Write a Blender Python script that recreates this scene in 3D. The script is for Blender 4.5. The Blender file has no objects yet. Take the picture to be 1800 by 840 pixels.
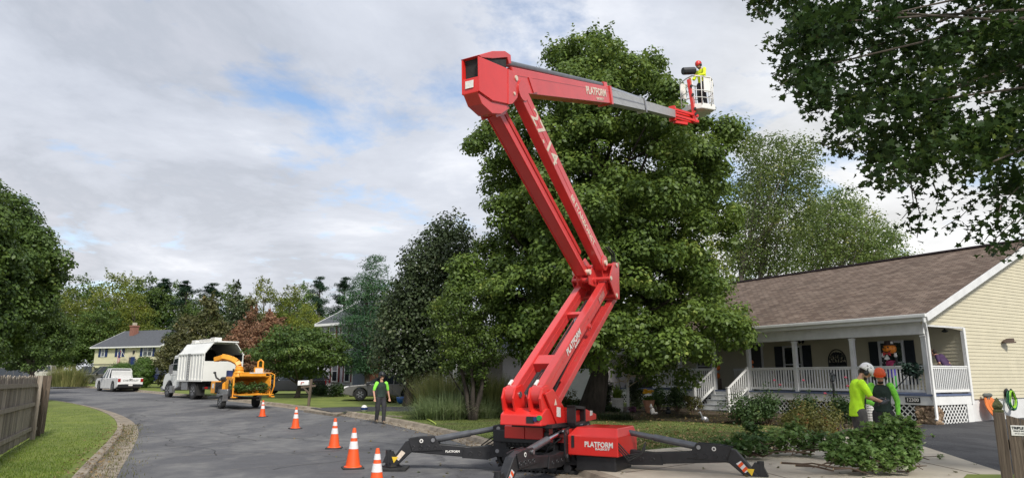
import bpy, bmesh, math, random
import numpy as np
from mathutils import Vector as V, Matrix, Euler
random.seed(11); RNG = np.random.default_rng(7)
SC = bpy.context.scene; COL = SC.collection
R = math.radians
# ------------------------------------------------------------ camera
PITCH = R(11.39); F = 1197.0; CAMZ = 1.72
cd = bpy.data.cameras.new('camera'); cam = bpy.data.objects.new('camera', cd); COL.objects.link(cam)
cam.location = (0, 0, CAMZ); cam.rotation_euler = (R(90) + PITCH, 0, 0)
cd.sensor_width = 36; cd.lens = F / 1800 * 36; cd.clip_end = 3000; cd.clip_start = .05
SC.camera = cam
SC.render.engine = 'CYCLES'
SC.view_settings.view_transform = 'Standard'; SC.view_settings.look = 'None'
SC.view_settings.exposure = 0.5; SC.view_settings.gamma = 1
# ------------------------------------------------------------ world: nishita sky behind broken cloud
SUN_EL, SUN_AZ = 43, 158      # azimuth clockwise from +Y (view direction)
w = bpy.data.worlds.new('World'); SC.world = w; w.use_nodes = True
nt = w.node_tree; N = nt.nodes; LK = nt.links; N.clear()
def nd(t, **k):
    n = N.new(t)
    for a, b in k.items(): setattr(n, a, b)
    return n
out = nd('ShaderNodeOutputWorld'); sky = nd('ShaderNodeTexSky', sky_type='NISHITA')
sky.sun_disc = False; sky.sun_elevation = R(SUN_EL); sky.sun_rotation = R(SUN_AZ); sky.air_density = 1.0; sky.dust_density = 0.4
tc = nd('ShaderNodeTexCoord'); sep = nd('ShaderNodeSeparateXYZ'); LK.new(tc.outputs['Generated'], sep.inputs[0])
zz = nd('ShaderNodeMath', operation='ADD'); LK.new(sep.outputs['Z'], zz.inputs[0]); zz.inputs[1].default_value = .16
mx = nd('ShaderNodeMath', operation='MAXIMUM'); LK.new(zz.outputs[0], mx.inputs[0]); mx.inputs[1].default_value = .05
dx = nd('ShaderNodeMath', operation='DIVIDE'); dy = nd('ShaderNodeMath', operation='DIVIDE')
LK.new(sep.outputs['X'], dx.inputs[0]); LK.new(mx.outputs[0], dx.inputs[1])
LK.new(sep.outputs['Y'], dy.inputs[0]); LK.new(mx.outputs[0], dy.inputs[1])
cb = nd('ShaderNodeCombineXYZ'); LK.new(dx.outputs[0], cb.inputs[0]); LK.new(dy.outputs[0], cb.inputs[1])
def wnoise(scale, detail, rough, off, dist=0.0, stretch=(1, 1, 1)):
    m = nd('ShaderNodeMapping'); LK.new(cb.outputs[0], m.inputs[0]); m.inputs['Location'].default_value = off; m.inputs['Scale'].default_value = stretch
    n = nd('ShaderNodeTexNoise'); LK.new(m.outputs[0], n.inputs['Vector'])
    n.inputs['Scale'].default_value = scale; n.inputs['Detail'].default_value = detail; n.inputs['Roughness'].default_value = rough
    n.inputs['Distortion'].default_value = dist
    return n
def wramp(src, stops):
    r = nd('ShaderNodeValToRGB'); LK.new(src, r.inputs[0]); e = r.color_ramp.elements
    e[0].position, e[0].color = stops[0][0], (*stops[0][1], 1); e[1].position, e[1].color = stops[-1][0], (*stops[-1][1], 1)
    for p, c in stops[1:-1]:
        q = e.new(p); q.color = (*c, 1)
    return r
gap = wnoise(1.7, 10, .62, (4.3, 1.7, 0), .2)
gapm = wramp(gap.outputs['Fac'], [(.31, (0, 0, 0)), (.45, (1, 1, 1))])
body = wnoise(1.1, 12, .60, (1.2, 7.9, 2), .25)
bcol = wramp(body.outputs['Fac'], [(.32, (.66, .68, .73)), (.42, (.51, .54, .605)), (.50, (.45, .48, .545)), (.56, (.385, .415, .475)), (.64, (.465, .485, .545)), (.72, (.64, .65, .685))])
skb = nd('ShaderNodeBackground'); LK.new(sky.outputs[0], skb.inputs[0]); skb.inputs[1].default_value = .135
clb = nd('ShaderNodeBackground'); clb.inputs[1].default_value = 1.0
# warm brighter band low in the sky to the right
nrm = nd('ShaderNodeVectorMath', operation='DOT_PRODUCT'); LK.new(tc.outputs['Generated'], nrm.inputs[0]); nrm.inputs[1].default_value = V((.50, .84, .19)).normalized()
gl = nd('ShaderNodeMapRange'); LK.new(nrm.outputs['Value'], gl.inputs[0]); gl.inputs[1].default_value = .90; gl.inputs[2].default_value = 1.0; gl.interpolation_type = 'SMOOTHSTEP'
glm = nd('ShaderNodeMix', data_type='RGBA', blend_type='ADD'); LK.new(gl.outputs[0], glm.inputs[0]); LK.new(bcol.outputs[0], glm.inputs[6]); glm.inputs[7].default_value = (.15, .13, .08, 1)
lz_ = nd('ShaderNodeMapRange'); LK.new(sep.outputs['Z'], lz_.inputs[0]); lz_.inputs[1].default_value = .04; lz_.inputs[2].default_value = .34; lz_.inputs[3].default_value = 1; lz_.inputs[4].default_value = 0
lm_ = nd('ShaderNodeMix', data_type='RGBA', blend_type='ADD'); LK.new(lz_.outputs[0], lm_.inputs[0]); LK.new(glm.outputs[2], lm_.inputs[6]); lm_.inputs[7].default_value = (.10, .085, .06, 1)
LK.new(lm_.outputs[2], clb.inputs[0])
mixw = nd('ShaderNodeMixShader'); LK.new(gapm.outputs[0], mixw.inputs[0]); LK.new(skb.outputs[0], mixw.inputs[1]); LK.new(clb.outputs[0], mixw.inputs[2])
LK.new(mixw.outputs[0], out.inputs[0])
# ------------------------------------------------------------ sun, softened by cloud
sd = bpy.data.lights.new('sun', 'SUN'); sd.energy = 2.9; sd.angle = R(10); sd.color = (1, .955, .88)
so = bpy.data.objects.new('sun', sd); COL.objects.link(so); so.location = (0, 0, 40)
_d = V((math.sin(R(SUN_AZ)) * math.cos(R(SUN_EL)), math.cos(R(SUN_AZ)) * math.cos(R(SUN_EL)), math.sin(R(SUN_EL))))
so.rotation_euler = _d.to_track_quat('Z', 'Y').to_euler()

# ------------------------------------------------------------ measuring helpers: where in the place a spot of the photo lies
TER = [(-50, 0), (22, 0), (34, .2), (46, .38), (60, .47), (92, 1.35), (105, 2.1), (150, 2.8), (2000, 3)]
def h(y):
    for (a, za), (b, zb) in zip(TER, TER[1:]):
        if y <= b: return za + (zb - za) * max(0, (y - a)) / (b - a)
    return TER[-1][1]
YH = .12
def ray(px, py):
    a = (px - 900) / F; b = (420 - py) / F
    return V((a, math.cos(PITCH) - b * math.sin(PITCH), math.sin(PITCH) + b * math.cos(PITCH)))
def at(px, py, Y):
    r = ray(px, py); return V((0, 0, CAMZ)) + r * (Y / r.y)
def G(px, py, off=0):
    r = ray(px, py); lo, hi = 1.0, 400.0
    for _ in range(50):
        m = (lo + hi) / 2; z = CAMZ + r.z * m / r.y
        if z > h(m) + off: lo = m
        else: hi = m
    return at(px, py, lo)
def proj(p):
    y, z = p[1], p[2] - CAMZ; c, s = math.cos(PITCH), math.sin(PITCH)
    D = c * y + s * z; return (900 + F * p[0] / D, 420 - F * (-s * y + c * z) / D)

# ------------------------------------------------------------ object helpers
def tag(o, label=None, cat=None, group=None, kind=None):
    if label: o['label'] = label
    if cat: o['category'] = cat
    if group: o['group'] = group
    if kind: o['kind'] = kind
    return o
def thing(name, loc, label, cat, group=None):
    o = bpy.data.objects.new(name, None); COL.objects.link(o); o.location = loc; o.empty_display_size = .2
    return tag(o, label, cat, group)
def kids(o): return [c for c in COL.objects if c.parent == o]
def copy_tree(o, loc=None, rz=0, sc=None, label=None, parent=None):
    c = o.copy(); COL.objects.link(c); c.parent = parent
    if loc is not None: c.location = loc; c.rotation_euler[2] = rz
    if sc: c.scale = sc
    if label: c['label'] = label
    for ch in [x for x in o.children]: copy_tree(ch, parent=c)
    return c
def frame(loc, ang=0): return Matrix.Translation(V(loc)) @ Matrix.Rotation(ang, 4, 'Z')

class MB:
    def __init__(s, M=None): s.v = []; s.f = []; s.M = M
    def add(s, vs, fs):
        n = len(s.v)
        s.v += [(s.M @ V(p)) if s.M else V(p) for p in vs]
        s.f += [tuple(i + n for i in f) for f in fs]; return s
    def box(s, x0, x1, y0, y1, z0, z1):
        return s.add([(x0, y0, z0), (x1, y0, z0), (x1, y1, z0), (x0, y1, z0), (x0, y0, z1), (x1, y0, z1), (x1, y1, z1), (x0, y1, z1)],
                     [(0, 3, 2, 1), (4, 5, 6, 7), (0, 1, 5, 4), (1, 2, 6, 5), (2, 3, 7, 6), (3, 0, 4, 7)])
    def bar(s, p, q, w_, h_, up=(0, 0, 1), w2=None, h2=None):
        p, q, up = V(p), V(q), V(up); d = (q - p).normalized(); a = d.cross(up)
        if a.length < 1e-4: a = d.cross(V((1, 0, 0)))
        a.normalize(); b = a.cross(d).normalized(); w2 = w2 or w_; h2 = h2 or h_
        vs = []
        for c, ww, hh in ((p, w_, h_), (q, w2, h2)):
            vs += [c - a * ww / 2 - b * hh / 2, c + a * ww / 2 - b * hh / 2, c + a * ww / 2 + b * hh / 2, c - a * ww / 2 + b * hh / 2]
        return s.add(vs, [(0, 1, 2, 3), (7, 6, 5, 4), (0, 4, 5, 1), (1, 5, 6, 2), (2, 6, 7, 3), (3, 7, 4, 0)])
    def tube(s, pts, rs, n=8, caps=True):
        pts = [V(p) for p in pts]
        if not hasattr(rs, '__len__'): rs = [rs] * len(pts)
        vs = []; fs = []; ref = None
        for i, p in enumerate(pts):
            d = (pts[min(i + 1, len(pts) - 1)] - pts[max(i - 1, 0)])
            d = d.normalized() if d.length > 1e-9 else V((0, 0, 1))
            if ref is None: ref = d.cross(V((0, 0, 1)) if abs(d.z) < .9 else V((1, 0, 0))).normalized()
            a = (ref - d * ref.dot(d)).normalized(); ref = a; b = d.cross(a)
            for k in range(n):
                t = 2 * math.pi * k / n; vs.append(p + (a * math.cos(t) + b * math.sin(t)) * rs[i])
        for i in range(len(pts) - 1):
            for k in range(n):
                k2 = (k + 1) % n; fs.append((i * n + k, i * n + k2, (i + 1) * n + k2, (i + 1) * n + k))
        if caps: fs.append(tuple(range(n - 1, -1, -1))); fs.append(tuple((len(pts) - 1) * n + k for k in range(n)))
        return s.add(vs, fs)
    def cyl(s, p, q, r, n=16): return s.tube([p, q], r, n)
    def lathe(s, prof, c, ax=(0, 0, 1), n=20):
        c, ax = V(c), V(ax).normalized(); a = ax.cross(V((0, 0, 1)) if abs(ax.z) < .9 else V((1, 0, 0))).normalized(); b = ax.cross(a)
        vs = []; fs = []
        for r, z in prof:
            for k in range(n):
                t = 2 * math.pi * k / n; vs.append(c + ax * z + (a * math.cos(t) + b * math.sin(t)) * max(r, 1e-4))
        for i in range(len(prof) - 1):
            for k in range(n):
                k2 = (k + 1) % n; fs.append((i * n + k, i * n + k2, (i + 1) * n + k2, (i + 1) * n + k))
        fs.append(tuple(range(n - 1, -1, -1))); fs.append(tuple((len(prof) - 1) * n + k for k in range(n)))
        return s.add(vs, fs)
    def prism(s, poly, ext):
        poly = [V(p) for p in poly]; ext = V(ext); n = len(poly)
        vs = poly + [p + ext for p in poly]
        return s.add(vs, [tuple(range(n - 1, -1, -1)), tuple(range(n, 2 * n))] + [(i, (i + 1) % n, n + (i + 1) % n, n + i) for i in range(n)])
    def ell(s, c, r, n=12, m=8, Rm=None):
        c = V(c); r = r if hasattr(r, '__len__') else (r, r, r); vs = []; fs = []
        for i in range(m + 1):
            th = math.pi * i / m
            for k in range(n):
                ph = 2 * math.pi * k / n
                p = V((r[0] * math.sin(th) * math.cos(ph), r[1] * math.sin(th) * math.sin(ph), r[2] * math.cos(th)))
                vs.append(c + (Rm @ p if Rm else p))
        for i in range(m):
            for k in range(n):
                k2 = (k + 1) % n; fs.append((i * n + k, (i + 1) * n + k, (i + 1) * n + k2, i * n + k2))
        return s.add(vs, fs)
    def limb(s, p, q, r1, r2, n=10):
        s.tube([p, q], [r1, r2], n); s.ell(p, r1, n, 6); return s.ell(q, r2, n, 6)
    def build(s, name, m, parent=None, smooth=False, bevel=0, label=None, remesh=0, weld=True):
        o0 = parent.matrix_world.translation if parent else V((0, 0, 0))
        if parent:
            o0 = V((0, 0, 0)); p = parent
            while p: o0 = o0 + p.location; p = p.parent
        elif s.v and name not in STRUCT:
            xs = [p.x for p in s.v]; ys = [p.y for p in s.v]; zs = [p.z for p in s.v]
            o0 = V(((min(xs) + max(xs)) / 2, (min(ys) + max(ys)) / 2, min(zs)))
        me = bpy.data.meshes.new(name); me.from_pydata([tuple(p - o0) for p in s.v], [], s.f); me.update()
        if not remesh:
            bm = bmesh.new(); bm.from_mesh(me); bmesh.ops.recalc_face_normals(bm, faces=bm.faces); bm.to_mesh(me); bm.free()
        if smooth:
            me.polygons.foreach_set('use_smooth', [True] * len(me.polygons))
        o = bpy.data.objects.new(name, me); COL.objects.link(o)
        if parent: o.parent = parent
        else: o.location = o0
        me.materials.append(m)
        if smooth and smooth != 'all' and not remesh:
            try: me.set_sharp_from_angle(angle=R(38))
            except Exception: pass
        if remesh:
            d = o.modifiers.new('r', 'REMESH'); d.mode = 'VOXEL'; d.voxel_size = remesh; d.use_smooth_shade = True
            d2 = o.modifiers.new('s', 'SMOOTH'); d2.factor = .5; d2.iterations = 2
        if bevel:
            b = o.modifiers.new('b', 'BEVEL'); b.width = bevel; b.segments = 2; b.limit_method = 'ANGLE'; b.angle_limit = R(40)
        if label: o['label'] = label
        return o
STRUCT = set()

def text(s_, size, m, parent, origin, xdir, up, ext=.004, bold=0, shear=0, align='CENTER', sx=1, name='lettering'):
    c = bpy.data.curves.new('t', 'FONT'); c.body = s_; c.size = size; c.extrude = ext; c.align_x = align; c.align_y = 'CENTER'; c.offset = bold; c.shear = shear
    c.resolution_u = 2
    o = bpy.data.objects.new('t', c); COL.objects.link(o)
    dg = bpy.context.evaluated_depsgraph_get(); me = bpy.data.meshes.new_from_object(o.evaluated_get(dg))
    bpy.data.objects.remove(o)
    x = V(xdir).normalized(); z = x.cross(V(up)).normalized(); y = z.cross(x)
    M = Matrix((x * sx, y, z)).transposed().to_4x4()
    o0 = V((0, 0, 0)); p = parent
    while p: o0 = o0 + p.location; p = p.parent
    M.translation = V(origin) - o0; me.transform(M); me.name = name
    o = bpy.data.objects.new(name, me); COL.objects.link(o); o.parent = parent; me.materials.clear(); me.materials.append(m); return o

# ------------------------------------------------------------ materials
def mat(name, col, rough=.6, metal=0, var=.12, vscale=6, bump=0, bscale=60, col2=None, streak=None, coat=0, spec=.5, c2pos=(.35, .65), objrand=0, wear=None):
    m = bpy.data.materials.new(name); m.use_nodes = True; t = m.node_tree; b = t.nodes['Principled BSDF']
    b.inputs['Roughness'].default_value = rough; b.inputs['Metallic'].default_value = metal
    b.inputs['Specular IOR Level'].default_value = spec; b.inputs['Coat Weight'].default_value = coat; b.inputs['Coat Roughness'].default_value = .15
    tc = t.nodes.new('ShaderNodeTexCoord'); vec = tc.outputs['Object']
    if streak:
        mp = t.nodes.new('ShaderNodeMapping'); mp.inputs['Scale'].default_value = streak; t.links.new(vec, mp.inputs[0]); vec = mp.outputs[0]
    n = t.nodes.new('ShaderNodeTexNoise'); n.inputs['Scale'].default_value = vscale; n.inputs['Detail'].default_value = 6; n.inputs['Roughness'].default_value = .6
    t.links.new(vec, n.inputs['Vector'])
    r = t.nodes.new('ShaderNodeValToRGB'); t.links.new(n.outputs['Fac'], r.inputs[0]); e = r.color_ramp.elements
    c = col; c2 = col2 or tuple(min(1, x * (1 + var)) for x in c); c1 = c if col2 else tuple(x * (1 - var) for x in c)
    e[0].position, e[1].position = c2pos; e[0].color = (*c1, 1); e[1].color = (*c2, 1)
    src = r.outputs[0]
    if objrand:
        oi = t.nodes.new('ShaderNodeObjectInfo'); hs = t.nodes.new('ShaderNodeHueSaturation')
        mr = t.nodes.new('ShaderNodeMapRange'); t.links.new(oi.outputs['Random'], mr.inputs[0]); mr.inputs[3].default_value = 1 - objrand; mr.inputs[4].default_value = 1 + objrand
        t.links.new(mr.outputs[0], hs.inputs['Value']); t.links.new(src, hs.inputs['Color']); src = hs.outputs[0]
    if wear:
        wc, wpos, wsc = wear
        n3 = t.nodes.new('ShaderNodeTexNoise'); n3.inputs['Scale'].default_value = wsc; n3.inputs['Detail'].default_value = 8; n3.inputs['Roughness'].default_value = .7; t.links.new(tc.outputs['Object'], n3.inputs['Vector'])
        r3 = t.nodes.new('ShaderNodeValToRGB'); t.links.new(n3.outputs['Fac'], r3.inputs[0]); r3.color_ramp.elements[0].position = wpos; r3.color_ramp.elements[1].position = wpos + .12
        r3.color_ramp.elements[0].color = (0, 0, 0, 1); r3.color_ramp.elements[1].color = (.75, .75, .75, 1)
        mxx = t.nodes.new('ShaderNodeMix'); mxx.data_type = 'RGBA'; t.links.new(r3.outputs[0], mxx.inputs[0]); t.links.new(src, mxx.inputs[6]); mxx.inputs[7].default_value = (*wc, 1); src = mxx.outputs[2]
    t.links.new(src, b.inputs['Base Color'])
    if bump:
        n2 = t.nodes.new('ShaderNodeTexNoise'); n2.inputs['Scale'].default_value = bscale; n2.inputs['Detail'].default_value = 5; t.links.new(vec, n2.inputs['Vector'])
        bp = t.nodes.new('ShaderNodeBump'); bp.inputs['Strength'].default_value = bump; bp.inputs['Distance'].default_value = .02; t.links.new(n2.outputs['Fac'], bp.inputs['Height']); t.links.new(bp.outputs[0], b.inputs['Normal'])
    return m
def island_var(m, amt=.35):
    t = m.node_tree; b = t.nodes['Principled BSDF']; l = b.inputs['Base Color'].links[0]; src = l.from_socket
    g = t.nodes.new('ShaderNodeNewGeometry'); r = t.nodes.new('ShaderNodeMapRange'); r.inputs[3].default_value = 1 - amt; r.inputs[4].default_value = 1 + amt * .6; t.links.new(g.outputs['Random Per Island'], r.inputs[0])
    hs_ = t.nodes.new('ShaderNodeHueSaturation'); t.links.new(src, hs_.inputs['Color']); t.links.new(r.outputs[0], hs_.inputs['Value']); t.links.new(hs_.outputs[0], b.inputs['Base Color']); return m
def leafmat(name, c1, c2, c3=None, trans=.35, objrand=.15, rough=.5, patch=.8):
    m = bpy.data.materials.new(name); m.use_nodes = True; t = m.node_tree; t.nodes.clear()
    o = t.nodes.new('ShaderNodeOutputMaterial'); g = t.nodes.new('ShaderNodeNewGeometry'); tc = t.nodes.new('ShaderNodeTexCoord')
    r = t.nodes.new('ShaderNodeValToRGB'); e = r.color_ramp.elements; e[0].color = (*c1, 1); e[1].color = (*c2, 1); e[1].position = .85
    if c3: q = e.new(.97); q.color = (*c3, 1)
    n = t.nodes.new('ShaderNodeTexNoise'); n.inputs['Scale'].default_value = patch; n.inputs['Detail'].default_value = 3; t.links.new(tc.outputs['Object'], n.inputs['Vector'])
    a = t.nodes.new('ShaderNodeMath'); a.operation = 'MULTIPLY_ADD'; t.links.new(n.outputs['Fac'], a.inputs[0]); a.inputs[1].default_value = 1.3
    s2 = t.nodes.new('ShaderNodeMath'); s2.operation = 'MULTIPLY_ADD'; t.links.new(g.outputs['Random Per Island'], s2.inputs[0]); s2.inputs[1].default_value = .6; s2.inputs[2].default_value = -.45
    t.links.new(s2.outputs[0], a.inputs[2]); t.links.new(a.outputs[0], r.inputs[0])
    oi = t.nodes.new('ShaderNodeObjectInfo'); hs = t.nodes.new('ShaderNodeHueSaturation')
    mr = t.nodes.new('ShaderNodeMapRange'); t.links.new(oi.outputs['Random'], mr.inputs[0]); mr.inputs[3].default_value = 1 - objrand; mr.inputs[4].default_value = 1 + objrand
    t.links.new(mr.outputs[0], hs.inputs['Value']); t.links.new(r.outputs[0], hs.inputs['Color'])
    d = t.nodes.new('ShaderNodeBsdfPrincipled'); d.inputs['Roughness'].default_value = rough; d.inputs['Specular IOR Level'].default_value = .35; t.links.new(hs.outputs[0], d.inputs['Base Color'])
    tr = t.nodes.new('ShaderNodeBsdfTranslucent'); br = t.nodes.new('ShaderNodeHueSaturation'); br.inputs['Value'].default_value = 1.5; br.inputs['Hue'].default_value = .485; t.links.new(hs.outputs[0], br.inputs['Color']); t.links.new(br.outputs[0], tr.inputs[0])
    mxs = t.nodes.new('ShaderNodeMixShader'); mxs.inputs[0].default_value = trans; t.links.new(d.outputs[0], mxs.inputs[1]); t.links.new(tr.outputs[0], mxs.inputs[2]); t.links.new(mxs.outputs[0], o.inputs[0])
    return m
def sidingmat(name, col, pitch=.127):
    m = mat(name, col, .5, var=.05, vscale=1.5); return m

M_ = {}
M_['red'] = mat('red_paint', (.66, .026, .020), .32, var=.06, vscale=2, coat=.35, wear=((.30, .03, .03), .66, 9))
M_['redbeam'] = mat('red_beam_paint', (.60, .048, .045), .34, var=.07, vscale=2, coat=.45, wear=((.40, .14, .10), .62, 5))
M_['black'] = mat('black_paint', (.018, .018, .02), .42, var=.25, vscale=5, bump=.05, wear=((.06, .055, .05), .62, 7))
M_['rubber'] = mat('rubber', (.02, .02, .02), .8, var=.3, bump=.2)
M_['chrome'] = mat('chrome_rod', (.55, .55, .57), .16, 1, var=.05)
M_['steel'] = mat('grey_steel', (.33, .33, .34), .38, .8, var=.15)
M_['alu'] = mat('grey_boom', (.40, .40, .39), .42, .35, var=.12, vscale=3, streak=(1, 1, 8))
M_['cylgrey'] = mat('grey_cylinder', (.11, .115, .125), .3, .3, var=.15)
M_['white'] = mat('white_paint', (.74, .74, .72), .45, var=.05, vscale=3)
M_['trim'] = mat('white_trim', (.66, .66, .65), .5, var=.08, vscale=2.5)
M_['truckwhite'] = mat('truck_white', (.74, .74, .71), .4, var=.05, vscale=1, wear=((.60, .58, .53), .64, 2))
M_['carwhite'] = mat('car_white', (.75, .75, .74), .25, var=.03, coat=.6)
M_['silver'] = mat('car_silver', (.15, .145, .135), .3, .5, var=.04, coat=.5)
M_['tan'] = mat('car_tan', (.5, .48, .43), .3, .2, var=.04, coat=.5)
M_['carblack'] = mat('car_black', (.015, .016, .02), .22, var=.1, coat=.7)
M_['carblue'] = mat('car_blue', (.02, .03, .09), .22, .2, var=.1, coat=.7)
M_['glass'] = mat('dark_glass', (.02, .025, .03), .06, var=.1, spec=.9)
M_['glassl'] = mat('window_glass', (.06, .07, .08), .08, var=.4, vscale=2, spec=.9)
M_['decal'] = mat('white_decal', (.72, .70, .66), .5, var=.12, vscale=30)
M_['creamdecal'] = mat('faded_decal', (.66, .56, .46), .5, var=.15, vscale=30)
M_['yellow'] = mat('warning_yellow', (.75, .50, .03), .5)
M_['chip'] = mat('chipper_yellow', (.78, .33, .03), .45, var=.1, vscale=3, wear=((.30, .14, .03), .62, 4))
M_['orange'] = mat('cone_orange', (.80, .095, .015), .5, var=.08, vscale=8, wear=((.45, .10, .04), .68, 14))
M_['reflect'] = mat('reflective_white', (.72, .70, .70), .35, var=.08, vscale=20, wear=((.4, .36, .34), .62, 16))
M_['conebase'] = mat('cone_base', (.03, .03, .03), .8, bump=.2)
M_['cream'] = sidingmat('cream_siding', (.57, .52, .375))
M_['yell'] = sidingmat('pale_yellow_siding', (.60, .57, .38))
M_['mauve'] = sidingmat('mauve_siding', (.56, .51, .53))
M_['lilac'] = sidingmat('lilac_siding', (.52, .50, .54))
M_['navy'] = mat('navy_shutter', (.012, .03, .12), .5)
M_['darkshut'] = mat('black_shutter', (.015, .02, .028), .5)
M_['redshut'] = mat('red_shutter', (.16, .02, .02), .5)
M_['brick'] = mat('chimney_brick', (.24, .105, .075), .85, var=.3, vscale=14, bump=.4)
M_['darkroof'] = mat('grey_shingle', (.075, .08, .09), .9, var=.2, vscale=5, bump=.3)
M_['deckblue'] = mat('blue_grey_deck', (.10, .13, .22), .6, var=.15)
M_['stepgrey'] = mat('grey_step', (.46, .48, .51), .6, var=.12)
M_['bark'] = mat('bark', (.055, .042, .032), .95, col2=(.12, .10, .08), vscale=9, streak=(1, 1, .25), bump=.8, bscale=14)
M_['darkbark'] = mat('dark_bark', (.028, .022, .018), .95, col2=(.06, .048, .04), vscale=9, streak=(1, 1, .25), bump=.8, bscale=14)
M_['palebark'] = mat('pale_bark', (.20, .18, .15), .9, col2=(.10, .085, .07), vscale=6, streak=(1, 1, .4), bump=.4)
M_['twig'] = mat('twig', (.09, .06, .04), .9)
M_['fencewood'] = mat('weathered_board', (.19, .15, .115), .9, col2=(.37, .325, .265), vscale=9, streak=(2.5, 2.5, .16), bump=.6, bscale=22)
M_['darkwood'] = mat('dark_weathered_wood', (.075, .055, .04), .9, col2=(.15, .115, .085), vscale=16, streak=(3, 3, .14), bump=.6, bscale=30)
M_['moss'] = mat('mossy_wood', (.05, .055, .02), .95, col2=(.10, .10, .04), vscale=25, bump=.7)
M_['skin'] = mat('skin', (.50, .27, .18), .55, var=.08)
M_['neon'] = mat('neon_yellow_fabric', (.52, .92, .02), .8, var=.10, vscale=7, bump=1.0, bscale=7)
M_['neong'] = mat('neon_green_fabric', (.28, .86, .08), .8, var=.10, vscale=7, bump=1.0, bscale=7)
M_['dkgreen'] = mat('dark_green_fabric', (.018, .035, .028), .85, var=.25, vscale=7, bump=1.0, bscale=7)
M_['trouser'] = mat('charcoal_trousers', (.028, .028, .032), .85, var=.25, vscale=8, bump=.3, bscale=9)
M_['greytrouser'] = mat('grey_trousers', (.075, .07, .068), .85, var=.25, vscale=8, bump=.3, bscale=9)
M_['boot'] = mat('tan_boot', (.16, .13, .09), .8)
M_['glove'] = mat('dark_glove', (.05, .055, .065), .8)
M_['hair'] = mat('dark_hair', (.02, .014, .01), .8)
M_['lime'] = mat('lime_fabric', (.62, .72, .02), .8, bump=.9, bscale=7)
M_['concrete'] = mat('concrete', (.38, .335, .265), .85, col2=(.50, .445, .355), vscale=1.1, bump=.25, bscale=40, wear=((.20, .17, .13), .60, 3.5))
M_['curb'] = mat('curb_concrete', (.17, .14, .105), .9, col2=(.33, .28, .215), vscale=3, bump=.5, bscale=18)
M_['terracotta'] = mat('terracotta', (.50, .25, .15), .8)
M_['bone'] = mat('bone', (.62, .52, .33), .6)
M_['iron'] = mat('black_iron', (.012, .014, .016), .5)
M_['pumpkin'] = mat('pumpkin_orange', (.66, .17, .03), .55, var=.1)
M_['purple'] = mat('purple_cloth', (.05, .022, .07), .85)
M_['khaki'] = mat('khaki_cloth', (.36, .30, .22), .85)

island_var(M_['fencewood'], .42); island_var(M_['darkwood'], .25)
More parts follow.
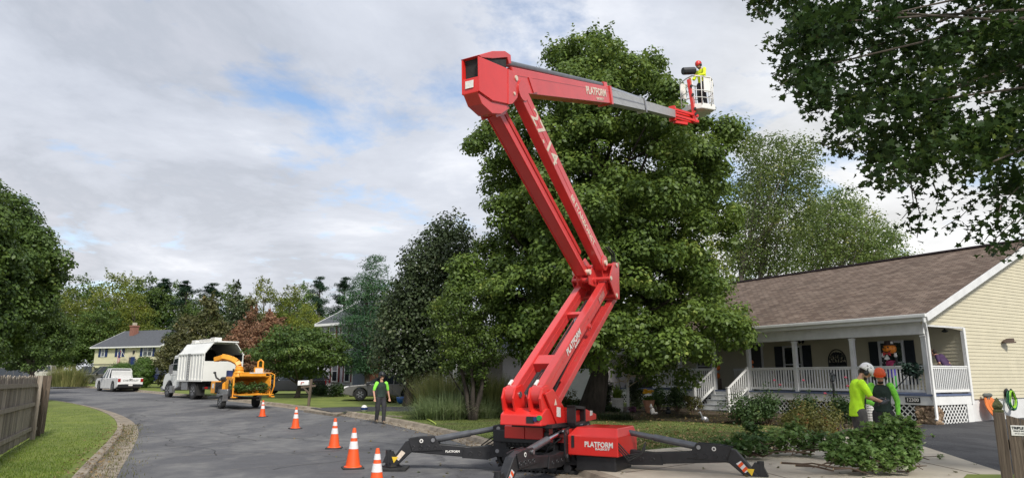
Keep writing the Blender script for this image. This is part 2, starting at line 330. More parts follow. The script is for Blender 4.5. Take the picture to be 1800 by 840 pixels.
# ------------------------------------------------------------ the ground
def asphalt_mat(name, base, light, crack=True, patchscale=.35):
    m = bpy.data.materials.new(name); m.use_nodes = True; t = m.node_tree; b = t.nodes['Principled BSDF']; L = t.links
    b.inputs['Roughness'].default_value = .82; b.inputs['Specular IOR Level'].default_value = .3
    tc = t.nodes.new('ShaderNodeTexCoord')
    def noise(s, d=6, ro=.6, st=None):
        v = tc.outputs['Object']
        if st: mp = t.nodes.new('ShaderNodeMapping'); mp.inputs['Scale'].default_value = st; mp.inputs['Rotation'].default_value = (0, 0, .7); L.new(v, mp.inputs[0]); v = mp.outputs[0]
        n = t.nodes.new('ShaderNodeTexNoise'); n.inputs['Scale'].default_value = s; n.inputs['Detail'].default_value = d; n.inputs['Roughness'].default_value = ro; L.new(v, n.inputs['Vector']); return n
    def ramp(src, a, c, ca=(0, 0, 0), cc=(1, 1, 1)):
        r = t.nodes.new('ShaderNodeValToRGB'); L.new(src, r.inputs[0]); e = r.color_ramp.elements; e[0].position = a; e[1].position = c; e[0].color = (*ca, 1); e[1].color = (*cc, 1); return r
    def mix(f, a, c, bt='MIX'):
        x = t.nodes.new('ShaderNodeMix'); x.data_type = 'RGBA'; x.blend_type = bt
        if hasattr(f, 'links') or not isinstance(f, (int, float)): L.new(f, x.inputs[0])
        else: x.inputs[0].default_value = f
        for i, s_ in ((6, a), (7, c)):
            if isinstance(s_, tuple): x.inputs[i].default_value = (*s_, 1)
            else: L.new(s_, x.inputs[i])
        return x.outputs[2]
    big = ramp(noise(patchscale, 5, .65, (1, .45, 1)).outputs['Fac'],   .465, .545)
    c = mix(big.outputs[0], base, light)
    c = mix(ramp(noise(2.2, 5, .6).outputs['Fac'], .3, .7).outputs[0], c, tuple(x * 1.25 for x in base), 'MIX') if crack else c
    sp = ramp(noise(95, 2, .8).outputs['Fac'], .54, .68)
    f2 = t.nodes.new('ShaderNodeMath'); f2.operation = 'MULTIPLY'; L.new(sp.outputs[0], f2.inputs[0]); f2.inputs[1].default_value = .5
    c = mix(f2.outputs[0], c, (.30, .29, .27))
    if crack:
        vo = t.nodes.new('ShaderNodeTexVoronoi'); vo.feature = 'DISTANCE_TO_EDGE'; vo.inputs['Scale'].default_value = .22
        nn = noise(1.2, 6, .7); ad = t.nodes.new('ShaderNodeVectorMath'); ad.operation = 'MULTIPLY_ADD'; L.new(nn.outputs['Color'], ad.inputs[0]); ad.inputs[1].default_value = (1.3, 1.3, 0); L.new(tc.outputs['Object'], ad.inputs[2]); L.new(ad.outputs[0], vo.inputs['Vector'])
        cr = ramp(vo.outputs['Distance'], .0, .007, (1, 1, 1), (0, 0, 0)); g = t.nodes.new('ShaderNodeMath'); g.operation = 'MULTIPLY'; L.new(cr.outputs[0], g.inputs[0]); g.inputs[1].default_value = .6
        c = mix(g.outputs[0], c, (.03, .03, .03)); sd_ = ramp(noise(.9, 8, .75).outputs['Fac'], .60, .72); g3 = t.nodes.new('ShaderNodeMath'); g3.operation = 'MULTIPLY'; L.new(sd_.outputs[0], g3.inputs[0]); g3.inputs[1].default_value = .45; c = mix(g3.outputs[0], c, (.26, .235, .20))
    L.new(c, b.inputs['Base Color'])
    bp = t.nodes.new('ShaderNodeBump'); bp.inputs['Strength'].default_value = .5; bp.inputs['Distance'].default_value = .01; L.new(noise(95, 3).outputs['Fac'], bp.inputs['Height']); L.new(bp.outputs[0], b.inputs['Normal'])
    return m
M_['road'] = asphalt_mat('road_asphalt', (.082, .082, .088), (.185, .182, .176))
M_['drive'] = asphalt_mat('sealed_driveway', (.030, .031, .036), (.052, .053, .058), crack=False, patchscale=.8)
M_['lawn'] = mat('lawn_soil_and_grass', (.10, .135, .022), .95, col2=(.175, .21, .036), vscale=1.3, bump=.7, bscale=55, wear=((.13, .10, .05), .66, 1.1))
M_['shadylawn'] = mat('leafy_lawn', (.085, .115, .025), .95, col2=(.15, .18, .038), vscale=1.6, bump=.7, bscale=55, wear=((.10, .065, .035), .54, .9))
M_['earth'] = mat('far_grass', (.045, .07, .02), .95, col2=(.08, .11, .03), vscale=.4)
M_['mulch'] = mat('mulch', (.05, .032, .02), .95, col2=(.10, .07, .045), vscale=14, bump=.8, bscale=40)
def sheet(name, pts, off, m, thick=0, kind='structure', label=None):
    bm = bmesh.new(); vs = [bm.verts.new((p[0], p[1], 0)) for p in pts]; bm.faces.new(vs); bmesh.ops.triangulate(bm, faces=bm.faces)
    for (y, z) in TER[1:-1]:
        g = bm.verts[:] + bm.edges[:] + bm.faces[:]
        bmesh.ops.bisect_plane(bm, geom=g, plane_co=(0, y, 0), plane_no=(0, 1, 0))
    for v in bm.verts: v.co.z = h(v.co.y) + off
    if thick:
        be = [e for e in bm.edges if e.is_boundary]; r = bmesh.ops.extrude_edge_only(bm, edges=be)
        for v in [g for g in r['geom'] if isinstance(g, bmesh.types.BMVert)]: v.co.z -= thick
    bmesh.ops.recalc_face_normals(bm, faces=bm.faces)
    if not thick:
        for f in bm.faces:
            if f.normal.z < 0: f.normal_flip()
    me = bpy.data.meshes.new(name); bm.to_mesh(me); bm.free(); me.materials.append(m)
    o = bpy.data.objects.new(name, me); COL.objects.link(o); o['kind'] = kind
    if thick:   # solid side walls down into the ground
        pass
    return o
def smooth_line(pts, n=5):
    out_ = []
    P = [pts[0]] + list(pts) + [pts[-1]]
    for i in range(1, len(P) - 2):
        p0, p1, p2, p3 = P[i - 1], P[i], P[i + 1], P[i + 2]
        for k in range(n):
            t = k / n
            out_.append(tuple(.5 * ((2 * p1[j]) + (-p0[j] + p2[j]) * t + (2 * p0[j] - 5 * p1[j] + 4 * p2[j] - p3[j]) * t * t + (-p0[j] + 3 * p1[j] - 3 * p2[j] + p3[j]) * t ** 3) for j in (0, 1)))
    out_.append(tuple(P[-2])); return out_
def g2(px, py, off=0): p = G(px, py, off); return (p.x, p.y)
def offset_line(pts, d):
    res = []
    for i, p in enumerate(pts):
        a = pts[max(i - 1, 0)]; b = pts[min(i + 1, len(pts) - 1)]
        t = V((b[0] - a[0], b[1] - a[1])).normalized(); res.append((p[0] - t.y * d, p[1] + t.x * d))
    return res
sheet('ground', [(-300, -30), (300, -30), (300, 400), (-300, 400)], -.03, M_['earth'])
# road edge on the left of the photo (inner kerb face), near to far, then the side street going left
Lk = smooth_line([g2(150, 1250), g2(185, 900), g2(207, 835), g2(236, 782), g2(243, 756), g2(228, 737), g2(195, 723), g2(150, 712), g2(108, 705.5), g2(72, 703), g2(0, 701.5), g2(-200, 700)], 6)
# road edge on the right, far to near
Rk1 = smooth_line([g2(-260, 684), g2(-40, 680), g2(60, 679), g2(130, 680), g2(190, 684.5), g2(240, 688.5), g2(300, 694.5), g2(380, 702), g2(440, 709), g2(500, 716.5), g2(546, 723)], 6)
Rk2 = smooth_line([g2(585, 728), g2(640, 737), g2(700, 749), g2(760, 764), g2(820, 782), g2(880, 803), g2(960, 832), g2(1040, 862), g2(1120, 900), g2(1300, 1000), g2(1500, 1300)], 6)
road = Lk + [(-60, 62)] + Rk1 + Rk2 + [(6, -20), (-8, -20)]
road = [(-8, -20)] + Lk + Rk1 + Rk2 + [(6, -20)]
sheet('road', road, 0, M_['road'])
def curb(name, line, side, label, start=0, w0=.34, w1=.20):
    """gutter pan and rolled kerb as one cast strip with joints"""
    mb = MB(); prof = [(0, .004), (w0, .012), (w0 + .05, .11), (w0 + w1, .135), (w0 + w1 + .02, -.05)]
    rows = [offset_line(line, side * a) for a, z in prof]
    vs = []; fs = []
    for i in range(len(line)):
        for k, (a, z) in enumerate(prof):
            x, y = rows[k][i]; vs.append((x, y, h(y) + z + random.uniform(-.006, .006) * (k > 0)))
    n = len(prof)
    for i in range(len(line) - 1):
        for k in range(n - 1): fs.append((i * n + k, i * n + k + 1, (i + 1) * n + k + 1, (i + 1) * n + k))
    me = bpy.data.meshes.new(name); me.from_pydata(vs, [], fs); bm = bmesh.new(); bm.from_mesh(me); bmesh.ops.recalc_face_normals(bm, faces=bm.faces); bm.to_mesh(me); bm.free()
    me.materials.append(M_['curb']); o = bpy.data.objects.new(name, me); COL.objects.link(o); o['kind'] = 'structure'; return o
curb('kerb', Lk, 1, '', w0=.40, w1=.20); curb('kerb', Rk1, 1, ''); curb('kerb', Rk2[:], 1, '', w0=.42)
_o = G(1645, 746, YH); O_X, O_Y = _o.x, _o.y
# lawns (slabs a kerb's height above the road)
sheet('left_lawn', offset_line(Lk, .6) + [(-60, Lk[-1][1]), (-60, -20), (-8.6, -20)], YH, M_['lawn'], .2)
farL = offset_line(Rk1, .5)
sheet('far_lawn', farL + [g2(548, 716, YH), g2(620, 714, YH), g2(760, 713, YH), g2(900, 712, YH), (12, 60), (60, 160), (-160, 160), (-160, farL[0][1])], YH, M_['lawn'], .2)
nearR = offset_line(Rk2, .58)
ap = [g2(1083, 795, YH), g2(1170, 787, YH), g2(1254, 780.5, YH), g2(1330, 774, YH), g2(1480, 764, YH), g2(1600, 752, YH)]
kR = [p for p in nearR if p[1] > 12.6]
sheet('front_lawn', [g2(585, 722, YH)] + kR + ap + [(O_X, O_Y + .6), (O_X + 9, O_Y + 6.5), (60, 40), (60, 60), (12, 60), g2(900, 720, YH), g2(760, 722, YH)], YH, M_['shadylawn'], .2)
sheet('neighbour_driveway', [g2(546, 716.5, YH), g2(583, 723.5, YH), g2(640, 722.5, YH), g2(770, 722, YH), g2(900, 720, YH), g2(900, 712, YH), g2(760, 713.5, YH), g2(620, 714.5, YH)], YH + .006, M_['drive'], .15)
sheet('driveway_apron', [g2(540, 724.5, 0), g2(560, 727.5, 0), g2(592, 732, 0), g2(604, 723, YH), g2(583, 718, YH), g2(548, 712, YH), g2(534, 719, YH)], .10, M_['curb'], .12)
# concrete apron and the sealed drive on the right
kN = [p for p in nearR if p[1] <= 12.6]
sheet('concrete_apron', [kR[-1]] + kN + [(4, -20), (9, -20), g2(1500, 1300, YH), g2(1720, 860, YH), g2(1790, 838, YH), g2(1640, 789, YH), g2(1560, 764, YH), g2(1480, 764, YH), g2(1330, 774, YH), g2(1254, 780.5, YH), g2(1170, 787, YH), g2(1083, 795, YH)], YH, M_['concrete'], .2)
sheet('asphalt_driveway', [g2(1600, 752, YH), g2(1560, 764, YH), g2(1640, 789, YH), g2(1790, 838, YH), g2(1900, 865, YH), (30, 8), (60, 22.5), (60, 40), (O_X + 9, O_Y + 6.5), (O_X, O_Y + .6)], YH, M_['drive'], .2)
sheet('corner_grass', [g2(1500, 1300, YH), g2(1660, 880, YH), g2(1700, 836, YH), g2(1790, 836.5, YH), g2(1900, 848, YH), (12, 3), (12, -20), (6, -20)], YH + .03, M_['lawn'], .1)
sheet('front_walk', [g2(1120, 735, YH), g2(1160, 737, YH), g2(1290, 741, YH), g2(1400, 748, YH), g2(1540, 760, YH), g2(1600, 756, YH), g2(1440, 740, YH), g2(1290, 729.5, YH), g2(1160, 727, YH), g2(1120, 728, YH)], YH + .008, M_['concrete'])
sheet('planting_bed', [g2(1050, 714, YH), g2(1050, 735, YH), g2(1110, 735, YH), g2(1120, 728, YH), g2(1160, 727, YH), g2(1290, 729, YH), g2(1440, 740, YH), g2(1600, 756, YH), g2(1625, 749, YH), g2(1300, 716, YH)], YH + .012, M_['mulch'])
# saw cuts in the concrete
mb = MB()
for (a, b) in (((1100, 830), (1480, 778)), ((1180, 787), (1500, 870)), ((1420, 768), (1800, 850))):
    p, q = G(*a, YH), G(*b, YH); mb.bar(p + V((0, 0, .001)), q + V((0, 0, .001)), .012, .006)
STRUCT.add('pavement_joints'); o = mb.build('pavement_joints', M_['mulch']); o['kind'] = 'structure'

# ------------------------------------------------------------ leaves, grass and trees
SHAPES = {
 'kite': [(0, -.5), (.34, -.02), (0, .5), (-.34, -.02)],
 'oval': [(0, -.5), (.26, -.2), (.3, .12), (0, .5), (-.3, .12), (-.26, -.2)],
 'maple': [(0, -.5), (.07, -.28), (.40, -.34), (.30, -.08), (.50, .12), (.24, .16), (.16, .22), (0, .5), (-.16, .22), (-.24, .16), (-.50, .12), (-.30, -.08), (-.40, -.34), (-.07, -.28)],
 'needle': [(0, -.5), (.10, 0), (0, .5), (-.10, 0)],
}
def leafmesh(name, C, size, m, parent, shape='kite', up=.6, jit=.35, fold=.18, origin=None, nrm=None, kind=None, hang=0):
    C = np.asarray(C, float); n = len(C); S = np.array(SHAPES[shape]); k = len(S)
    nr = RNG.normal(size=(n, 3)); nr[:, 2] = np.abs(nr[:, 2]) * 1.0 + up
    if nrm is not None: nr += nrm
    nr /= np.linalg.norm(nr, axis=1)[:, None]
    a = RNG.normal(size=(n, 3)); a[:, 2] -= hang; a -= nr * (a * nr).sum(1)[:, None]; a /= np.linalg.norm(a, axis=1)[:, None]; b = np.cross(nr, a)
    sz = size * (1 + jit * RNG.uniform(-1, 1, n))
    x = S[:, 0]; y = S[:, 1]
    P = C[:, None, :] + sz[:, None, None] * (b[:, None, :] * x[None, :, None] + a[:, None, :] * y[None, :, None] + nr[:, None, :] * (np.abs(x)[None, :, None] * fold * 2 - (y * y)[None, :, None] * .35))
    if origin is None:
        o0 = V((0, 0, 0)); p = parent
        while p: o0 = o0 + p.location; p = p.parent
        if not parent: o0 = V(C.min(0))
    else: o0 = V(origin)
    P = (P - np.array(o0)).reshape(-1, 3).astype(np.float32)
    me = bpy.data.meshes.new(name); me.vertices.add(n * k); me.vertices.foreach_set('co', P.ravel())
    me.loops.add(n * k); me.loops.foreach_set('vertex_index', np.arange(n * k, dtype=np.int32))
    me.polygons.add(n); me.polygons.foreach_set('loop_start', (np.arange(n) * k).astype(np.int32)); me.polygons.foreach_set('loop_total', np.full(n, k, np.int32))
    me.update(); me.materials.append(m)
    o = bpy.data.objects.new(name, me); COL.objects.link(o)
    if parent: o.parent = parent
    else: o.location = o0
    if kind: o['kind'] = kind
    return o
def blob_pts(c, r, n, shell=.55, flat=.8, dirs=False):
    d = RNG.normal(size=(n, 3)); d /= np.linalg.norm(d, axis=1)[:, None]
    rad = (shell + (1 - shell) * RNG.random(n)) ** .8 * (1 + .16 * RNG.normal(size=n))
    r = np.array(r if hasattr(r, '__len__') else (r, r, r * flat)); q = np.array(c) + d * rad[:, None] * r; return (q, d * 1.0) if dirs else q
def crown_blobs(rows, c, n, br, Y=None, inner=.35, depth=1.0, seed=1, squash=1.0):
    """rows: [(z, xc_offset, radius)] bottom to top; blobs spread through the crown volume, most of them near its surface"""
    g = np.random.default_rng(seed); rows = sorted(rows); zs = [r[0] for r in rows]; out_ = []
    ws = np.array([r[2] for r in rows]); zz_ = np.linspace(zs[0], zs[-1], 60); rr = np.interp(zz_, zs, ws); pr = rr + .3; pr = pr / pr.sum()
    tries = 0
    while len(out_) < n and tries < n * 40:
        tries += 1
        z = g.choice(zz_, p=pr) + g.uniform(-.15, .15); rad = np.interp(z, zs, ws); xc = np.interp(z, zs, [r[1] for r in rows])
        b = br * g.uniform(.65, 1.3) * min(1, .35 + rad / (3 * br)); th = g.uniform(0, 2 * math.pi)
        lim = max(rad - b * .75, 0); rho = lim * (math.sqrt(g.uniform(inner ** 2, 1)) if g.random() < .82 else g.uniform(0, 1)) * g.uniform(.9, 1.08)
        p = (c[0] + xc + rho * math.cos(th), c[1] + rho * math.sin(th) * depth, c[2] + z, b)
        if all((p[0] - q[0]) ** 2 + (p[1] - q[1]) ** 2 + (p[2] - q[2]) ** 2 > (.42 * (p[3] + q[3])) ** 2 for q in out_[-400:]) or tries > n * 12: out_.append(p)
    return out_
def bough_crown(rows, c, n, R0, seed, sub=11, r2=.58, depth=.95):
    """a crown of big boughs, each carrying smaller leafy domes on its outer and upper side, with gaps between the boughs"""
    g = np.random.default_rng(seed); M0 = crown_blobs(rows, c, n, R0, seed=seed, inner=.55, depth=depth); out_ = []
    for x, y, z, r in M0:
        ax = np.array((x - c[0] - np.interp(z - c[2], [q[0] for q in sorted(rows)], [q[1] for q in sorted(rows)]), y - c[1], 0.0)); L_ = np.linalg.norm(ax) + 1e-6; ax = ax / L_ * min(1, L_ / 2.5)
        for k in range(int(sub * (r / R0) ** 1.6) + 3):
            d = g.normal(size=3) * .85 + ax * .9 + np.array((0, 0, .55)); d /= np.linalg.norm(d)
            b = r2 * g.uniform(.6, 1.25); p = np.array((x, y, z)) + d * (r - b * .35) * g.uniform(.75, 1.08) * np.array((1, 1, .8)); out_.append((p[0], p[1], p[2], b))
    return out_
def tree(name, base, rows, label, m, cat='tree', group=None, nb=60, br=.9, lpb=120, ls=.18, shape='kite', trunk_r=.3, trunk_h=None, bark='bark', limbs=14, stems=1, flat=.75, up=.7, inner=.45, depth=1.0, seed=1, hang=0, crown_kind=None, spray=0, dome=1.7, boughs=0, bough_r=1.6, lean=(0, 0), stem_spread=.25, shell=.5):
    rnd = random.Random(seed); t = thing(name, base, label, cat, group)
    B = bough_crown(rows, base, boughs, bough_r, seed, r2=br, depth=depth) if boughs else crown_blobs(rows, base, nb, br, seed=seed, inner=inner, depth=depth)
    pd = [blob_pts(b[:3], b[3], int(lpb * (b[3] / br) ** 2) + 8, shell, flat, True) for b in B]; pts = [p for p, _ in pd]; dr = [d for _, d in pd]
    if spray:   # leafy twigs that stick out of the outline
        top = sorted(B, key=lambda b: -b[2]); 
        for b in rnd.sample(B, min(spray, len(B))) + top[:max(3, spray // 5)]:
            d = V((b[0] - base[0], b[1] - base[1], rnd.uniform(.2, 2.4))).normalized(); L_ = b[3] * rnd.uniform(1.1, 1.75)
            u = RNG.random(18)[:, None]; pts.append(np.array(b[:3]) + u * np.array(d) * L_ + RNG.normal(size=(18, 3)) * .09 * b[3]); dr.append(np.tile(np.array(d) * .5, (18, 1)))
    P = np.concatenate(pts)
    mb = MB(); zs = [r[0] for r in rows]; z0, z1 = min(zs), max(zs); hc = trunk_h or (z0 + (z1 - z0) * .8)
    bx, by, bz = base
    def xcen(z): return np.interp(z, sorted(zs), [r[1] for r in sorted(rows)])
    allst = []
    for s_ in range(stems):
        a = 2 * math.pi * s_ / max(stems, 1) + .5; off = (.10 * trunk_r * 3 if stems > 1 else 0); path = []; rs = []
        for k in range(9):
            f = k / 8; z = -.1 + hc * f; sp = (off + stem_spread * hc * f ** .9 * (stems > 1)) 
            path.append((bx + math.cos(a) * sp + lean[0] * f + (xcen(z) * f) + rnd.uniform(-.04, .04) * hc * .2 * (k > 0), by + math.sin(a) * sp + lean[1] * f + rnd.uniform(-.04, .04) * hc * .2 * (k > 0), bz + z))
            rs.append(trunk_r * (1.35 if k == 0 else 1 - .86 * f ** .9) + .012)
        mb.tube(path, rs, 10); allst.append((path, rs))
    for b in rnd.sample(B, min(limbs, len(B))):
        path, rs = rnd.choice(allst); cand = [i for i in range(2, 8) if path[i][2] < b[2] - .35 * math.hypot(b[0] - bx, b[1] - by) - .1]
        if not cand: continue
        i = cand[-1] if cand else 2
        if cand and len(cand) > 2: i = rnd.choice(cand[-3:])
        p = V(path[i]); q = V(b[:3]); mid = p.lerp(q, .5) + V((0, 0, -.06 * (q - p).length)) + V((rnd.uniform(-.1, .1), rnd.uniform(-.1, .1), 0)) * (q - p).length * .5
        r0 = rs[i] * .5; mb.tube([p, p.lerp(mid, .5) + V((0, 0, .03)), mid, mid.lerp(q, .55), q], [r0, r0 * .8, r0 * .6, r0 * .4, r0 * .12 + .008], 6)
    mb.build('trunk', M_[bark], t, smooth='all')
    leafmesh('crown', P, ls, m, t, shape, up=up * .6, hang=hang, kind=crown_kind, nrm=np.concatenate(dr) * dome)
    return t, B
def rows_px(base, rows, Y=None):
    """crown outline: (py, px_left, px_right) rows at the tree's own distance -> (z above base, offset of centre, radius)"""
    Y = Y or base[1]; r = []
    for py, a, b in rows:
        p, q = at(a, py, Y), at(b, py, Y); r.append((p.z - base[2], (p.x + q.x) / 2 - base[0], (q.x - p.x) / 2))
    return r
def shrub(name, c, r, label, m, cat='shrub', n=12, lpb=90, ls=.08, shape='kite', group=None, up=.5, br=None, stem=True, seed=3, inner=.2, flat=.8, spiky=0):
    rx, ry, rz = r; t = thing(name, c, label, cat, group); g = np.random.default_rng(seed); pts = []; br = br or min(rx, rz) * .42
    B = []; dr = []
    for i in range(n):
        d = g.normal(size=3); d /= np.linalg.norm(d); d[2] = abs(d[2]) * 1.0; rho = g.uniform(inner, .82)
        p = np.array(c) + np.array((d[0] * rx * rho, d[1] * ry * rho, rz * .22 + d[2] * rz * .78 * rho)); b = br * g.uniform(.7, 1.2); B.append(p); q_, d_ = blob_pts(p, b, lpb, .4, flat, True); pts.append(q_); dr.append(d_)
        if spiky: 
            u = RNG.random(14)[:, None]; dd = np.array((d[0] * .6, d[1] * .6, .9)); pts.append(p + u * dd * b * spiky + RNG.normal(size=(14, 3)) * .05); dr.append(np.zeros((14, 3)))
    mb = MB()
    for p in B[:max(5, n // 2)]:
        mb.tube([V(c) + V((0, 0, -.03)), V(c).lerp(V(p), .5) + V((0, 0, -.1 * rz)), V(p)], [.022, .014, .006], 5)
    mb.build('stem', M_['twig'], t)
    leafmesh('foliage', np.concatenate(pts), ls, m, t, shape, up=up * .6, nrm=np.concatenate(dr) * 1.5)
    return t
def blades(name, roots, L, W, m, parent=None, droop=.5, spread=.5, kind=None, segs=3, centre=None):
    roots = np.asarray(roots, float); n = len(roots); az = RNG.uniform(0, 2 * math.pi, n)
    if centre is not None: az = np.arctan2(roots[:, 1] - centre[1], roots[:, 0] - centre[0]) + RNG.normal(size=n) * .5
    L = L * RNG.uniform(.55, 1.15, n); sp = spread * RNG.uniform(.1, 1, n)
    dirh = np.stack([np.cos(az), np.sin(az), np.zeros(n)], 1); side = np.stack([-np.sin(az), np.cos(az), np.zeros(n)], 1); rows = []
    for k in range(segs + 1):
        f = k / segs; x = L * sp * f + L * droop * sp * f * f * .6; z = L * (f - droop * sp * f * f * 1.1)
        c = roots + dirh * x[:, None]; c[:, 2] += z; wd = W * (1 - f) ** .8 * .5
        if k < segs: rows += [c - side * wd, c + side * wd]
        else: rows += [c]
    k = len(rows); P = np.stack(rows, 1)
    o0 = np.array(parent.location) if parent else roots.min(0); P = (P - o0).reshape(-1, 3).astype(np.float32)
    faces = []; base = np.arange(n) * k; lt = []; idx = []
    quads = [(2 * j, 2 * j + 1, 2 * j + 3, 2 * j + 2) for j in range(segs - 1)]; tri = (2 * (segs - 1), 2 * (segs - 1) + 1, 2 * segs)
    per = np.array([i for q in quads for i in q] + list(tri)); idx = (base[:, None] + per[None, :]).ravel().astype(np.int32)
    tot = np.tile(np.array([4] * len(quads) + [3]), n); st = np.concatenate([[0], np.cumsum(tot)[:-1]])
    me = bpy.data.meshes.new(name); me.vertices.add(len(P)); me.vertices.foreach_set('co', P.ravel()); me.loops.add(len(idx)); me.loops.foreach_set('vertex_index', idx)
    me.polygons.add(len(tot)); me.polygons.foreach_set('loop_start', st.astype(np.int32)); me.polygons.foreach_set('loop_total', tot.astype(np.int32)); me.update(); me.materials.append(m)
    o = bpy.data.objects.new(name, me); COL.objects.link(o)
    if parent: o.parent = parent
    else: o.location = o0
    if kind: o['kind'] = kind
    return o
def in_poly(P, poly):
    x, y = P[:, 0], P[:, 1]; c = np.zeros(len(P), bool); n = len(poly); j = n - 1
    for i in range(n):
        xi, yi = poly[i][0], poly[i][1]; xj, yj = poly[j][0], poly[j][1]
        if yi != yj: c ^= ((yi > y) != (yj > y)) & (x < (xj - xi) * (y - yi) / (yj - yi) + xi)
        j = i
    return c
def scatter(poly, n, ymax, zoff=YH):
    xs = [p[0] for p in poly]; ys = [p[1] for p in poly]; y0 = max(min(ys), 3); y1 = min(max(ys), ymax); P = []; tot = 0
    while tot < n:
        u = RNG.random(n); y = 1 / (1 / y0 + u * (1 / y1 - 1 / y0)); x = RNG.uniform(-.85, .85, n) * y   # about even in the view
        Q = np.stack([x, y], 1); Q = Q[in_poly(Q, poly)]; P.append(Q); tot += len(Q)
        if len(Q) == 0: break
    P = np.concatenate(P)[:n]; z = np.interp(P[:, 1], [t[0] for t in TER], [t[1] for t in TER]) + zoff
    return np.column_stack([P, z])

# cracks and pale joints in the road surface
rnd = random.Random(31); mb = MB()
def crack(p, ang, L_, wd, wob=.35):
    p = V(p); k = int(L_ / .25); pts = [p.copy()]; a = ang
    for _ in range(k): a += rnd.uniform(-wob, wob); a = a * .9 + ang * .1; p = p + V((math.cos(a), math.sin(a), 0)) * .25; pts.append(p.copy())
    for q, r in zip(pts, pts[1:]):
        n_ = V((-(r - q).y, (r - q).x, 0)).normalized() * wd * rnd.uniform(.5, 1.2); z = lambda v: V((v.x, v.y, h(v.y) + .0045)); mb.add([z(q - n_), z(r - n_), z(r + n_), z(q + n_)], [(0, 1, 2, 3)])
for px, py, a, L_, wd in ((600, 791, .02, 3.2, .018), (300, 772, .05, 5, .016), (250, 800, .1, 6, .014), (330, 742, .1, 9, .018), (300, 722, .06, 12, .02), (420, 760, 1.2, 5, .012), (350, 830, .6, 4, .010), (500, 800, .9, 4, .010), (220, 712, .03, 14, .03), (560, 830, .1, 3, .010), (760, 800, .03, 2.4, .014)):
    p = G(px, py, 0); crack(p, a, L_, wd, .25)
STRUCT.add('road_joints'); o = mb.build('road_joints', mat('pale_dust', (.22, .21, .19), .9)); o['kind'] = 'structure'
mb = MB()
for px, py, a, L_, wd in ((270, 790, 1.1, 6, .010), (380, 800, 2.4, 6, .010), (450, 775, 1.9, 6, .012), (310, 755, 2.6, 9, .012), (400, 735, .8, 9, .016), (250, 730, .2, 12, .02), (520, 770, 2.8, 6, .012), (200, 700, .1, 14, .035), (340, 710, .12, 12, .03), (480, 825, 1.4, 3, .008), (700, 780, 2.7, 4, .010)):
    p = G(px, py, 0); crack(p, a, L_, wd, .55)
STRUCT.add('road_cracks'); o = mb.build('road_cracks', mat('crack_dark', (.022, .022, .022), .95)); o['kind'] = 'structure'
# ------------------------------------------------------------ houses
U = V((-.5105, .8599, 0)); W_ = V((.8599, .5105, 0))      # main house: U along its front (away, left), W_ into its depth
O = G(1645, 746, YH)
def H(s, t, z): return V((O.x, O.y, 0)) + U * s + W_ * t + V((0, 0, z))
def hs(px, t, z=2.0):   # distance along the front at which a point of the wall plane t is seen at px
    lo, hi = -3, 24
    for _ in range(40):
        m = (lo + hi) / 2
        if proj(H(m, t, z))[0] > px: lo = m
        else: hi = m
    return lo
def hz(py, s, t):
    p = H(s, t, 0); r = at(900, py, 1.0); r = (r.z - CAMZ); return CAMZ + r * p.y
def hbox(mb, s0, s1, t0, t1, z0, z1):
    return mb.add([H(s0, t0, z0), H(s1, t0, z0), H(s1, t1, z0), H(s0, t1, z0), H(s0, t0, z1), H(s1, t0, z1), H(s1, t1, z1), H(s0, t1, z1)],
                  [(0, 3, 2, 1), (4, 5, 6, 7), (0, 1, 5, 4), (1, 2, 6, 5), (2, 3, 7, 6), (3, 0, 4, 7)])
def laps(mb, p0, d, n, z0, z1, pitch, ext, out_=.016):
    """lap siding: one tapering board per course; ext(z) gives its start and end along d"""
    p0, d, n = V(p0), V(d), V(n); k = int((z1 - z0) / pitch + .999)
    for i in range(k):
        za = z0 + i * pitch; zb = min(za + pitch, z1); a0, a1 = ext(za); b0, b1 = ext(zb)
        if a1 - a0 < .02: continue
        b1 = max(b1, b0 + .01); up = V((0, 0, 1))
        A = [p0 + d * a0 + up * za, p0 + d * a1 + up * za, p0 + d * b1 + up * zb, p0 + d * b0 + up * zb]
        Bk = [q - n * .05 for q in A]
        vs = [A[0] + n * out_, A[1] + n * out_, A[2], A[3]] + Bk
        mb.add(vs, [(0, 1, 2, 3), (4, 7, 6, 5), (0, 4, 5, 1), (1, 5, 6, 2), (2, 6, 7, 3), (3, 7, 4, 0)])
TR, SL, ZE = 8.3, .395, 3.83       # ridge depth, roof slope, eave height
Z0 = YH; ZD = 1.13; SE = 18.0; PD = 2.45
def zroof(t): return ZE + SL * (min(t, 2 * TR - t) + .3)
M_['shingle'] = None
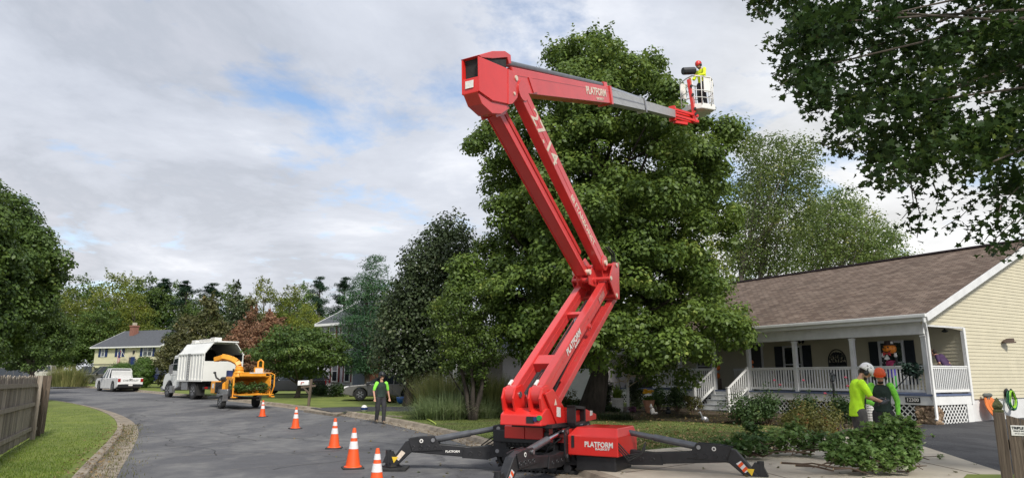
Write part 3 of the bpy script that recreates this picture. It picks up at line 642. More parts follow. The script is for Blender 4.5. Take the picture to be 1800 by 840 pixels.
def shingle_mat():
    m = bpy.data.materials.new('brown_shingles'); m.use_nodes = True; t = m.node_tree; b = t.nodes['Principled BSDF']; b.inputs['Roughness'].default_value = .95; b.inputs['Specular IOR Level'].default_value = .2
    tc = t.nodes.new('ShaderNodeTexCoord'); mp = t.nodes.new('ShaderNodeMapping'); mp.inputs['Rotation'].default_value = (0, 0, -math.atan2(U.y, U.x)); t.links.new(tc.outputs['Object'], mp.inputs[0])
    br = t.nodes.new('ShaderNodeTexBrick'); t.links.new(mp.outputs[0], br.inputs['Vector']); br.inputs['Scale'].default_value = 1; br.inputs['Brick Width'].default_value = .30; br.inputs['Row Height'].default_value = .16
    br.inputs['Mortar Size'].default_value = .014; br.inputs['Color1'].default_value = (.115, .082, .062, 1); br.inputs['Color2'].default_value = (.215, .165, .13, 1); br.inputs['Mortar'].default_value = (.07, .05, .045, 1); br.inputs['Bias'].default_value = -.1
    n = t.nodes.new('ShaderNodeTexNoise'); n.inputs['Scale'].default_value = 1.0; n.inputs['Detail'].default_value = 5; t.links.new(tc.outputs['Object'], n.inputs[0])
    r = t.nodes.new('ShaderNodeMapRange'); t.links.new(n.outputs['Fac'], r.inputs[0]); r.inputs[1].default_value = .3; r.inputs[2].default_value = .7; r.inputs[3].default_value = .8; r.inputs[4].default_value = 1.2
    hsn = t.nodes.new('ShaderNodeHueSaturation'); t.links.new(br.outputs['Color'], hsn.inputs['Color']); t.links.new(r.outputs[0], hsn.inputs['Value']); t.links.new(hsn.outputs[0], b.inputs['Base Color'])
    return m
M_['shingle'] = shingle_mat()
def lattice(mb, p0, d, n, L_, z0, z1, step=.20, wd=.036):
    p0, d, n = V(p0), V(d), V(n); hgt = z1 - z0; k = -hgt
    while k < L_:
        for sg in (1, -1):
            a, b = (k, k + hgt) if sg == 1 else (k + hgt, k); za, zb = z0, z1
            def clip(a, b, za, zb):
                if a == b: return None
                f0 = 0; f1 = 1
                for lim, s_ in ((0, 1), (L_, -1)):
                    da, db = (a - lim) * s_, (b - lim) * s_
                    if da < 0 and db < 0: return None
                    if da < 0: f0 = max(f0, da / (da - db))
                    if db < 0: f1 = min(f1, da / (da - db))
                return (a + (b - a) * f0, a + (b - a) * f1, za + (zb - za) * f0, za + (zb - za) * f1) if f1 > f0 + .02 else None
            c = clip(a, b, za, zb)
            if c:
                o_ = n * (.006 * sg); mb.bar(p0 + d * c[0] + V((0, 0, c[2])) + o_, p0 + d * c[1] + V((0, 0, c[3])) + o_, .008, wd, up=n.cross(V((0, 0, 1))).cross(n) if 0 else V((0, 0, 1)))
        k += step
def rail(mbr, mbb, p, q, zr=.93, step=.118, zb=.10):
    """top and bottom rail into mbr, balusters into mbb"""
    p, q = V(p), V(q); up = V((0, 0, 1)); L_ = (q - p).length
    mbr.bar(p + up * zr, q + up * zr, .09, .045); mbr.bar(p + up * (zr - .055), q + up * (zr - .055), .045, .06); mbr.bar(p + up * zb, q + up * zb, .05, .09)
    k = max(2, int(L_ / step))
    for i in range(k):
        c = p.lerp(q, (i + .5) / k); mbb.bar(c + up * (zb + .03), c + up * (zr - .07), .042, .042, up=q - p)
ho = thing('house', H(8, 5, 0), 'single storey cream sided house with brown shingle roof and white railed front porch', 'house')
# walls
mb = MB(); laps(mb, H(0, 0, 0), W_, -U, .93, 8, .127, lambda z: (PD if z < 3.42 else -.12, min(2 * TR - .0, 0)) if 0 else ((PD if z < 3.42 else -.12) if z < ZE + .02 else max((z - ZE) / SL - .3 + .02, 0), 2 * TR - max((z - ZE) / SL - .3, 0) - .02))
laps(mb, H(0, PD, 0), U, -W_, ZD, 3.75, .127, lambda z: (0, SE))
hbox(mb, .03, SE, PD + .03, 2 * TR - .3, .9, 3.7); mb.add([H(.06, 0.1, 3.6), H(.06, 2 * TR, 3.6), H(.06, TR, zroof(TR) - .05), H(.12, 0.1, 3.6), H(.12, 2 * TR, 3.6), H(.12, TR, zroof(TR) - .05)], [(0, 1, 2), (5, 4, 3), (0, 3, 4, 1), (1, 4, 5, 2), (2, 5, 3, 0)])
mb.build('wall', M_['cream'], ho)
mb = MB(); hbox(mb, .03, SE, PD, 2 * TR - .3, -.1, .93); mb.build('foundation', M_['trim'], ho)
# roof
mb = MB(); th = .10
for (t0, t1) in ((-.42, TR), (TR, 2 * TR + .4)):
    a, b = zroof(t0) if t0 > -1 else 0, zroof(t1)
    mb.add([H(-.32, t0, a), H(SE, t0, a), H(SE, t1, b), H(-.32, t1, b), H(-.32, t0, a - th), H(SE, t0, a - th), H(SE, t1, b - th), H(-.32, t1, b - th)],
           [(0, 1, 2, 3), (7, 6, 5, 4), (0, 4, 5, 1), (1, 5, 6, 2), (2, 6, 7, 3), (3, 7, 4, 0)])
rf = mb.build('roof', M_['shingle'], ho)
mb = MB(); mb.bar(H(-.33, TR, zroof(TR) + .03), H(SE, TR, zroof(TR) + .03), .32, .07); mb.build('ridge_cap', mat('dark_ridge', (.05, .035, .04), .9, bump=.4, bscale=12), rf)
mb = MB()
for a, b in ((-.34, -.05), (-.05, .0)):
    pass
for t0, t1 in ((-.42, TR), (2 * TR + .4, TR)):
    p, q = H(-.34, t0, zroof(t0) - .13), H(-.34, t1, zroof(t1) - .13); mb.bar(p, q, .05, .24)
    p, q = H(-.30, t0, zroof(t0) - .02), H(-.30, t1, zroof(t1) - .02); mb.bar(p, q, .12, .035)
    mb.bar(H(-.17, t0, zroof(t0) - .235), H(-.17, t1, zroof(t1) - .235), .32, .02)
mb.build('rake_board', M_['trim'], rf)
mb = MB(); mb.bar(H(-.36, -.48, ZE - .10), H(SE, -.48, ZE - .10), .12, .12); hbox(mb, -.3, SE, -.415, -.38, ZE - .29, ZE - .05)
mb.build('gutter', M_['white'], rf, bevel=.02)
mb = MB(); dpx = [H(-.28, -.48, ZE - .16), H(-.28, -.48, ZE - .30), H(-.14, -.16, ZE - .58), H(-.12, -.10, ZE - .8), H(-.12, -.10, .36), H(-.12, -.16, .30)]
mb.tube(dpx, .052, 8); mb.build('downspout', M_['white'], rf, smooth=True)
# porch ceiling and beam
mb = MB(); hbox(mb, 0.02, SE, -.38, PD - .02, 3.54, 3.57); mb.build('porch_ceiling', M_['trim'], ho)
mb = MB(); hbox(mb, 0, SE, -.09, .13, 3.14, 3.54); hbox(mb, -.035, -.005, -.14, PD + .05, 3.40, 3.46); mb.build('porch_beam', M_['trim'], ho)
# deck
mb = MB(); hbox(mb, -.06, SE, -.14, PD, ZD - .06, ZD); mb.build('porch_floor', M_['deckblue'], ho)
mb = MB(); hbox(mb, -.03, SE, -.10, -.06, ZD - .36, ZD - .062); hbox(mb, -.032, .01, -.06, PD, ZD - .36, ZD - .062); mb.build('rim_board', M_['white'], ho)
mb = MB(); hbox(mb, -.025, .03, PD + .45 - 1.62, PD - 1.22 + .3, ZD - .345, ZD - .07); mb.build('rim_gap', M_['iron'], ho)
mb = MB(); lattice(mb, H(.6, -.05, 0), U, -W_, 16.5, Z0, ZD - .36); mb.build('lattice_skirt', M_['white'], ho); mb = MB(); lattice(mb, H(-.0, .35, 0), W_, -U, PD - .75, Z0, ZD - .36); mb.build('lattice_skirt', M_['white'], ho)
mb = MB(); hbox(mb, .04, SE, .02, .05, Z0, ZD - .36); hbox(mb, .05, .08, .1, PD, Z0, ZD - .36); mb.build('skirt_backing', M_['iron'], ho)
mb = MB(); hbox(mb, -.03, .05, PD - .38, PD + .0, Z0 - .1, ZD - .36); mb.build('skirt_end_post', M_['white'], ho)
# stone pier: rough stones stacked round a core
rnd = random.Random(4)
mb = MB(); hbox(mb, .02, .52, -.02, .42, 0, ZD - .38)
for k in range(90):
    f = rnd.choice('fsf'); z = rnd.uniform(.12, ZD - .45); r = (rnd.uniform(.06, .13), rnd.uniform(.06, .12), rnd.uniform(.05, .10))
    c = H(rnd.uniform(.0, .56), -.02, z) if f == 'f' else H(.0, rnd.uniform(0, .4), z)
    mb.ell(c, r, 7, 5, Euler((rnd.random() * 3, rnd.random() * 3, rnd.random() * 3)).to_matrix())
mb.build('stone_pier', mat('brown_field_stone', (.10, .06, .035), .9, col2=(.36, .26, .17), vscale=5, bump=.6, bscale=14), ho)
# porch posts
posts = [.07] + [hs(px, .02) for px in (1502, 1400, 1318)] + [hs(1256, .02), hs(1196, .02), hs(1150, .02)]
for i, s_ in enumerate(posts):
    w2 = .075 if i else .08; mb = MB(); hbox(mb, s_ - w2, s_ + w2, -.06, -.06 + 2 * w2, ZD, 3.12); hbox(mb, s_ - w2 - .02, s_ + w2 + .02, -.08, -.04 + 2 * w2, 3.04, 3.10); mb.build('porch_post', M_['trim'], ho, bevel=.008)
mb = MB(); hbox(mb, -.07, .05, PD - .06, PD + .07, ZD - .36, 3.44); mb.build('porch_post', M_['white'], ho)
mb = MB(); hbox(mb, -.06, .02, -.10, -.02, .93, ZD); hbox(mb, -.03, .0, -.12, .1, 3.40, ZE - .15); mb.build('corner_trim', M_['white'], ho)
sL, sR = hs(1256, -.05, 1.6), hs(1316, -.05, 1.6)        # the gap where the steps come up
def railing(a, b):
    mbr, mbb = MB(), MB(); rail(mbr, mbb, a, b); r = mbr.build('railing', M_['white'], ho, bevel=.006); mbb.build('balusters', M_['white'], r); return r
seg = [posts[0] + .08, posts[1], posts[2], posts[3]]
for a, b in zip(seg, seg[1:]): railing(H(a + .05, 0, ZD), H(b - .05, 0, ZD))
for a, b in zip(posts[4:], posts[5:]): railing(H(a + .05, 0, ZD), H(b - .05, 0, ZD))
railing(H(0, .12, ZD), H(0, PD - .06, ZD))
railing(H(sR, PD * .62, ZD), H(sL + .25, PD * .62, ZD))
# steps go out from the gap towards the lawn
st = thing('porch_steps', H((sL + sR) / 2, -.8, Z0), 'white and grey wooden porch steps between two sloping white handrails', 'steps')
n = 5; run = .29; rise = (ZD - Z0) / (n + 0)
s0, s1 = sR + .06, sL - .06
for i in range(n):
    zt = ZD - rise * (i + 0) - rise; t1 = -.10 - run * i
    if i < n - 0:
        z = ZD - rise * (i + 1)
        mb = MB(); hbox(mb, s0, s1, t1 - run - .02, t1 + .0, z - .04, z) if z > Z0 + .02 else None
        if mb.v: mb.build('tread', M_['stepgrey'], st)
        mb = MB(); hbox(mb, s0 + .01, s1 - .01, t1 - .012, t1 + .012, z, z + rise - .045); mb.build('riser', M_['white'], st)
bot = -.10 - run * (n - 1)
for s_ in (s0 - .05, s1 + .05):
    mbr, mbb = MB(), MB(); a = H(s_, -.08, ZD); b = H(s_, bot - .05, Z0 + rise)
    up = V((0, 0, 1)); mbr.bar(a + up * .92, b + up * .92, .09, .05); mbr.bar(a + up * .14, b + up * .14, .05, .10)
    for i in range(10): c = a.lerp(b, (i + .5) / 10); mbb.bar(c + up * .16, c + up * .90, .04, .04, up=U)
    r = mbr.build('handrail', M_['white'], st); mbb.build('balusters', M_['white'], r)
    mb = MB(); hbox(mb, s_ - .055, s_ + .055, bot - .16, bot - .05, Z0, Z0 + 1.12); hbox(mb, s_ - .07, s_ + .07, bot - .175, bot - .035, Z0 + 1.12, Z0 + 1.16); mb.build('newel_post', M_['white'], st)
    mb = MB(); hbox(mb, s_ - .055, s_ + .055, -.16, -.06, ZD - .36, ZD + .98); mb.build('newel_post', M_['white'], st)
mb = MB(); mb.add([H(s0 - .03, -.1, Z0), H(s0 - .03, bot, Z0), H(s0 - .03, bot, Z0 + rise - .05), H(s0 - .03, -.1, ZD - .3), H(s0, -.1, Z0), H(s0, bot, Z0), H(s0, bot, Z0 + rise - .05), H(s0, -.1, ZD - .3)], [(0, 1, 2, 3), (7, 6, 5, 4), (0, 4, 5, 1), (1, 5, 6, 2), (2, 6, 7, 3)]); mb.build('stringer', M_['white'], st)
# windows, shutters and door on the porch wall (plane t = PD)
def window(par, Hf, s0, s1, z0, z1, shut=None, sw=.38, shutmat='darkshut', split=True, frm='trim', gl='glass', mull=0):
    """Hf(s, out, z): s along the wall, out = distance proud of it"""
    def bx(mb, a, b, o0, o1, c, d):
        mb.add([Hf(a, o0, c), Hf(b, o0, c), Hf(b, o1, c), Hf(a, o1, c), Hf(a, o0, d), Hf(b, o0, d), Hf(b, o1, d), Hf(a, o1, d)], [(0, 3, 2, 1), (4, 5, 6, 7), (0, 1, 5, 4), (1, 2, 6, 5), (2, 3, 7, 6), (3, 0, 4, 7)])
    mb = MB(); bx(mb, s0, s1, .018, .03, z0, z1); wn = mb.build('window', M_[gl], par)
    mb = MB(); fw = .07
    bx(mb, s0 - fw, s0 + .02, 0, .06, z0 - fw, z1 + fw); bx(mb, s1 - .02, s1 + fw, 0, .06, z0 - fw, z1 + fw); bx(mb, s0 + .02, s1 - .02, 0, .058, z1 - .02, z1 + fw); bx(mb, s0 + .02, s1 - .02, 0, .075, z0 - fw, z0 + .02)
    if split: bx(mb, s0 + .02, s1 - .02, 0, .05, (z0 + z1) / 2 - .025, (z0 + z1) / 2 + .025)
    for i in range(mull): c = s0 + (s1 - s0) * (i + 1) / (mull + 1); bx(mb, c - .015 - .02 * (mull == 1), c + .015 + .02 * (mull == 1), 0, .052, z0, z1)
    mb.build('frame', M_[frm], wn)
    if shut:
        for a, b in ((s0 - fw - .03 - sw, s0 - fw - .03), (s1 + fw + .03, s1 + fw + .03 + sw)):
            mb = MB(); bx(mb, a, b, .01, .045, z0 - .06, z1 + .06)
            k = int((z1 - z0) / .07)
            for i in range(k): zz_ = z0 + (z1 - z0) * (i + .5) / k; bx(mb, a + .05, b - .05, .045, .055, zz_ - .018, zz_ + .018)
            mb.build('shutter', M_[shutmat], par)
    return wn
HP = lambda s, o_, z: H(s, PD - o_ - .016, z)
a, b = hs(1591, PD), hs(1552, PD); window(ho, HP, a, b, ZD + .35, 3.02, 1, .36)
a, b = hs(1411, PD), hs(1382, PD); window(ho, HP, a, b, ZD + .35, 3.0, 1, .42)
a, b = hs(1262, PD), hs(1228, PD); window(ho, HP, a, b, ZD + .35, 3.0, None)
a, b = hs(1341, PD), hs(1319, PD)
mb = MB(); hbox(mb, a, b, PD - .05, PD - .02, ZD, ZD + 2.05); dr = mb.build('door', mat('dark_door', (.018, .02, .022), .4), ho)
mb = MB(); hbox(mb, a - .09, a, PD - .06, PD - .01, ZD, ZD + 2.14); hbox(mb, b, b + .09, PD - .06, PD - .01, ZD, ZD + 2.14); hbox(mb, a, b, PD - .06, PD - .01, ZD + 2.05, ZD + 2.14); mb.build('frame', M_['trim'], dr)
mb = MB(); mb.ell(H(a + .1, PD - .09, ZD + 1.0), .035); mb.build('handle', M_['chrome'], dr)
# lap lines on the recessed end wall; corner light
mb = MB(); p = H(.6, PD - .35, 3.36); mb.tube([H(.35, PD - .5, 3.44), H(.35, PD - .5, 3.36)], .02, 6); mb.ell(H(.35, PD - .5, 3.32), (.10, .10, .05)); tag(mb.build('porch_camera', M_['iron']), 'small dark light fitting under the porch ceiling by the side wall', 'light')
# house number plaque
pc = H(.62, -.10, ZD - .2); num = thing('house_number', pc, 'black plaque with white house number on the porch rim board', 'sign')
mb = MB(); hbox(mb, .36, .86, -.125, -.102, ZD - .29, ZD - .11); mb.build('plaque', M_['iron'], num)
text('12300', .17, M_['decal'], num, H(.61, -.128, ZD - .2), -U, (0, 0, 1), .002, .002, name='digits')
# wall items
TA, TB = hs(1490, PD), hs(1459, PD); zc = 2.05; tw = (TB - TA) / 2; cs = (TA + TB) / 2
art = thing('wall_art', H(cs, PD - .04, 1.6), 'black metal arched wall art with a tree cut into it, on the cream porch wall', 'wall art')
mb = MB(); N_ = 14; arc = [H(cs + tw * math.cos(math.pi * i / N_), PD - .05, 2.36 + tw * 1.15 * math.sin(math.pi * i / N_)) for i in range(N_ + 1)]
mb.tube([H(cs + tw, PD - .05, 1.55)] + arc + [H(cs - tw, PD - .05, 1.55), H(cs + tw, PD - .05, 1.55)], .022, 6); mb.build('frame', M_['iron'], art)
mb = MB(); mb.tube([H(cs, PD - .05, 1.58), H(cs + .01, PD - .05, 1.9), H(cs, PD - .05, 2.25)], [.10, .055, .045], 6)
rr = random.Random(2)
def br_(p, ang, L_, r, k):
    q = (p[0] + math.cos(ang) * L_, p[1] + math.sin(ang) * L_); x = abs(q[0] - cs) / tw
    if x > .95 or q[1] > 2.36 + tw * 1.1 * math.sqrt(max(0, 1 - x * x)): return
    mb.tube([H(p[0], PD - .05, p[1]), H(q[0], PD - .05, q[1])], [r, r * .75], 4, False)
    if k: 
        for da in (-.5, .05, .55): br_(q, ang + da + rr.uniform(-.2, .2), L_ * .74, r * .72, k - 1)
for a_ in (.5, 1.0, 1.57, 2.1, 2.65): br_((cs, 2.15), a_, .22, .03, 3)
for a_ in (-.3, -.9, math.pi + .3, math.pi + .9): br_((cs, 1.72), a_, .2, .03, 1)
mb.build('tree_cutout', M_['iron'], art)
mb = MB(); hbox(mb, TA, TB, PD - .045, PD - .040, 1.56, 2.3); mb.build('mesh_panel', mat('dark_mesh', (.03, .032, .03), .7), art)
mb = MB(); c = H(hs(1354, PD), PD - .05, 1.95); mb.lathe([(.02, -.05), (.16, -.04), (.17, 0), (.12, .02)], c, -W_, 16); tag(mb.build('wall_ornament', mat('dull_red', (.16, .045, .03), .7)), 'small dull red round ornament hung between dark door and shutter', 'ornament')
mb = MB()
c = H(hs(1414, PD), PD - .06, 3.22); 
for sg in (1, -1): mb.prism([c, c + U * sg * .16 + V((0, 0, .10)), c + U * sg * .14 - V((0, 0, .02)), c + U * sg * .08 - V((0, 0, .1))], -W_ * .012)
tag(mb.build('butterfly_ornament', M_['iron']), 'small black butterfly ornament above the window shutter under the porch ceiling', 'ornament')

# the neighbouring mauve house with garage, behind the maple
def simple_house(name, label, A, ang, L_, D_, z0, zw, m, ridge=2.2, roofm='darkroof', over=.3, gable='side', lap=.13):
    """A = front-left corner seen from the street; local x along the front, y back"""
    t = thing(name, (A[0], A[1], z0), label, 'house'); M = frame((A[0], A[1], 0), ang); c, s = math.cos(ang), math.sin(ang); d = V((c, s, 0)); b = V((-s, c, 0)); A3 = V((A[0], A[1], 0))
    mb = MB(); laps(mb, A3, d, -b, z0, zw, lap, lambda z: (0, L_))
    if gable == 'side':
        ex = lambda z: (0, D_) if z < zw else ((z - zw) / ridge * D_ / 2, D_ - (z - zw) / ridge * D_ / 2)
        laps(mb, A3 + d * L_, b, d, z0, zw + ridge - .1, lap, ex); laps(mb, A3, b, -d, z0, zw + ridge - .1, lap, ex)
    mb.M = M; mb.box(.03, L_ - .03, .03, D_, z0 - .5, zw - .02)
    if gable == 'side':
        mb.add([(.05, 0, zw - .1), (.05, D_, zw - .1), (.05, D_ / 2, zw + ridge - .05), (L_ - .05, 0, zw - .1), (L_ - .05, D_, zw - .1), (L_ - .05, D_ / 2, zw + ridge - .05)], [(0, 1, 2), (5, 4, 3), (0, 3, 4, 1), (1, 4, 5, 2), (2, 5, 3, 0)])
    mb.build('wall', M_[m], t)
    mb = MB(M); sl = ridge / (D_ / 2); th = .12
    for y0, y1, za, zb in ((-over, D_ / 2, zw - over * sl, zw + ridge), (D_ + over, D_ / 2, zw - over * sl, zw + ridge)):
        mb.add([(-over, y0, za + .1), (L_ + over, y0, za + .1), (L_ + over, y1, zb + .1), (-over, y1, zb + .1), (-over, y0, za), (L_ + over, y0, za), (L_ + over, y1, zb), (-over, y1, zb)], [(0, 1, 2, 3), (7, 6, 5, 4), (0, 4, 5, 1), (1, 5, 6, 2), (2, 6, 7, 3), (3, 7, 4, 0)])
    rf = mb.build('roof', M_[roofm], t)
    mb = MB(M); mb.box(-over, L_ + over, -over - .08, -over - .002, zw - over * sl - .08, zw - over * sl + .09); mb.box(-over, L_ + over, -over, -.02, zw - over * sl - .1, zw - over * sl - .07); mb.build('gutter', M_['white'], rf)
    for sx in (-over - .03, L_ + over + .03):
        mb = MB(M); 
        for y0 in (-over, D_ + over): mb.bar((sx, y0, zw - over * sl + .0), (sx, D_ / 2, zw + ridge), .04, .22)
        mb.build('rake_board', M_['white'], rf)
    HF = lambda x, o_, z: M @ V((x, -o_ - .016, z))
    return t, M, HF, rf
pA = at(884, 660, 37.5); pB = at(1124, 660, 37.5)
gz0 = h(37.5) + .1; gL = pB.x - pA.x
gh, gM, gHF, _ = simple_house('garage_house', 'mauve sided house with white garage door half hidden behind the big maple', (pA.x, pA.y), 0, gL, 9, gz0, gz0 + 2.75, 'mauve', 2.0)
x0, x1 = at(966, 660, 37.5).x - pA.x, at(1046, 660, 37.5).x - pA.x
mb = MB(gM); mb.box(x0, x1, -.05, -.03, gz0, gz0 + 2.2)
for i in range(4): mb.box(x0 + .02, x1 - .02, -.065, -.05, gz0 + .03 + i * .55, gz0 + .53 + i * .55)
gd = mb.build('garage_door', M_['white'], gh)
mb = MB(gM)
for i in range(4): xx = x0 + (x1 - x0) * (i + .5) / 4; mb.box(xx - .2, xx + .2, -.075, -.066, gz0 + 1.78, gz0 + 2.05)
mb.build('panes', M_['glassl'], gd)
mb = MB(gM)
for a, b in ((x0 - .16, x0), (x1, x1 + .16)): mb.box(a, b, -.07, -.02, gz0, gz0 + 2.36)
mb.box(x0, x1, -.07, -.02, gz0 + 2.2, gz0 + 2.36); mb.box(x1 + .16, x1 + .30, -.05, -.018, gz0, gz0 + 2.7)
mb.build('trim', M_['white'], gh)

# lilac house with red shutters behind the parked cars
p0 = at(560, 660, 50); p1 = at(668, 660, 46.5)
lz = h(48) + .1; d = V((p1.x - p0.x, p1.y - p0.y)); ang = math.atan2(d.y, d.x); LL = d.length
lh, lM, lHF, _ = simple_house('two_storey_house', 'pale lilac two storey house with dark red shutters behind the parked cars', (p0.x, p0.y), ang, LL, 8, lz, lz + 5.0, 'lilac', 1.9)
for px0, px1 in ((585, 596), (608, 618)):
    a = (px0 - 560) / 108 * LL; b = (px1 - 560) / 108 * LL
    window(lh, lHF, a + .05, b - .05, lz + .9, lz + 2.3, 1, .13, 'redshut', mull=0)
    window(lh, lHF, a - .4, b - .5, lz + 3.7, lz + 4.7, 1, .13, 'redshut', mull=0)
mb = MB(lM); mb.box(LL * .58, LL * .93, -.04, -.018, lz, lz + 2.3)
for i in range(4): mb.box(LL * .585, LL * .925, -.055, -.04, lz + .03 + i * .56, lz + .55 + i * .56)
mb.build('garage_door', mat('blue_grey_door', (.17, .20, .26), .6), lh)
mb = MB(lM); mb.box(LL * .55, LL * .58, -.05, -.017, lz, lz + 2.6); mb.box(LL * .93, LL * .955, -.05, -.017, lz, lz + 2.6); mb.box(-.02, .1, -.05, -.017, lz, lz + 4.9); mb.build('trim', M_['white'], lh)
mb = MB(); q0 = at(632, 660, 46.2); q1 = at(668, 660, 45.8); mb.bar((q0.x + .5, q0.y, lz + 1.3), (q1.x, q1.y, lz + 1.3), .3, 2.6); mb.build('brick_wing', M_['brick'], lh)
mbL = MB(); lattice(mbL, lM @ V((.2, -1.2, 0)), (lM.to_3x3() @ V((1, 0, 0))), (lM.to_3x3() @ V((0, -1, 0))), 3.2, lz, lz + .75); mbL.build('lattice_skirt', M_['white'], lh)

# far yellow split-level house
A_ = at(163, 650, 98); B_ = at(278, 650, 93); fz = h(95) + .15
d = V((B_.x - A_.x, B_.y - A_.y)); ang = math.atan2(d.y, d.x); LL = d.length
zg = at(200, 656, 95).z; z1 = at(200, 639, 95).z; z2 = at(200, 607, 95).z
fh, fM, fHF, frf = simple_house('split_level_house', 'pale yellow split level house with blue shutters, dark grey roof and brick chimney', (A_.x, A_.y), ang, LL, 9.5, z1, z2, 'yell', 2.35, over=.45, lap=.16)
mb = MB(fM); mb.box(.3, LL - .3, .45, 9, zg - 1, z1 - .05); mb.build('lower_wall', M_['lilac'], fh)
mb = MB(fM); mb.box(-.0, LL, .0, .6, z1 - .12, z1 - .01); mb.build('overhang', M_['darkshut'], fh)
f = lambda px: (px - 163) / 115 * LL
for a, b, m_ in ((176, 181.5, 0), (206, 212, 0), (250, 265, 1)): window(fh, fHF, f(a), f(b), z1 + (z2 - z1) * .42, z2 - .28, 1, .5, 'navy', frm='white', gl='glassl', mull=m_)
mb = MB(fM); mb.box(f(224), f(238), -.05, -.018, z1 - .1, z2 - .05); mb.build('entry_recess', M_['cream'], fh)
mb = MB(fM); mb.box(f(230.5), f(237), -.10, -.055, zg - .2, zg + 1.75 + .5); mb.build('door', M_['navy'], fh)
mb = MB(fM); mb.box(f(227), f(230.2), -.10, -.055, zg - .2, zg + 2.2); mb.box(f(237.2), f(239), -.10, -.055, zg - .2, zg + 2.0); mb.build('side_light', M_['glassl'], fh)
mb = MB(fM); xx = f(234.5); mb.box(xx - .12, xx + .12, -.2, -.055, z2 - 1.1, z2 - .7); mb.build('porch_lamp', M_['iron'], fh)
mb = MB(fM); xx = f(191); mb.box(xx - .42, xx + .42, 3.0, 3.8, z2 + 1, z2 + 2.9); mb.box(xx - .5, xx + .5, 2.92, 3.88, z2 + 2.9, z2 + 3.1); ch = mb.build('chimney', M_['brick'], frf)
mb = MB(fM); mb.box(xx - .22, xx + .22, 3.2, 3.6, z2 + 3.1, z2 + 3.5); mb.build('chimney_pot', M_['concrete'], ch)
for x_ in (f(183), f(205), f(262)):
    mb = MB(fM); mb.box(x_ - .5, x_ + .5, .40, .44, z1 - 1.0, z1 - .35); mb.build('basement_window', M_['navy'], fh)
mb = MB(fM); mb.tube([(LL - .1, -.4, z2 - .1), (LL + .05, -.1, z2 - .6), (LL + .05, -.1, zg)], .06, 6); mb.build('downspout', M_['white'], fh)
fl = thing('flag', fM @ V((f(222), -.3, z1 + 1)), 'striped red, white and blue flag by the blue door of the yellow house', 'flag')
mb = MB(fM); mb.tube([(f(223), -.05, z1 + .6), (f(221.5), -1.0, z1 + 1.9)], .03, 6); mb.build('pole', M_['white'], fl)
flagM = {'r': mat('flag_red', (.35, .03, .04), .8), 'w': M_['decal'], 'b': M_['navy']}
for i in range(6):
    mb = MB(fM); x = f(221.3) - .1 * i; mb.box(x - .05, x + .05, -1.0, -.98, z1 - .7 + .05 * i, z1 + 1.75 - .12 * i); mb.build('flag_stripe', flagM['r' if i % 2 == 0 else 'w'], fl)
mb = MB(fM); mb.box(f(221.3) - .3, f(221.3) + .05, -1.025, -1.005, z1 + .8, z1 + 1.6); mb.build('flag_field', flagM['b'], fl)

# white picket fence and porch of the next house, centre of the photo
pk = thing('picket_fence', G(708, 694, YH), 'white picket fence panel behind the tall ornamental grass', 'fence')
a, b = G(708, 692, YH), G(845, 697, YH); a.z = h(a.y) + .3; 
b.y = a.y + .5; b.z = a.z
mb = MB(); up = V((0, 0, 1)); 
mb.bar(a + up * 1.05, b + up * 1.05, .06, .09); mb.bar(a + up * .12, b + up * .12, .06, .09)
k = int((b - a).length / .115)
for i in range(k): c = a.lerp(b, (i + .5) / k); mb.bar(c + V((0, -.03, .05)), c + V((0, -.03, 1.02)), .02, .08, up=(1, 0, 0))
mb.build('pickets', M_['white'], pk)
for f_ in (0, .33, .66, 1): c = a.lerp(b, f_); mb = MB(); mb.bar(c + V((0, 0, -.2)), c + V((0, 0, 1.28)), .1, .1, up=(0, 1, 0)); mb.ell(c + V((0, 0, 1.33)), .075); mb.build('fence_post', M_['white'], pk)
# porch of that house: posts, beam and wall behind
pz = h(40) + .1
pA = at(752, 660, 40.5); pB = at(884, 660, 40.5)
nh, nM, nHF, _ = simple_house('porch_house', 'grey house with white porch posts seen under the multi stemmed tree', (pA.x, pA.y + 2.4), 0, pB.x - pA.x, 7, pz, pz + 2.9, 'mauve', 1.9)
for px in (762, 782, 800):
    p = at(px, 660, 40.6); mb = MB(); mb.box(p.x - .12, p.x + .12, p.y - .12, p.y + .12, pz, pz + 2.55); mb.box(p.x - .18, p.x + .18, p.y - .18, p.y + .18, pz + 2.4, pz + 2.6); mb.build('porch_post', M_['trim'], nh)
mb = MB(); mb.box(pA.x, pB.x, pA.y - .2, pA.y + .1, pz + 2.55, pz + 2.85); mb.box(pA.x, pB.x, pA.y + .1, pA.y + 2.35, pz + 2.75, pz + 2.85); mb.build('porch_roof', M_['trim'], nh)
wx = at(840, 660, 43).x - pA.x; window(nh, nHF, 2.0, 3.0, pz + .8, pz + 2.2, None, frm='white')
# ------------------------------------------------------------ the red tracked lift
DV = V((.49, .8717, 0)); NV = V((.8717, -.49, 0)); C0 = V((.93, 13.45, 0)); UP = V((0, 0, 1))
def Lp(s, t, z): return C0 + DV * s + NV * t + UP * z
def LSZ(px, py, t):
    """point of the boom's own upright plane (offset t sideways) that the photo shows at px, py"""
    lo, hi = -8, 14; r = ray(px, py); p0 = C0 + NV * t; k = r.x / r.y     # x = k*y
    s = (k * p0.y - p0.x) / (DV.x - k * DV.y); y = p0.y + DV.y * s
    return (s, CAMZ + r.z / r.y * y)
def plate(mb, pts, t0, t1):   # pts in (s,z), a solid plate from t0 to t1
    return mb.prism([Lp(s, t0, z) for s, z in pts], NV * (t1 - t0))
def pplate(mb, px, tref, t0, t1): return plate(mb, [LSZ(x, y, tref) for x, y in px], t0, t1)
def seg(a, b, f): return (a[0] + (b[0] - a[0]) * f, a[1] + (b[1] - a[1]) * f)
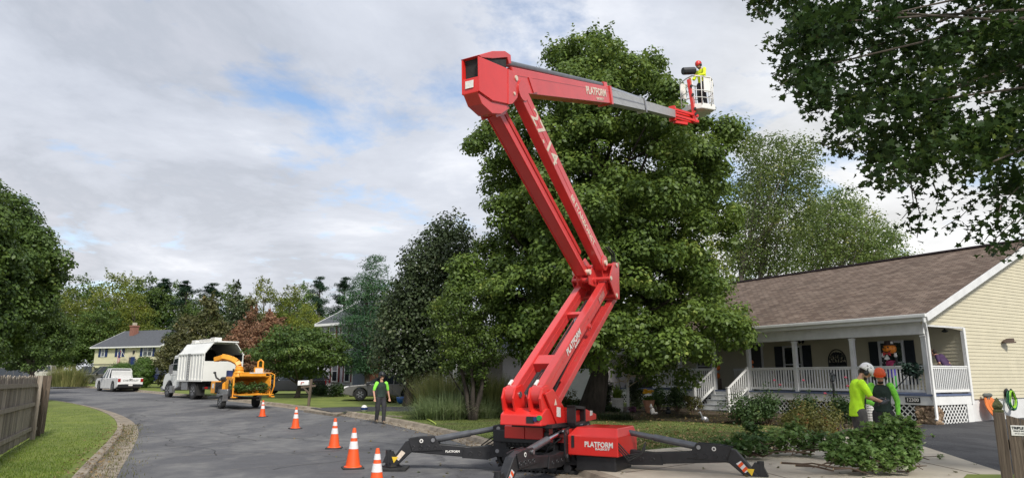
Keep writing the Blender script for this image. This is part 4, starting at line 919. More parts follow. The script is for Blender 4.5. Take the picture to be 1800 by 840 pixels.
def beam(mb, a, b, t0, t1, h0, h1=None):
    h1 = h1 or h0; d = V((b[0] - a[0], b[1] - a[1])).normalized(); n = V((-d.y, d.x))
    return plate(mb, [(a[0] + n.x * h0 / 2, a[1] + n.y * h0 / 2), (b[0] + n.x * h1 / 2, b[1] + n.y * h1 / 2), (b[0] - n.x * h1 / 2, b[1] - n.y * h1 / 2), (a[0] - n.x * h0 / 2, a[1] - n.y * h0 / 2)], t0, t1)
def disc(mb, c, r, t0, t1, n=16): return mb.tube([Lp(c[0], t0, c[1]), Lp(c[0], t1, c[1])], r, n)
lift = thing('tracked_lift', C0, 'red articulated tracked lift with boom raised over the street and black outriggers spread', 'lift')
# tracks
for s0, s1, side in ((-.62, -.32, 'near'), (.42, .72, 'far')):
    mb = MB(); R0 = .22; L_ = 1.0; pts = []
    for k in range(9): a = math.pi / 2 - math.pi * k / 8; pts.append((L_ - R0 + .05 + R0 * math.cos(a), R0 + .03 + R0 * math.sin(a)))
    for k in range(9): a = -math.pi / 2 - math.pi * k / 8; pts.append((-L_ + R0 - .05 + R0 * math.cos(a), R0 + .03 + R0 * math.sin(a)))
    ctr = lambda t, z: (t * .945, .25 + (z - .25) * .78)
    ins = [ctr(t, z) for t, z in pts]; k_ = len(pts); vs = [Lp(s_, t, z) for s_ in (s0, s1) for L0 in (pts, ins) for t, z in L0]
    fs = []
    for i in range(k_): j = (i + 1) % k_; fs += [(i, j, 2 * k_ + j, 2 * k_ + i), (k_ + i, 3 * k_ + i, 3 * k_ + j, k_ + j), (i, k_ + i, k_ + j, j), (2 * k_ + i, 2 * k_ + j, 3 * k_ + j, 3 * k_ + i)]
    mb.add(vs, fs); tr = mb.build('track', M_['rubber'], lift)
    mb = MB(); n = len(pts); per = []
    for i in range(n):
        a, b = V(pts[i]), V(pts[(i + 1) % n]); m_ = max(1, int((b - a).length / .085))
        for j in range(m_): p = a.lerp(b, j / m_); per.append((p, (b - a).normalized()))
    for p, d in per:
        nn = V((-d.y, d.x)) * -1; c = p - nn * .0; o_ = V((d.y, -d.x)); cc = p - o_ * .012
        mb.bar(Lp(s0 - .012, cc.x, cc.y), Lp(s1 + .012, cc.x, cc.y), .045, .035, up=NV * d.x + UP * d.y)
    mb.build('track_lugs', M_['rubber'], tr)
    for t in (-.78, .78):
        mb = MB(); mb.tube([Lp(s0 - .02, t, .25), Lp(s1 + .02, t, .25)], .15, 16); mb.tube([Lp(s0 - .035, t, .25), Lp(s1 + .03, t, .25)], .06, 12); mb.build('sprocket', M_['black'], tr, smooth=True)
    for t in (-.42, -.14, .14, .42):
        mb = MB(); mb.tube([Lp(s0 - .015, t, .12), Lp(s1, t, .12)], .075, 12); mb.build('roller', M_['black'], tr, smooth=True)
    mb = MB(); mb.prism([Lp(s0 - .005, -.62, .18), Lp(s0 - .005, .62, .18), Lp(s0 - .005, .55, .36), Lp(s0 - .005, -.55, .36)], DV * .04); mb.build('track_frame', M_['black'], tr)
# chassis
mb = MB(); plate(mb, [(-.62, .42), (.72, .42), (.72, .70), (-.62, .70)], -.85, .95); plate(mb, [(-.75, .52), (-.62, .52), (-.62, .74), (-.75, .74)], -1.05, .28)
plate(mb, [(.2, .3), (.7, .3), (.7, .66), (.2, .66)], -1.1, 1.2); mb.build('chassis', M_['black'], lift, bevel=.012)
mb = MB(); mb.tube([Lp(-.25, 0, .70), Lp(-.25, 0, .88)], .46, 28); mb.build('slewing_ring', M_['black'], lift, smooth=True)
mb = MB(); plate(mb, [(-.8, .60), (-.5, .60), (-.5, .86), (-.72, .86), (-.8, .82)], -.78, -.36); plate(mb, [(-.8, .60), (-.5, .60), (-.5, .86), (-.72, .86), (-.8, .82)], -.35, .02); mb.build('hydraulic_tank', M_['red'], lift, bevel=.012)
mb = MB(); plate(mb, [(-.76, .56), (-.4, .56), (-.4, .80), (-.76, .80)], .12, .45); mb.build('filter_box', M_['redbeam'], lift, bevel=.01)
# engine hood with chamfered top
mb = MB(); s0, s1, t0, t1, za, zb, zc_ = -.78, .2, .50, 1.44, .37, .70, .84
ring = lambda i, z: [Lp(s0 + i, t0 + i * .8, z), Lp(s0 + i, t1 - i * .4, z), Lp(s1, t1 - i * .4, z), Lp(s1, t0 + i * .8, z)]
vs = ring(.0, za) + ring(.0, zb) + ring(.14, zc_)
mb.add(vs, [(0, 1, 5, 4), (1, 2, 6, 5), (2, 3, 7, 6), (3, 0, 4, 7), (4, 5, 9, 8), (5, 6, 10, 9), (6, 7, 11, 10), (7, 4, 8, 11), (8, 9, 10, 11), (3, 2, 1, 0)])
hood = mb.build('engine_hood', M_['red'], lift, bevel=.018)
mb = MB(); mb.prism([Lp(-.70, .50, .37), Lp(-.70, .50, .80), Lp(-.2, .48, .80), Lp(-.2, .48, .3), Lp(-.50, .49, .22)], NV * -.03); mb.build('hood_side', M_['red'], hood, bevel=.006)
mb = MB(); plate(mb, [(-.795, .50), (-.782, .50), (-.782, .70), (-.795, .70)], .58, .63); mb.build('grille', M_['black'], hood)
text('PLATFORM', .125, M_['decal'], hood, Lp(-.784, 1.09, .56), NV, UP, .002, .004, shear=.0, sx=.86); text('BASKET', .05, M_['decal'], hood, Lp(-.784, 1.16, .49), NV, UP, .002, .001, sx=1.6)
mb = MB(); plate(mb, [(-.70, .10), (.1, .10), (.1, .37), (-.70, .37)], .62, 1.36); mb.build('engine_guard', M_['black'], lift, bevel=.02)
# outriggers: one shape, four legs
LEG = [(2.03, .13), (1.73, .52), (1.5, .59), (1.19, .60), (1.10, .47), (.42, .41), (.16, .45), (0, .42), (-.07, .36), (0, .28), (.22, .2), (.44, .22), (1.62, .32), (1.90, .06), (2.0, .06)]
def outrigger(pv, dr, scale=1.0, logo=False, rod='cylgrey'):
    dr = V((dr[0], dr[1], 0)).normalized(); sd = UP.cross(dr); pv = V((pv[0], pv[1], 0))
    Q = lambda r, z, o_=0: pv + dr * r * scale + UP * z + sd * o_
    mb = MB(); mb.prism([Q(r, z, -.075) for r, z in LEG], sd * .15); lg = mb.build('outrigger', M_['black'], lift, bevel=.012)
    pl = [(1.68, .57), (1.5, .60), (1.18, .615), (1.02, .36), (1.6, .34)]
    for o0, o1 in ((-.095, -.076), (.076, .095)):
        mb = MB(); mb.prism([Q(r, z, o0) for r, z in pl], sd * (o1 - o0)); mb.build('knee_plate', M_['black'], lg, bevel=.004)
        mb = MB(); mb.prism([Q(r, z, o0) for r, z in ((.62, .41), (-.06, .44), (-.08, .28), (.18, .19), (.66, .22))], sd * (o1 - o0)); mb.build('root_plate', M_['black'], lg, bevel=.004)
    for r in (1.16, 1.30, 1.44, 1.58, .16, .33, .50):
        for sg in (-1, 1):
            mb = MB(); zz_ = .41 if r > 1 else .30; n_ = 12; vs = []
            for o_, q in ((.094, .040), (.103, .036), (.103, .028), (.094, .026)):
                for k in range(n_): a = 2 * math.pi * k / n_; vs.append(Q(r + q * math.cos(a), zz_ + q * math.sin(a), sg * o_))
            mb.add(vs, [(i * n_ + k, i * n_ + (k + 1) % n_, (i + 1) * n_ + (k + 1) % n_, (i + 1) * n_ + k) for i in range(3) for k in range(n_)]); mb.build('hole_rim', M_['black'], lg, smooth='all')
    mb = MB(); mb.tube([Q(1.19, .545), Q(.52, .665), Q(.52, .665)], .062, 14); cy = mb.build('cylinder', M_['cylgrey'], lg, smooth=True)
    mb = MB(); mb.tube([Q(.52, .665), Q(-.02, .76)], .05, 14); mb.build('piston_rod', M_[rod], cy, smooth=True)
    for r, z in ((1.21, .545), (-.02, .76), (-.0, .35)): mb = MB(); mb.tube([Q(r, z, -.125), Q(r, z, .125)], .036, 14); mb.build('pin', M_['steel'], lg, smooth=True)
    mb = MB()
    for o0 in (-.12, .09): mb.prism([Q(r, z, o0) for r, z in ((.08, .80), (-.12, .84), (-.24, .72), (-.22, .24), (-.02, .24), (.07, .33))], sd * .03)
    mb.prism([Q(r, z, -.09) for r, z in ((-.10, .78), (-.24, .72), (-.22, .26), (-.12, .26))], sd * .18); mb.build('mast_bracket', M_['black'], lg, bevel=.008)
    ft = MB(); ft.tube([Q(2.06, .10), Q(2.06, .36)], .055, 12); ft.prism([Q(2.16, .13, -.05), Q(2.09, .30, -.05), Q(1.98, .34, -.05), Q(1.86, .13, -.05)], sd * .10); ft.lathe([(.19, 0), (.19, .02), (.08, .07), (.07, .1)], Q(1.98, .05), UP, 4); f_ = ft.build('foot', M_['black'], lg)
    mb = MB(); c = Q(1.98, .0); a = dr * .29; b = sd * .27; mb.prism([c - a - b + UP * .004, c + a - b + UP * .004, c + a + b + UP * .004, c - a + b + UP * .004], UP * .045); mb.build('foot_pad', M_['rubber'], lg, bevel=.008)
    for sg in (-1, 1):
        mb = MB(); mb.prism([Q(1.80, .36, sg * .077), Q(1.73, .31, sg * .077), Q(1.85, .17, sg * .077), Q(1.91, .22, sg * .077)], sd * sg * .004); mb.build('reflector', M_['creamdecal'] if logo else M_['reflect'], lg)
        if not logo:
            for q in (.25, .75):
                mb = MB(); f = lambda u, v_: Q(1.80 + (1.91 - 1.80) * u + (1.73 - 1.80) * v_, .36 + (.22 - .36) * u + (.31 - .36) * v_, sg * .0815); mb.prism([f(q - .15, 0), f(q + .1, 0), f(q + .2, 1), f(q - .05, 1)], sd * sg * .003); mb.build('stripe', M_['orange'], lg)
        mb = MB(); mb.tube([Q(1.43, .53, sg * .095), Q(1.43, .53, sg * .10)], .036, 18); mb.build('roundel', M_['decal'], lg)
        mb = MB(); mb.tube([Q(1.43, .53, sg * .10), Q(1.43, .53, sg * .103)], .018, 12); mb.build('roundel_mark', M_['black'], lg)
        mb = MB(); mb.prism([Q(-.02, .56, sg * .121), Q(-.14, .56, sg * .121), Q(-.08, .67, sg * .121)], sd * sg * .003); mb.build('warning_triangle', M_['yellow'], lg)
        mb = MB(); mb.prism([Q(1.94, .13, sg * .078), Q(1.86, .24, sg * .078), Q(1.98, .24, sg * .078)], sd * sg * .006); mb.build('warning_triangle', M_['yellow'], lg)
    if logo:
        sg = 1 if (sd.y < 0) else -1; text('PLATFORM', .055, M_['decal'], lg, Q(.84, .335, sg * .077), dr * (-1 if sd.y < 0 else -1) if (dr.x < 0) else dr, UP, .001, .002)
    return lg
pA = Lp(-.6, -1.05, 0); outrigger((pA.x, pA.y), (-1, .0), 1.0, True)
pB = Lp(-.8, .38, 0); outrigger((pB.x, pB.y), (-.45, -.89), 1.16, rod='chrome')
pC = Lp(-.1, 1.27, 0); outrigger((pC.x, pC.y), (.885, -.46), 1.14)
pD = Lp(.85, .1, 0); outrigger((pD.x, pD.y), (.62, .80))
pass
def hose(pts, r=.014, par=None): m_ = MB(); m_.tube(pts, r, 6); return m_.build('hose', M_['rubber'], par or lift, smooth='all')
for k in range(4): a = Lp(-.72, -.95 + .03 * k, .62 - .03 * k); hose([a, a + V((-.14, .3, -.05 - .02 * k)), a + V((-.34, .35, -.20)), a + V((-.30 + .1 * k, .1, -.28))], .013)
for k in range(4): a = Lp(-.78, .30 + .03 * k, .65); hose([a, a + V((-.10 - .05 * k, -.12, -.15)), a + V((-.3, -.05, -.32)), Lp(-.6, -.2, .32)])
for k in range(3): a = Lp(-.75, 1.42, .62 - .05 * k); hose([a, a + NV * .2 + UP * -.2, a + NV * .42 + UP * (-.16 + .04 * k), a + NV * .5 + UP * .02], .013)
for k in range(3): hose([Lp(-.95, -.2 + .05 * k, 1.18), Lp(-1.05, -.15 + .06 * k, 1.45), Lp(-.8, -.15 + .05 * k, 1.62), Lp(-.3, -.14 + .05 * k, 1.95), Lp(.6, -.14 + .05 * k, 2.58), Lp(1.7, -.14 + .05 * k, 3.36)], .018)
for k in range(2): q = LSZ(1078, 455, .1); hose([Lp(q[0] - .25, .02 + .06 * k, q[1] + .25), Lp(q[0] + .1, .02 + .06 * k, q[1] + .15), Lp(q[0] + .16, .02 + .06 * k, q[1] - .05), Lp(q[0] + .02, .02 + .06 * k, q[1] - .3)], .022)
# turret
mb = MB(); plate(mb, [(-1.42, .88), (-1.40, 1.06), (-1.22, 1.17), (-.55, 1.17), (-.40, 1.05), (-.40, .88)], -.52, .30); tu = mb.build('turret', M_['red'], lift, bevel=.02)
mb = MB(); plate(mb, [(-.55, .86), (.62, .90), (.62, 1.0), (.10, 1.12), (-.55, 1.10)], .30, .48); plate(mb, [(.0, .88), (.62, .92), (.62, 1.02), (.0, 1.14)], -.5, .30); mb.build('turret_wing', M_['red'], tu, bevel=.01)
mb = MB(); plate(mb, [(-1.2, .84), (.5, .84), (.4, .90), (-1.2, .90)], -.4, .40); mb.build('turret_floor', M_['black'], tu)
mb = MB()   # open black cabinet beside the pivot plate
for a in ([(-.62, .86), (-.57, .86), (-.57, 1.20), (-.62, 1.20)], [(-.18, .90), (-.13, .90), (-.13, 1.16), (-.18, 1.16)], [(-.62, 1.16), (-.13, 1.12), (-.13, 1.17), (-.62, 1.21)], [(-.62, .86), (-.13, .88), (-.13, .92), (-.62, .90)]): plate(mb, a, .42, .58)
plate(mb, [(-.6, .88), (-.15, .9), (-.15, 1.15), (-.6, 1.18)], .41, .44); mb.build('battery_tray', M_['black'], tu)
mb = MB(); plate(mb, [(-1.43, .93), (-1.41, .93), (-1.41, 1.04), (-1.43, 1.04)], .02, .16); mb.build('socket_panel', M_['black'], tu)
mb = MB(); mb.tube([Lp(-1.40, .20, 1.0), Lp(-1.445, .20, 1.0)], .04, 12); mb.build('blue_socket', M_['navy'], tu); mb = MB(); mb.tube([Lp(-1.40, .27, 1.02), Lp(-1.445, .27, 1.02)], .045, 12); mb.build('green_decal', mat('green_decal', (.02, .25, .06), .5), tu)
mb = MB(); mb.tube([Lp(-.95, -.12, 1.17), Lp(-.95, -.12, 1.176)], .06, 16); mb.build('round_decal', M_['decal'], tu)
mb = MB(); plate(mb, [(.30, .98), (.42, .99), (.42, 1.07), (.30, 1.08)], .48, .485); mb.build('white_label', M_['decal'], tu)
# main lower arms (two, side by side) and the link below them
P = (-1.15, 1.40); E_ = (2.2, 3.79); TA0, TA1, TB0, TB1 = -.47, -.31, .06, .22
mb = MB()
for a, b in ((TA0 - .05, TA0 - .01), (TA1 + .01, TA1 + .05), (TB0 - .05, TB0 - .01), (TB1 + .01, TB1 + .06)):
    plate(mb, [(-1.32, 1.12), (-1.38, 1.34), (-1.30, 1.52), (-1.12, 1.56), (-.98, 1.42), (-.62, 1.16)], a, b)
plate(mb, [(-1.30, 1.42), (-.98, 1.50), (-.55, 1.18), (-.52, .84), (-.80, .84)], TB1 + .07, TB1 + .11); mb.build('pivot_bracket', M_['red'], tu, bevel=.006)
mb = MB(); d_ = (-1.09, 1.28); mb.prism([Lp(-.95, TB1 + .112, 1.22), Lp(-.85, TB1 + .112, 1.22), Lp(-.90, TB1 + .112, 1.33)], NV * .004); mb.build('warning_triangle', M_['creamdecal'], tu)
mb = MB(); plate(mb, [(-.86, 1.02), (-.70, 1.00), (-.70, 1.17), (-.86, 1.19)], TB1 + .112, TB1 + .116); mb.build('white_label', M_['decal'], tu)
for a, b in ((TA0, TA1), (TB0, TB1)):
    mb = MB(); beam(mb, P, E_, a, b, .27, .27); ar = mb.build('lower_arm', M_['redbeam'], lift, bevel=.012)
    for c in (P, E_): mb = MB(); disc(mb, c, .17 if c != E_ else .15, a - .02, b + .02, 22); mb.build('arm_boss', M_['redbeam'], ar, smooth=True)
    for c in (seg(P, E_, .035), seg(P, E_, .965)): mb = MB(); disc(mb, c, .09, a - .028, b + .028, 22); mb.build('boss_ring', M_['red'], ar, smooth=True)
    mb = MB(); dd = V((E_[0] - P[0], E_[1] - P[1])).normalized(); off = V((-dd.y, dd.x)) * .0
    for f_ in (.25, .62): disc(mb, seg(P, E_, f_), .028, a - .004, b + .006, 10)
    beam(mb, seg(P, E_, .04), seg(P, E_, .97), a - .006, b + .006, .018)
    mb.build('arm_rib', M_['redbeam'], ar)
    mb = MB(); disc(mb, P, .055, a - .07, b + .07); mb.build('pin', M_['steel'], ar, smooth=True); mb = MB(); disc(mb, E_, .05, a - .05, b + .05); mb.build('pin', M_['steel'], ar, smooth=True)
    mb = MB(); c = seg(P, E_, .03); n_ = V((-dd.y, dd.x)) * .165; c = (c[0] + n_.x, c[1] + n_.y); mb.bar(Lp(c[0] - .06, a + .02, c[1] - .04), Lp(c[0] + .06, a + .02, c[1] + .045), .05, .04); mb.build('lock_block', M_['decal'], ar, bevel=.006)
mb = MB(); a_, b_ = seg(P, E_, .20), seg(P, E_, .27); beam(mb, a_, b_, TA1, TB0, .20); mb.build('cross_member', M_['redbeam'], lift, bevel=.01); mb = MB(); a_, b_ = seg(P, E_, .655), seg(P, E_, .68); beam(mb, a_, b_, TA1, TB0, .10); mb.build('cross_member', M_['redbeam'], lift, bevel=.01)
dd = V((E_[0] - P[0], E_[1] - P[1])).normalized(); dn = DV * dd.x + UP * dd.y; upn = DV * (-dd.y) + UP * dd.x
c = seg(P, E_, .40); text('PLATFORM', .18, M_['decal'], lift, Lp(c[0], TB1 + .010, c[1]) + upn * .03, dn, upn, .002, .006, sx=.9, name='boom_lettering'); text('BASKET', .06, M_['decal'], lift, Lp(c[0], TB1 + .010, c[1]) + dn * .12 - upn * .085, dn, upn, .002, .002, sx=1.4, name='boom_lettering')
c = seg(P, E_, .85); mb = MB(); beam(mb, seg(P, E_, .80), seg(P, E_, .89), TB1 + .008, TB1 + .011, .13); mb.build('faded_label', mat('faded_label', (.45, .16, .14), .6, var=.3, vscale=20), lift)
mb = MB(); c = seg(P, E_, .60); mb.prism([Lp(c[0] + .06, TB1, c[1] - .20), Lp(c[0] + .16, TB1, c[1] - .13), Lp(c[0] + .13, TB1, c[1] - .04), Lp(c[0] + .03, TB1, c[1] - .1)], NV * .03); disc(mb, (c[0] + .09, c[1] - .12), .035, TB1 + .03, TB1 + .06, 12); mb.build('lifting_lug', M_['redbeam'], lift)
# lift cylinder between the arms
mb = MB(); mb.tube([Lp(-.35, -.12, 1.15), Lp(.85, -.12, 2.62)], .075, 14); cyl = mb.build('lift_cylinder', M_['steel'], lift, smooth=True)
mb = MB(); mb.tube([Lp(.85, -.12, 2.62), Lp(1.12, -.12, 2.95)], .048, 14); mb.build('piston_rod', M_['chrome'], cyl, smooth=True)
mb = MB(); mb.tube([Lp(.80, -.12, 2.56), Lp(.90, -.12, 2.68)], .092, 14); mb.build('gland', M_['black'], cyl, smooth=True)
P2 = (-.73, 1.14); E2 = (2.62, 3.54)
mb = MB(); beam(mb, seg(P2, E2, .0), E2, .10, .24, .135); lk = mb.build('lower_link', M_['redbeam'], lift, bevel=.01)
mb = MB(); beam(mb, seg(P2, E2, .18), seg(P2, E2, .86), -.38, .10, .15); mb.build('link_tie_beam', M_['redbeam'], lk, bevel=.01)
mb = MB(); beam(mb, seg(P2, E2, .0), E2, -.46, -.38, .15); mb.build('link_side', M_['redbeam'], lk, bevel=.01)
mb = MB(); beam(mb, (P2[0] + .0, P2[1] - .0), seg(P2, E2, .16), -.1, .10, .05); mb.tube([Lp(-.55, .0, 1.2), Lp(-.2, .05, 1.62), Lp(.5, .05, 2.2), Lp(1.6, .05, 3.1)], .028, 6); mb.build('cable_guide', M_['rubber'], lk)
# elbow: plates that join the two stages
K1 = LSZ(1081, 466, .33); K2 = LSZ(1071, 489, .33); K3 = LSZ(1081, 519, .33); K4 = LSZ(1042, 492, -.0)
U0 = LSZ(1064, 467, .22)
mb = MB(); pl = [LSZ(*p, .33) for p in ((1077, 461), (1086, 462), (1087, 526), (1081, 525), (1069, 490))]
for a, b in ((.33, .36), (-.56, -.53)): plate(mb, pl, a, b)
q = [LSZ(*p, .33) for p in ((1083, 462), (1086, 462), (1087, 526), (1084, 526))]; plate(mb, q, -.53, .33); mb.build('elbow_plate', M_['redbeam'], lift, bevel=.005)
mb = MB()
for a, b in ((-.30, -.26), (-.02, .02)): pplate(mb, [(1048, 452), (1060, 470), (1064, 492), (1052, 508), (1036, 500), (1034, 484)], .0, a, b)
mb.build('elbow_block', M_['redbeam'], lift, bevel=.01)
mb = MB()
for k in (K1, K2, K3):
    mb = MB(); disc(mb, k, .045, -.55, .33, 14); ep = mb.build('elbow_pin', M_['redbeam'], lift, smooth=True); mb = MB(); disc(mb, k, .045, .365, .385, 14); mb.build('pin_cap', M_['creamdecal'], ep, smooth=True)
mb = MB(); disc(mb, K4, .06, -.34, .06, 14); mb.build('elbow_pin', M_['redbeam'], lift, smooth=True)
# upper stage: main beam and the slotted lower link
A1 = LSZ(1062, 462, .20); B1 = LSZ(919, 160, .20)
mb = MB(); beam(mb, A1, B1, .0, .20, .33, .33); ub = mb.build('upper_arm', M_['redbeam'], lift, bevel=.012)
mb = MB(); beam(mb, seg(A1, B1, .03), seg(A1, B1, .97), .19, .206, .02); mb.build('arm_rib', M_['redbeam'], ub); mb = MB(); disc(mb, A1, .17, -.02, .22, 20); mb.build('arm_boss', M_['redbeam'], ub, smooth=True); mb = MB(); disc(mb, B1, .19, -.02, .22, 20); mb.build('arm_boss', M_['redbeam'], ub, smooth=True)
mb = MB(); disc(mb, A1, .06, -.05, .26, 14); mb.build('pin', M_['creamdecal'], ub, smooth=True)
dd = V((A1[0] - B1[0], A1[1] - B1[1])).normalized(); dn = DV * dd.x + UP * dd.y; upn = DV * (-dd.y) + UP * dd.x
c = seg(B1, A1, .235); text('27.14', .40, M_['creamdecal'], ub, Lp(c[0], .204, c[1]) - upn * .02, dn, upn, .003, .004, sx=1.45, name='boom_lettering')
c = seg(B1, A1, .60); text('88 FT', .19, M_['creamdecal'], ub, Lp(c[0], .204, c[1]) - upn * .05, dn, upn, .003, .002, name='boom_lettering')
c = seg(B1, A1, .755); text('ARBORIST', .19, M_['creamdecal'], ub, Lp(c[0], .204, c[1]) - upn * .05, dn, upn, .003, .002, sx=1.15, name='boom_lettering')
A2 = LSZ(1034, 478, .0); B2 = LSZ(882, 196, .0)
A2x = LSZ(1045, 482, .05); 
mb = MB(); beam(mb, A2, B2, -.26, -.04, .17); ul = mb.build('upper_link', M_['redbeam'], lift, bevel=.01)
mb = MB(); d = V((B2[0] - A2[0], B2[1] - A2[1])).normalized(); n_ = V((-d.y, d.x)); n_ = n_ if n_.y > 0 else -n_
sh = lambda p, k: (p[0] + n_.x * k, p[1] + n_.y * k)
beam(mb, sh(A2, .10), sh(B2, .10), -.22, -.07, .04); mb.build('cable_tray', M_['rubber'], ul)
mb = MB(); beam(mb, sh(seg(A2, B2, .1), .165), sh(B2, .165), -.25, -.035, .10); mb.build('second_link', M_['redbeam'], ul, bevel=.01)
mb = MB()
for t0, t1 in ((-.29, -.26), (-.04, -.02)): beam(mb, sh(A2, -.07), sh(B2, -.07), t0, t1, .04)
mb.build('flange', M_['red'], ul)
mb = MB(); disc(mb, A2, .06, -.36, .05, 14); mb.build('pin', M_['creamdecal'], ul, smooth=True)
# head with its counterweight housing
T0, T1 = -.16, .18
mb = MB()
for a, b in ((T1 - .02, T1), (T0, T0 + .02)): pplate(mb, [(841, 99), (893, 121), (894, 183), (866, 177), (842, 160)], T1, a, b)
pplate(mb, [(842, 134), (846, 134), (848, 162), (842, 160)], T1, T0 + .02, T1 - .02)
pplate(mb, [(842, 158), (866, 174), (894, 181), (894, 184), (866, 178), (842, 161)], T1, T0 + .02, T1 - .02); pplate(mb, [(870, 112), (893, 122), (893, 181), (870, 176)], T1, T0 + .02, T1 - .021); hd = mb.build('counterweight_housing', M_['red'], lift, bevel=.008)
mb = MB(); pplate(mb, [(842, 161), (866, 178), (895, 184), (899, 190), (884, 200), (868, 199), (850, 182)], T1, T0 + .03, T1 - .03); mb.build('housing_underside', M_['redbeam'], hd, bevel=.01)
mb = MB(); pplate(mb, [(842, 97), (866, 90), (888, 90), (898, 97), (899, 112), (895, 112), (892, 101), (866, 103), (846, 101)], T1, T0 - .03, T1 + .0); mb.build('hood', M_['redbeam'], hd, bevel=.008)
mb = MB(); pplate(mb, [(846, 101), (892, 104), (892, 124), (892, 176), (866, 172), (848, 156)], T1, T0 + .025, T1 - .025); mb.build('dark_interior_fill', M_['rubber'], hd)  # solid black block stands in for the shade inside the open housing
mb = MB(); pplate(mb, [(893, 122), (905, 128), (911, 150), (909, 172), (900, 183), (893, 184)], T1, T1 - .05, T1 + .012); pplate(mb, [(893, 122), (905, 128), (911, 150), (909, 172), (900, 183), (893, 184)], T1, T0 - .012, T0 + .05); mb.build('head_plate', M_['redbeam'], hd, bevel=.006)
mb = MB(); disc(mb, LSZ(903, 165, T1), .03, T1, T1 + .025, 12); mb.build('pin', M_['creamdecal'], hd, smooth=True)
mb = MB(); disc(mb, LSZ(906, 138, T1), .05, T1 - .02, T1 + .03, 16); mb.build('pin', M_['creamdecal'], hd, smooth=True)
c = LSZ(845, 148, T1); mb = MB(); p = Lp(LSZ(842, 148, T1)[0] - .012, .0, c[1]); mb.prism([p - NV * .08 - UP * .06, p + NV * .08 - UP * .06, p + NV * .08 + UP * .07, p - NV * .08 + UP * .07], DV * -.004); mb.build('white_label', M_['decal'], hd)
mb = MB(); pplate(mb, [(868, 180), (884, 178), (899, 186), (893, 200), (876, 206)], .1, -.24, -.20); pplate(mb, [(868, 180), (884, 178), (899, 186), (893, 200), (876, 206)], .1, .02, .06); mb.build('head_bracket', M_['redbeam'], hd, bevel=.006)
# telescopic boom
TB = .17; a = LSZ(903, 140, TB); b = LSZ(1075, 168, TB)
mb = MB(); beam(mb, a, b, -.14, TB, .46, .40); ob = mb.build('outer_boom', M_['redbeam'], lift, bevel=.014)
d = V((b[0] - a[0], b[1] - a[1])).normalized(); n_ = V((-d.y, d.x)); sh = lambda p, k: (p[0] + n_.x * k, p[1] + n_.y * k)
mb = MB(); pplate(mb, [(928, 137), (949, 143), (943, 163), (937, 164)], TB, TB, TB + .02); pplate(mb, [(918, 132), (927, 137), (937, 162), (924, 160)], TB, -.12, TB - .01); beam(mb, sh(a, .09), sh(b, .09), TB - .01, TB + .006, .018); mb.build('cylinder_lug', M_['redbeam'], ob)
mb = MB(); e = seg(a, b, .975); beam(mb, e, b, -.17, TB + .03, .46); beam(mb, sh(seg(a, b, .955), .26), sh(seg(a, b, 1.0), .26), -.06, .10, .16); mb.build('boom_collar', M_['redbeam'], ob, bevel=.01)
dn = DV * d.x + UP * d.y; upn = DV * (-d.y) + UP * d.x; c = seg(a, b, .80)
text('PLATFORM', .24, M_['creamdecal'], ob, Lp(c[0], TB + .004, c[1]) + upn * .02, dn, upn, .003, .008, sx=1.1, name='boom_lettering'); text('BASKET', .085, M_['creamdecal'], ob, Lp(c[0], TB + .004, c[1]) + dn * .2 - upn * .135, dn, upn, .003, .002, sx=1.7, name='boom_lettering')
mb = MB(); mb.tube([Lp(*((lambda q: (q[0], .02, q[1]))(sh(seg(a, b, .0), .33)))), Lp(*((lambda q: (q[0], .02, q[1]))(sh(seg(a, b, .965), .27))))], .065, 14); bc = mb.build('boom_cylinder', M_['cylgrey'], lift, smooth=True)
t1 = LSZ(1133, 184, .13); t2 = LSZ(1188, 200, .11)
mb = MB(); mb.tube([Lp(*((lambda q: (q[0], .02, q[1]))(sh(seg(a, b, .965), .27)))), Lp(*((lambda q: (q[0], .02, q[1]))(sh(t1, .20))))], .04, 12); mb.build('piston_rod', M_['chrome'], bc, smooth=True)
mb = MB(); beam(mb, seg(a, b, .95), t1, -.11, .13, .34, .33); mb.build('middle_boom', M_['alu'], lift, bevel=.008)
mb = MB(); beam(mb, seg(a, b, .99), t1, .125, .137, .03); beam(mb, sh(t1, -.02), seg(t1, t2, .03), -.13, .15, .42); mb.build('boom_collar', M_['steel'], lift)
mb = MB(); beam(mb, seg(b, t1, .9), t2, -.09, .11, .27, .26); mb.build('inner_boom', M_['alu'], lift, bevel=.008)
# jib, mast and basket
bk = at(1228, 196, 21.9)   # floor of the basket
jA = Lp(t2[0], .0, t2[1]) + UP * .05; jB = at(1223, 211, 21.7)
mb = MB()
for dz, o_ in ((.10, -.09), (.10, .09), (-.10, -.09), (-.10, .09)): mb.bar(jA + UP * dz + NV * o_, jB + UP * (dz + .02) + NV * o_, .05, .085)
mb.bar(jA + UP * -.28 + DV * .1, jA.lerp(jB, .6) + UP * -.24, .1, .1); mb.bar(jA + UP * .22, jA + UP * -.30, .22, .12, up=DV); mb.build('jib', M_['red'], lift, bevel=.008)
mast0 = jB + UP * -.12; mast1 = at(1211, 141, 21.5)
mb = MB(); mb.bar(mast0, mast1, .10, .30, up=DV, w2=.1, h2=.26); ms = mb.build('basket_mast', M_['red'], lift, bevel=.01)
for f_ in (.18, .30, .62, .82): mb = MB(); c = mast0.lerp(mast1, f_); mb.tube([c - V((0, .17, 0)), c + V((0, .0, 0))], .045, 10); mb.build('mast_hole', M_['rubber'], ms)
bt = thing('lift_basket', bk, 'white work basket with round tube rails at the end of the red boom', 'basket')
bt['label'] = 'white work basket with tube rails at the tip of the raised red boom'
ux = V((.93, .36, 0)).normalized(); uy = V((-ux.y, ux.x, 0)); Bp = lambda a, b, z: bk + ux * a + uy * b + UP * z
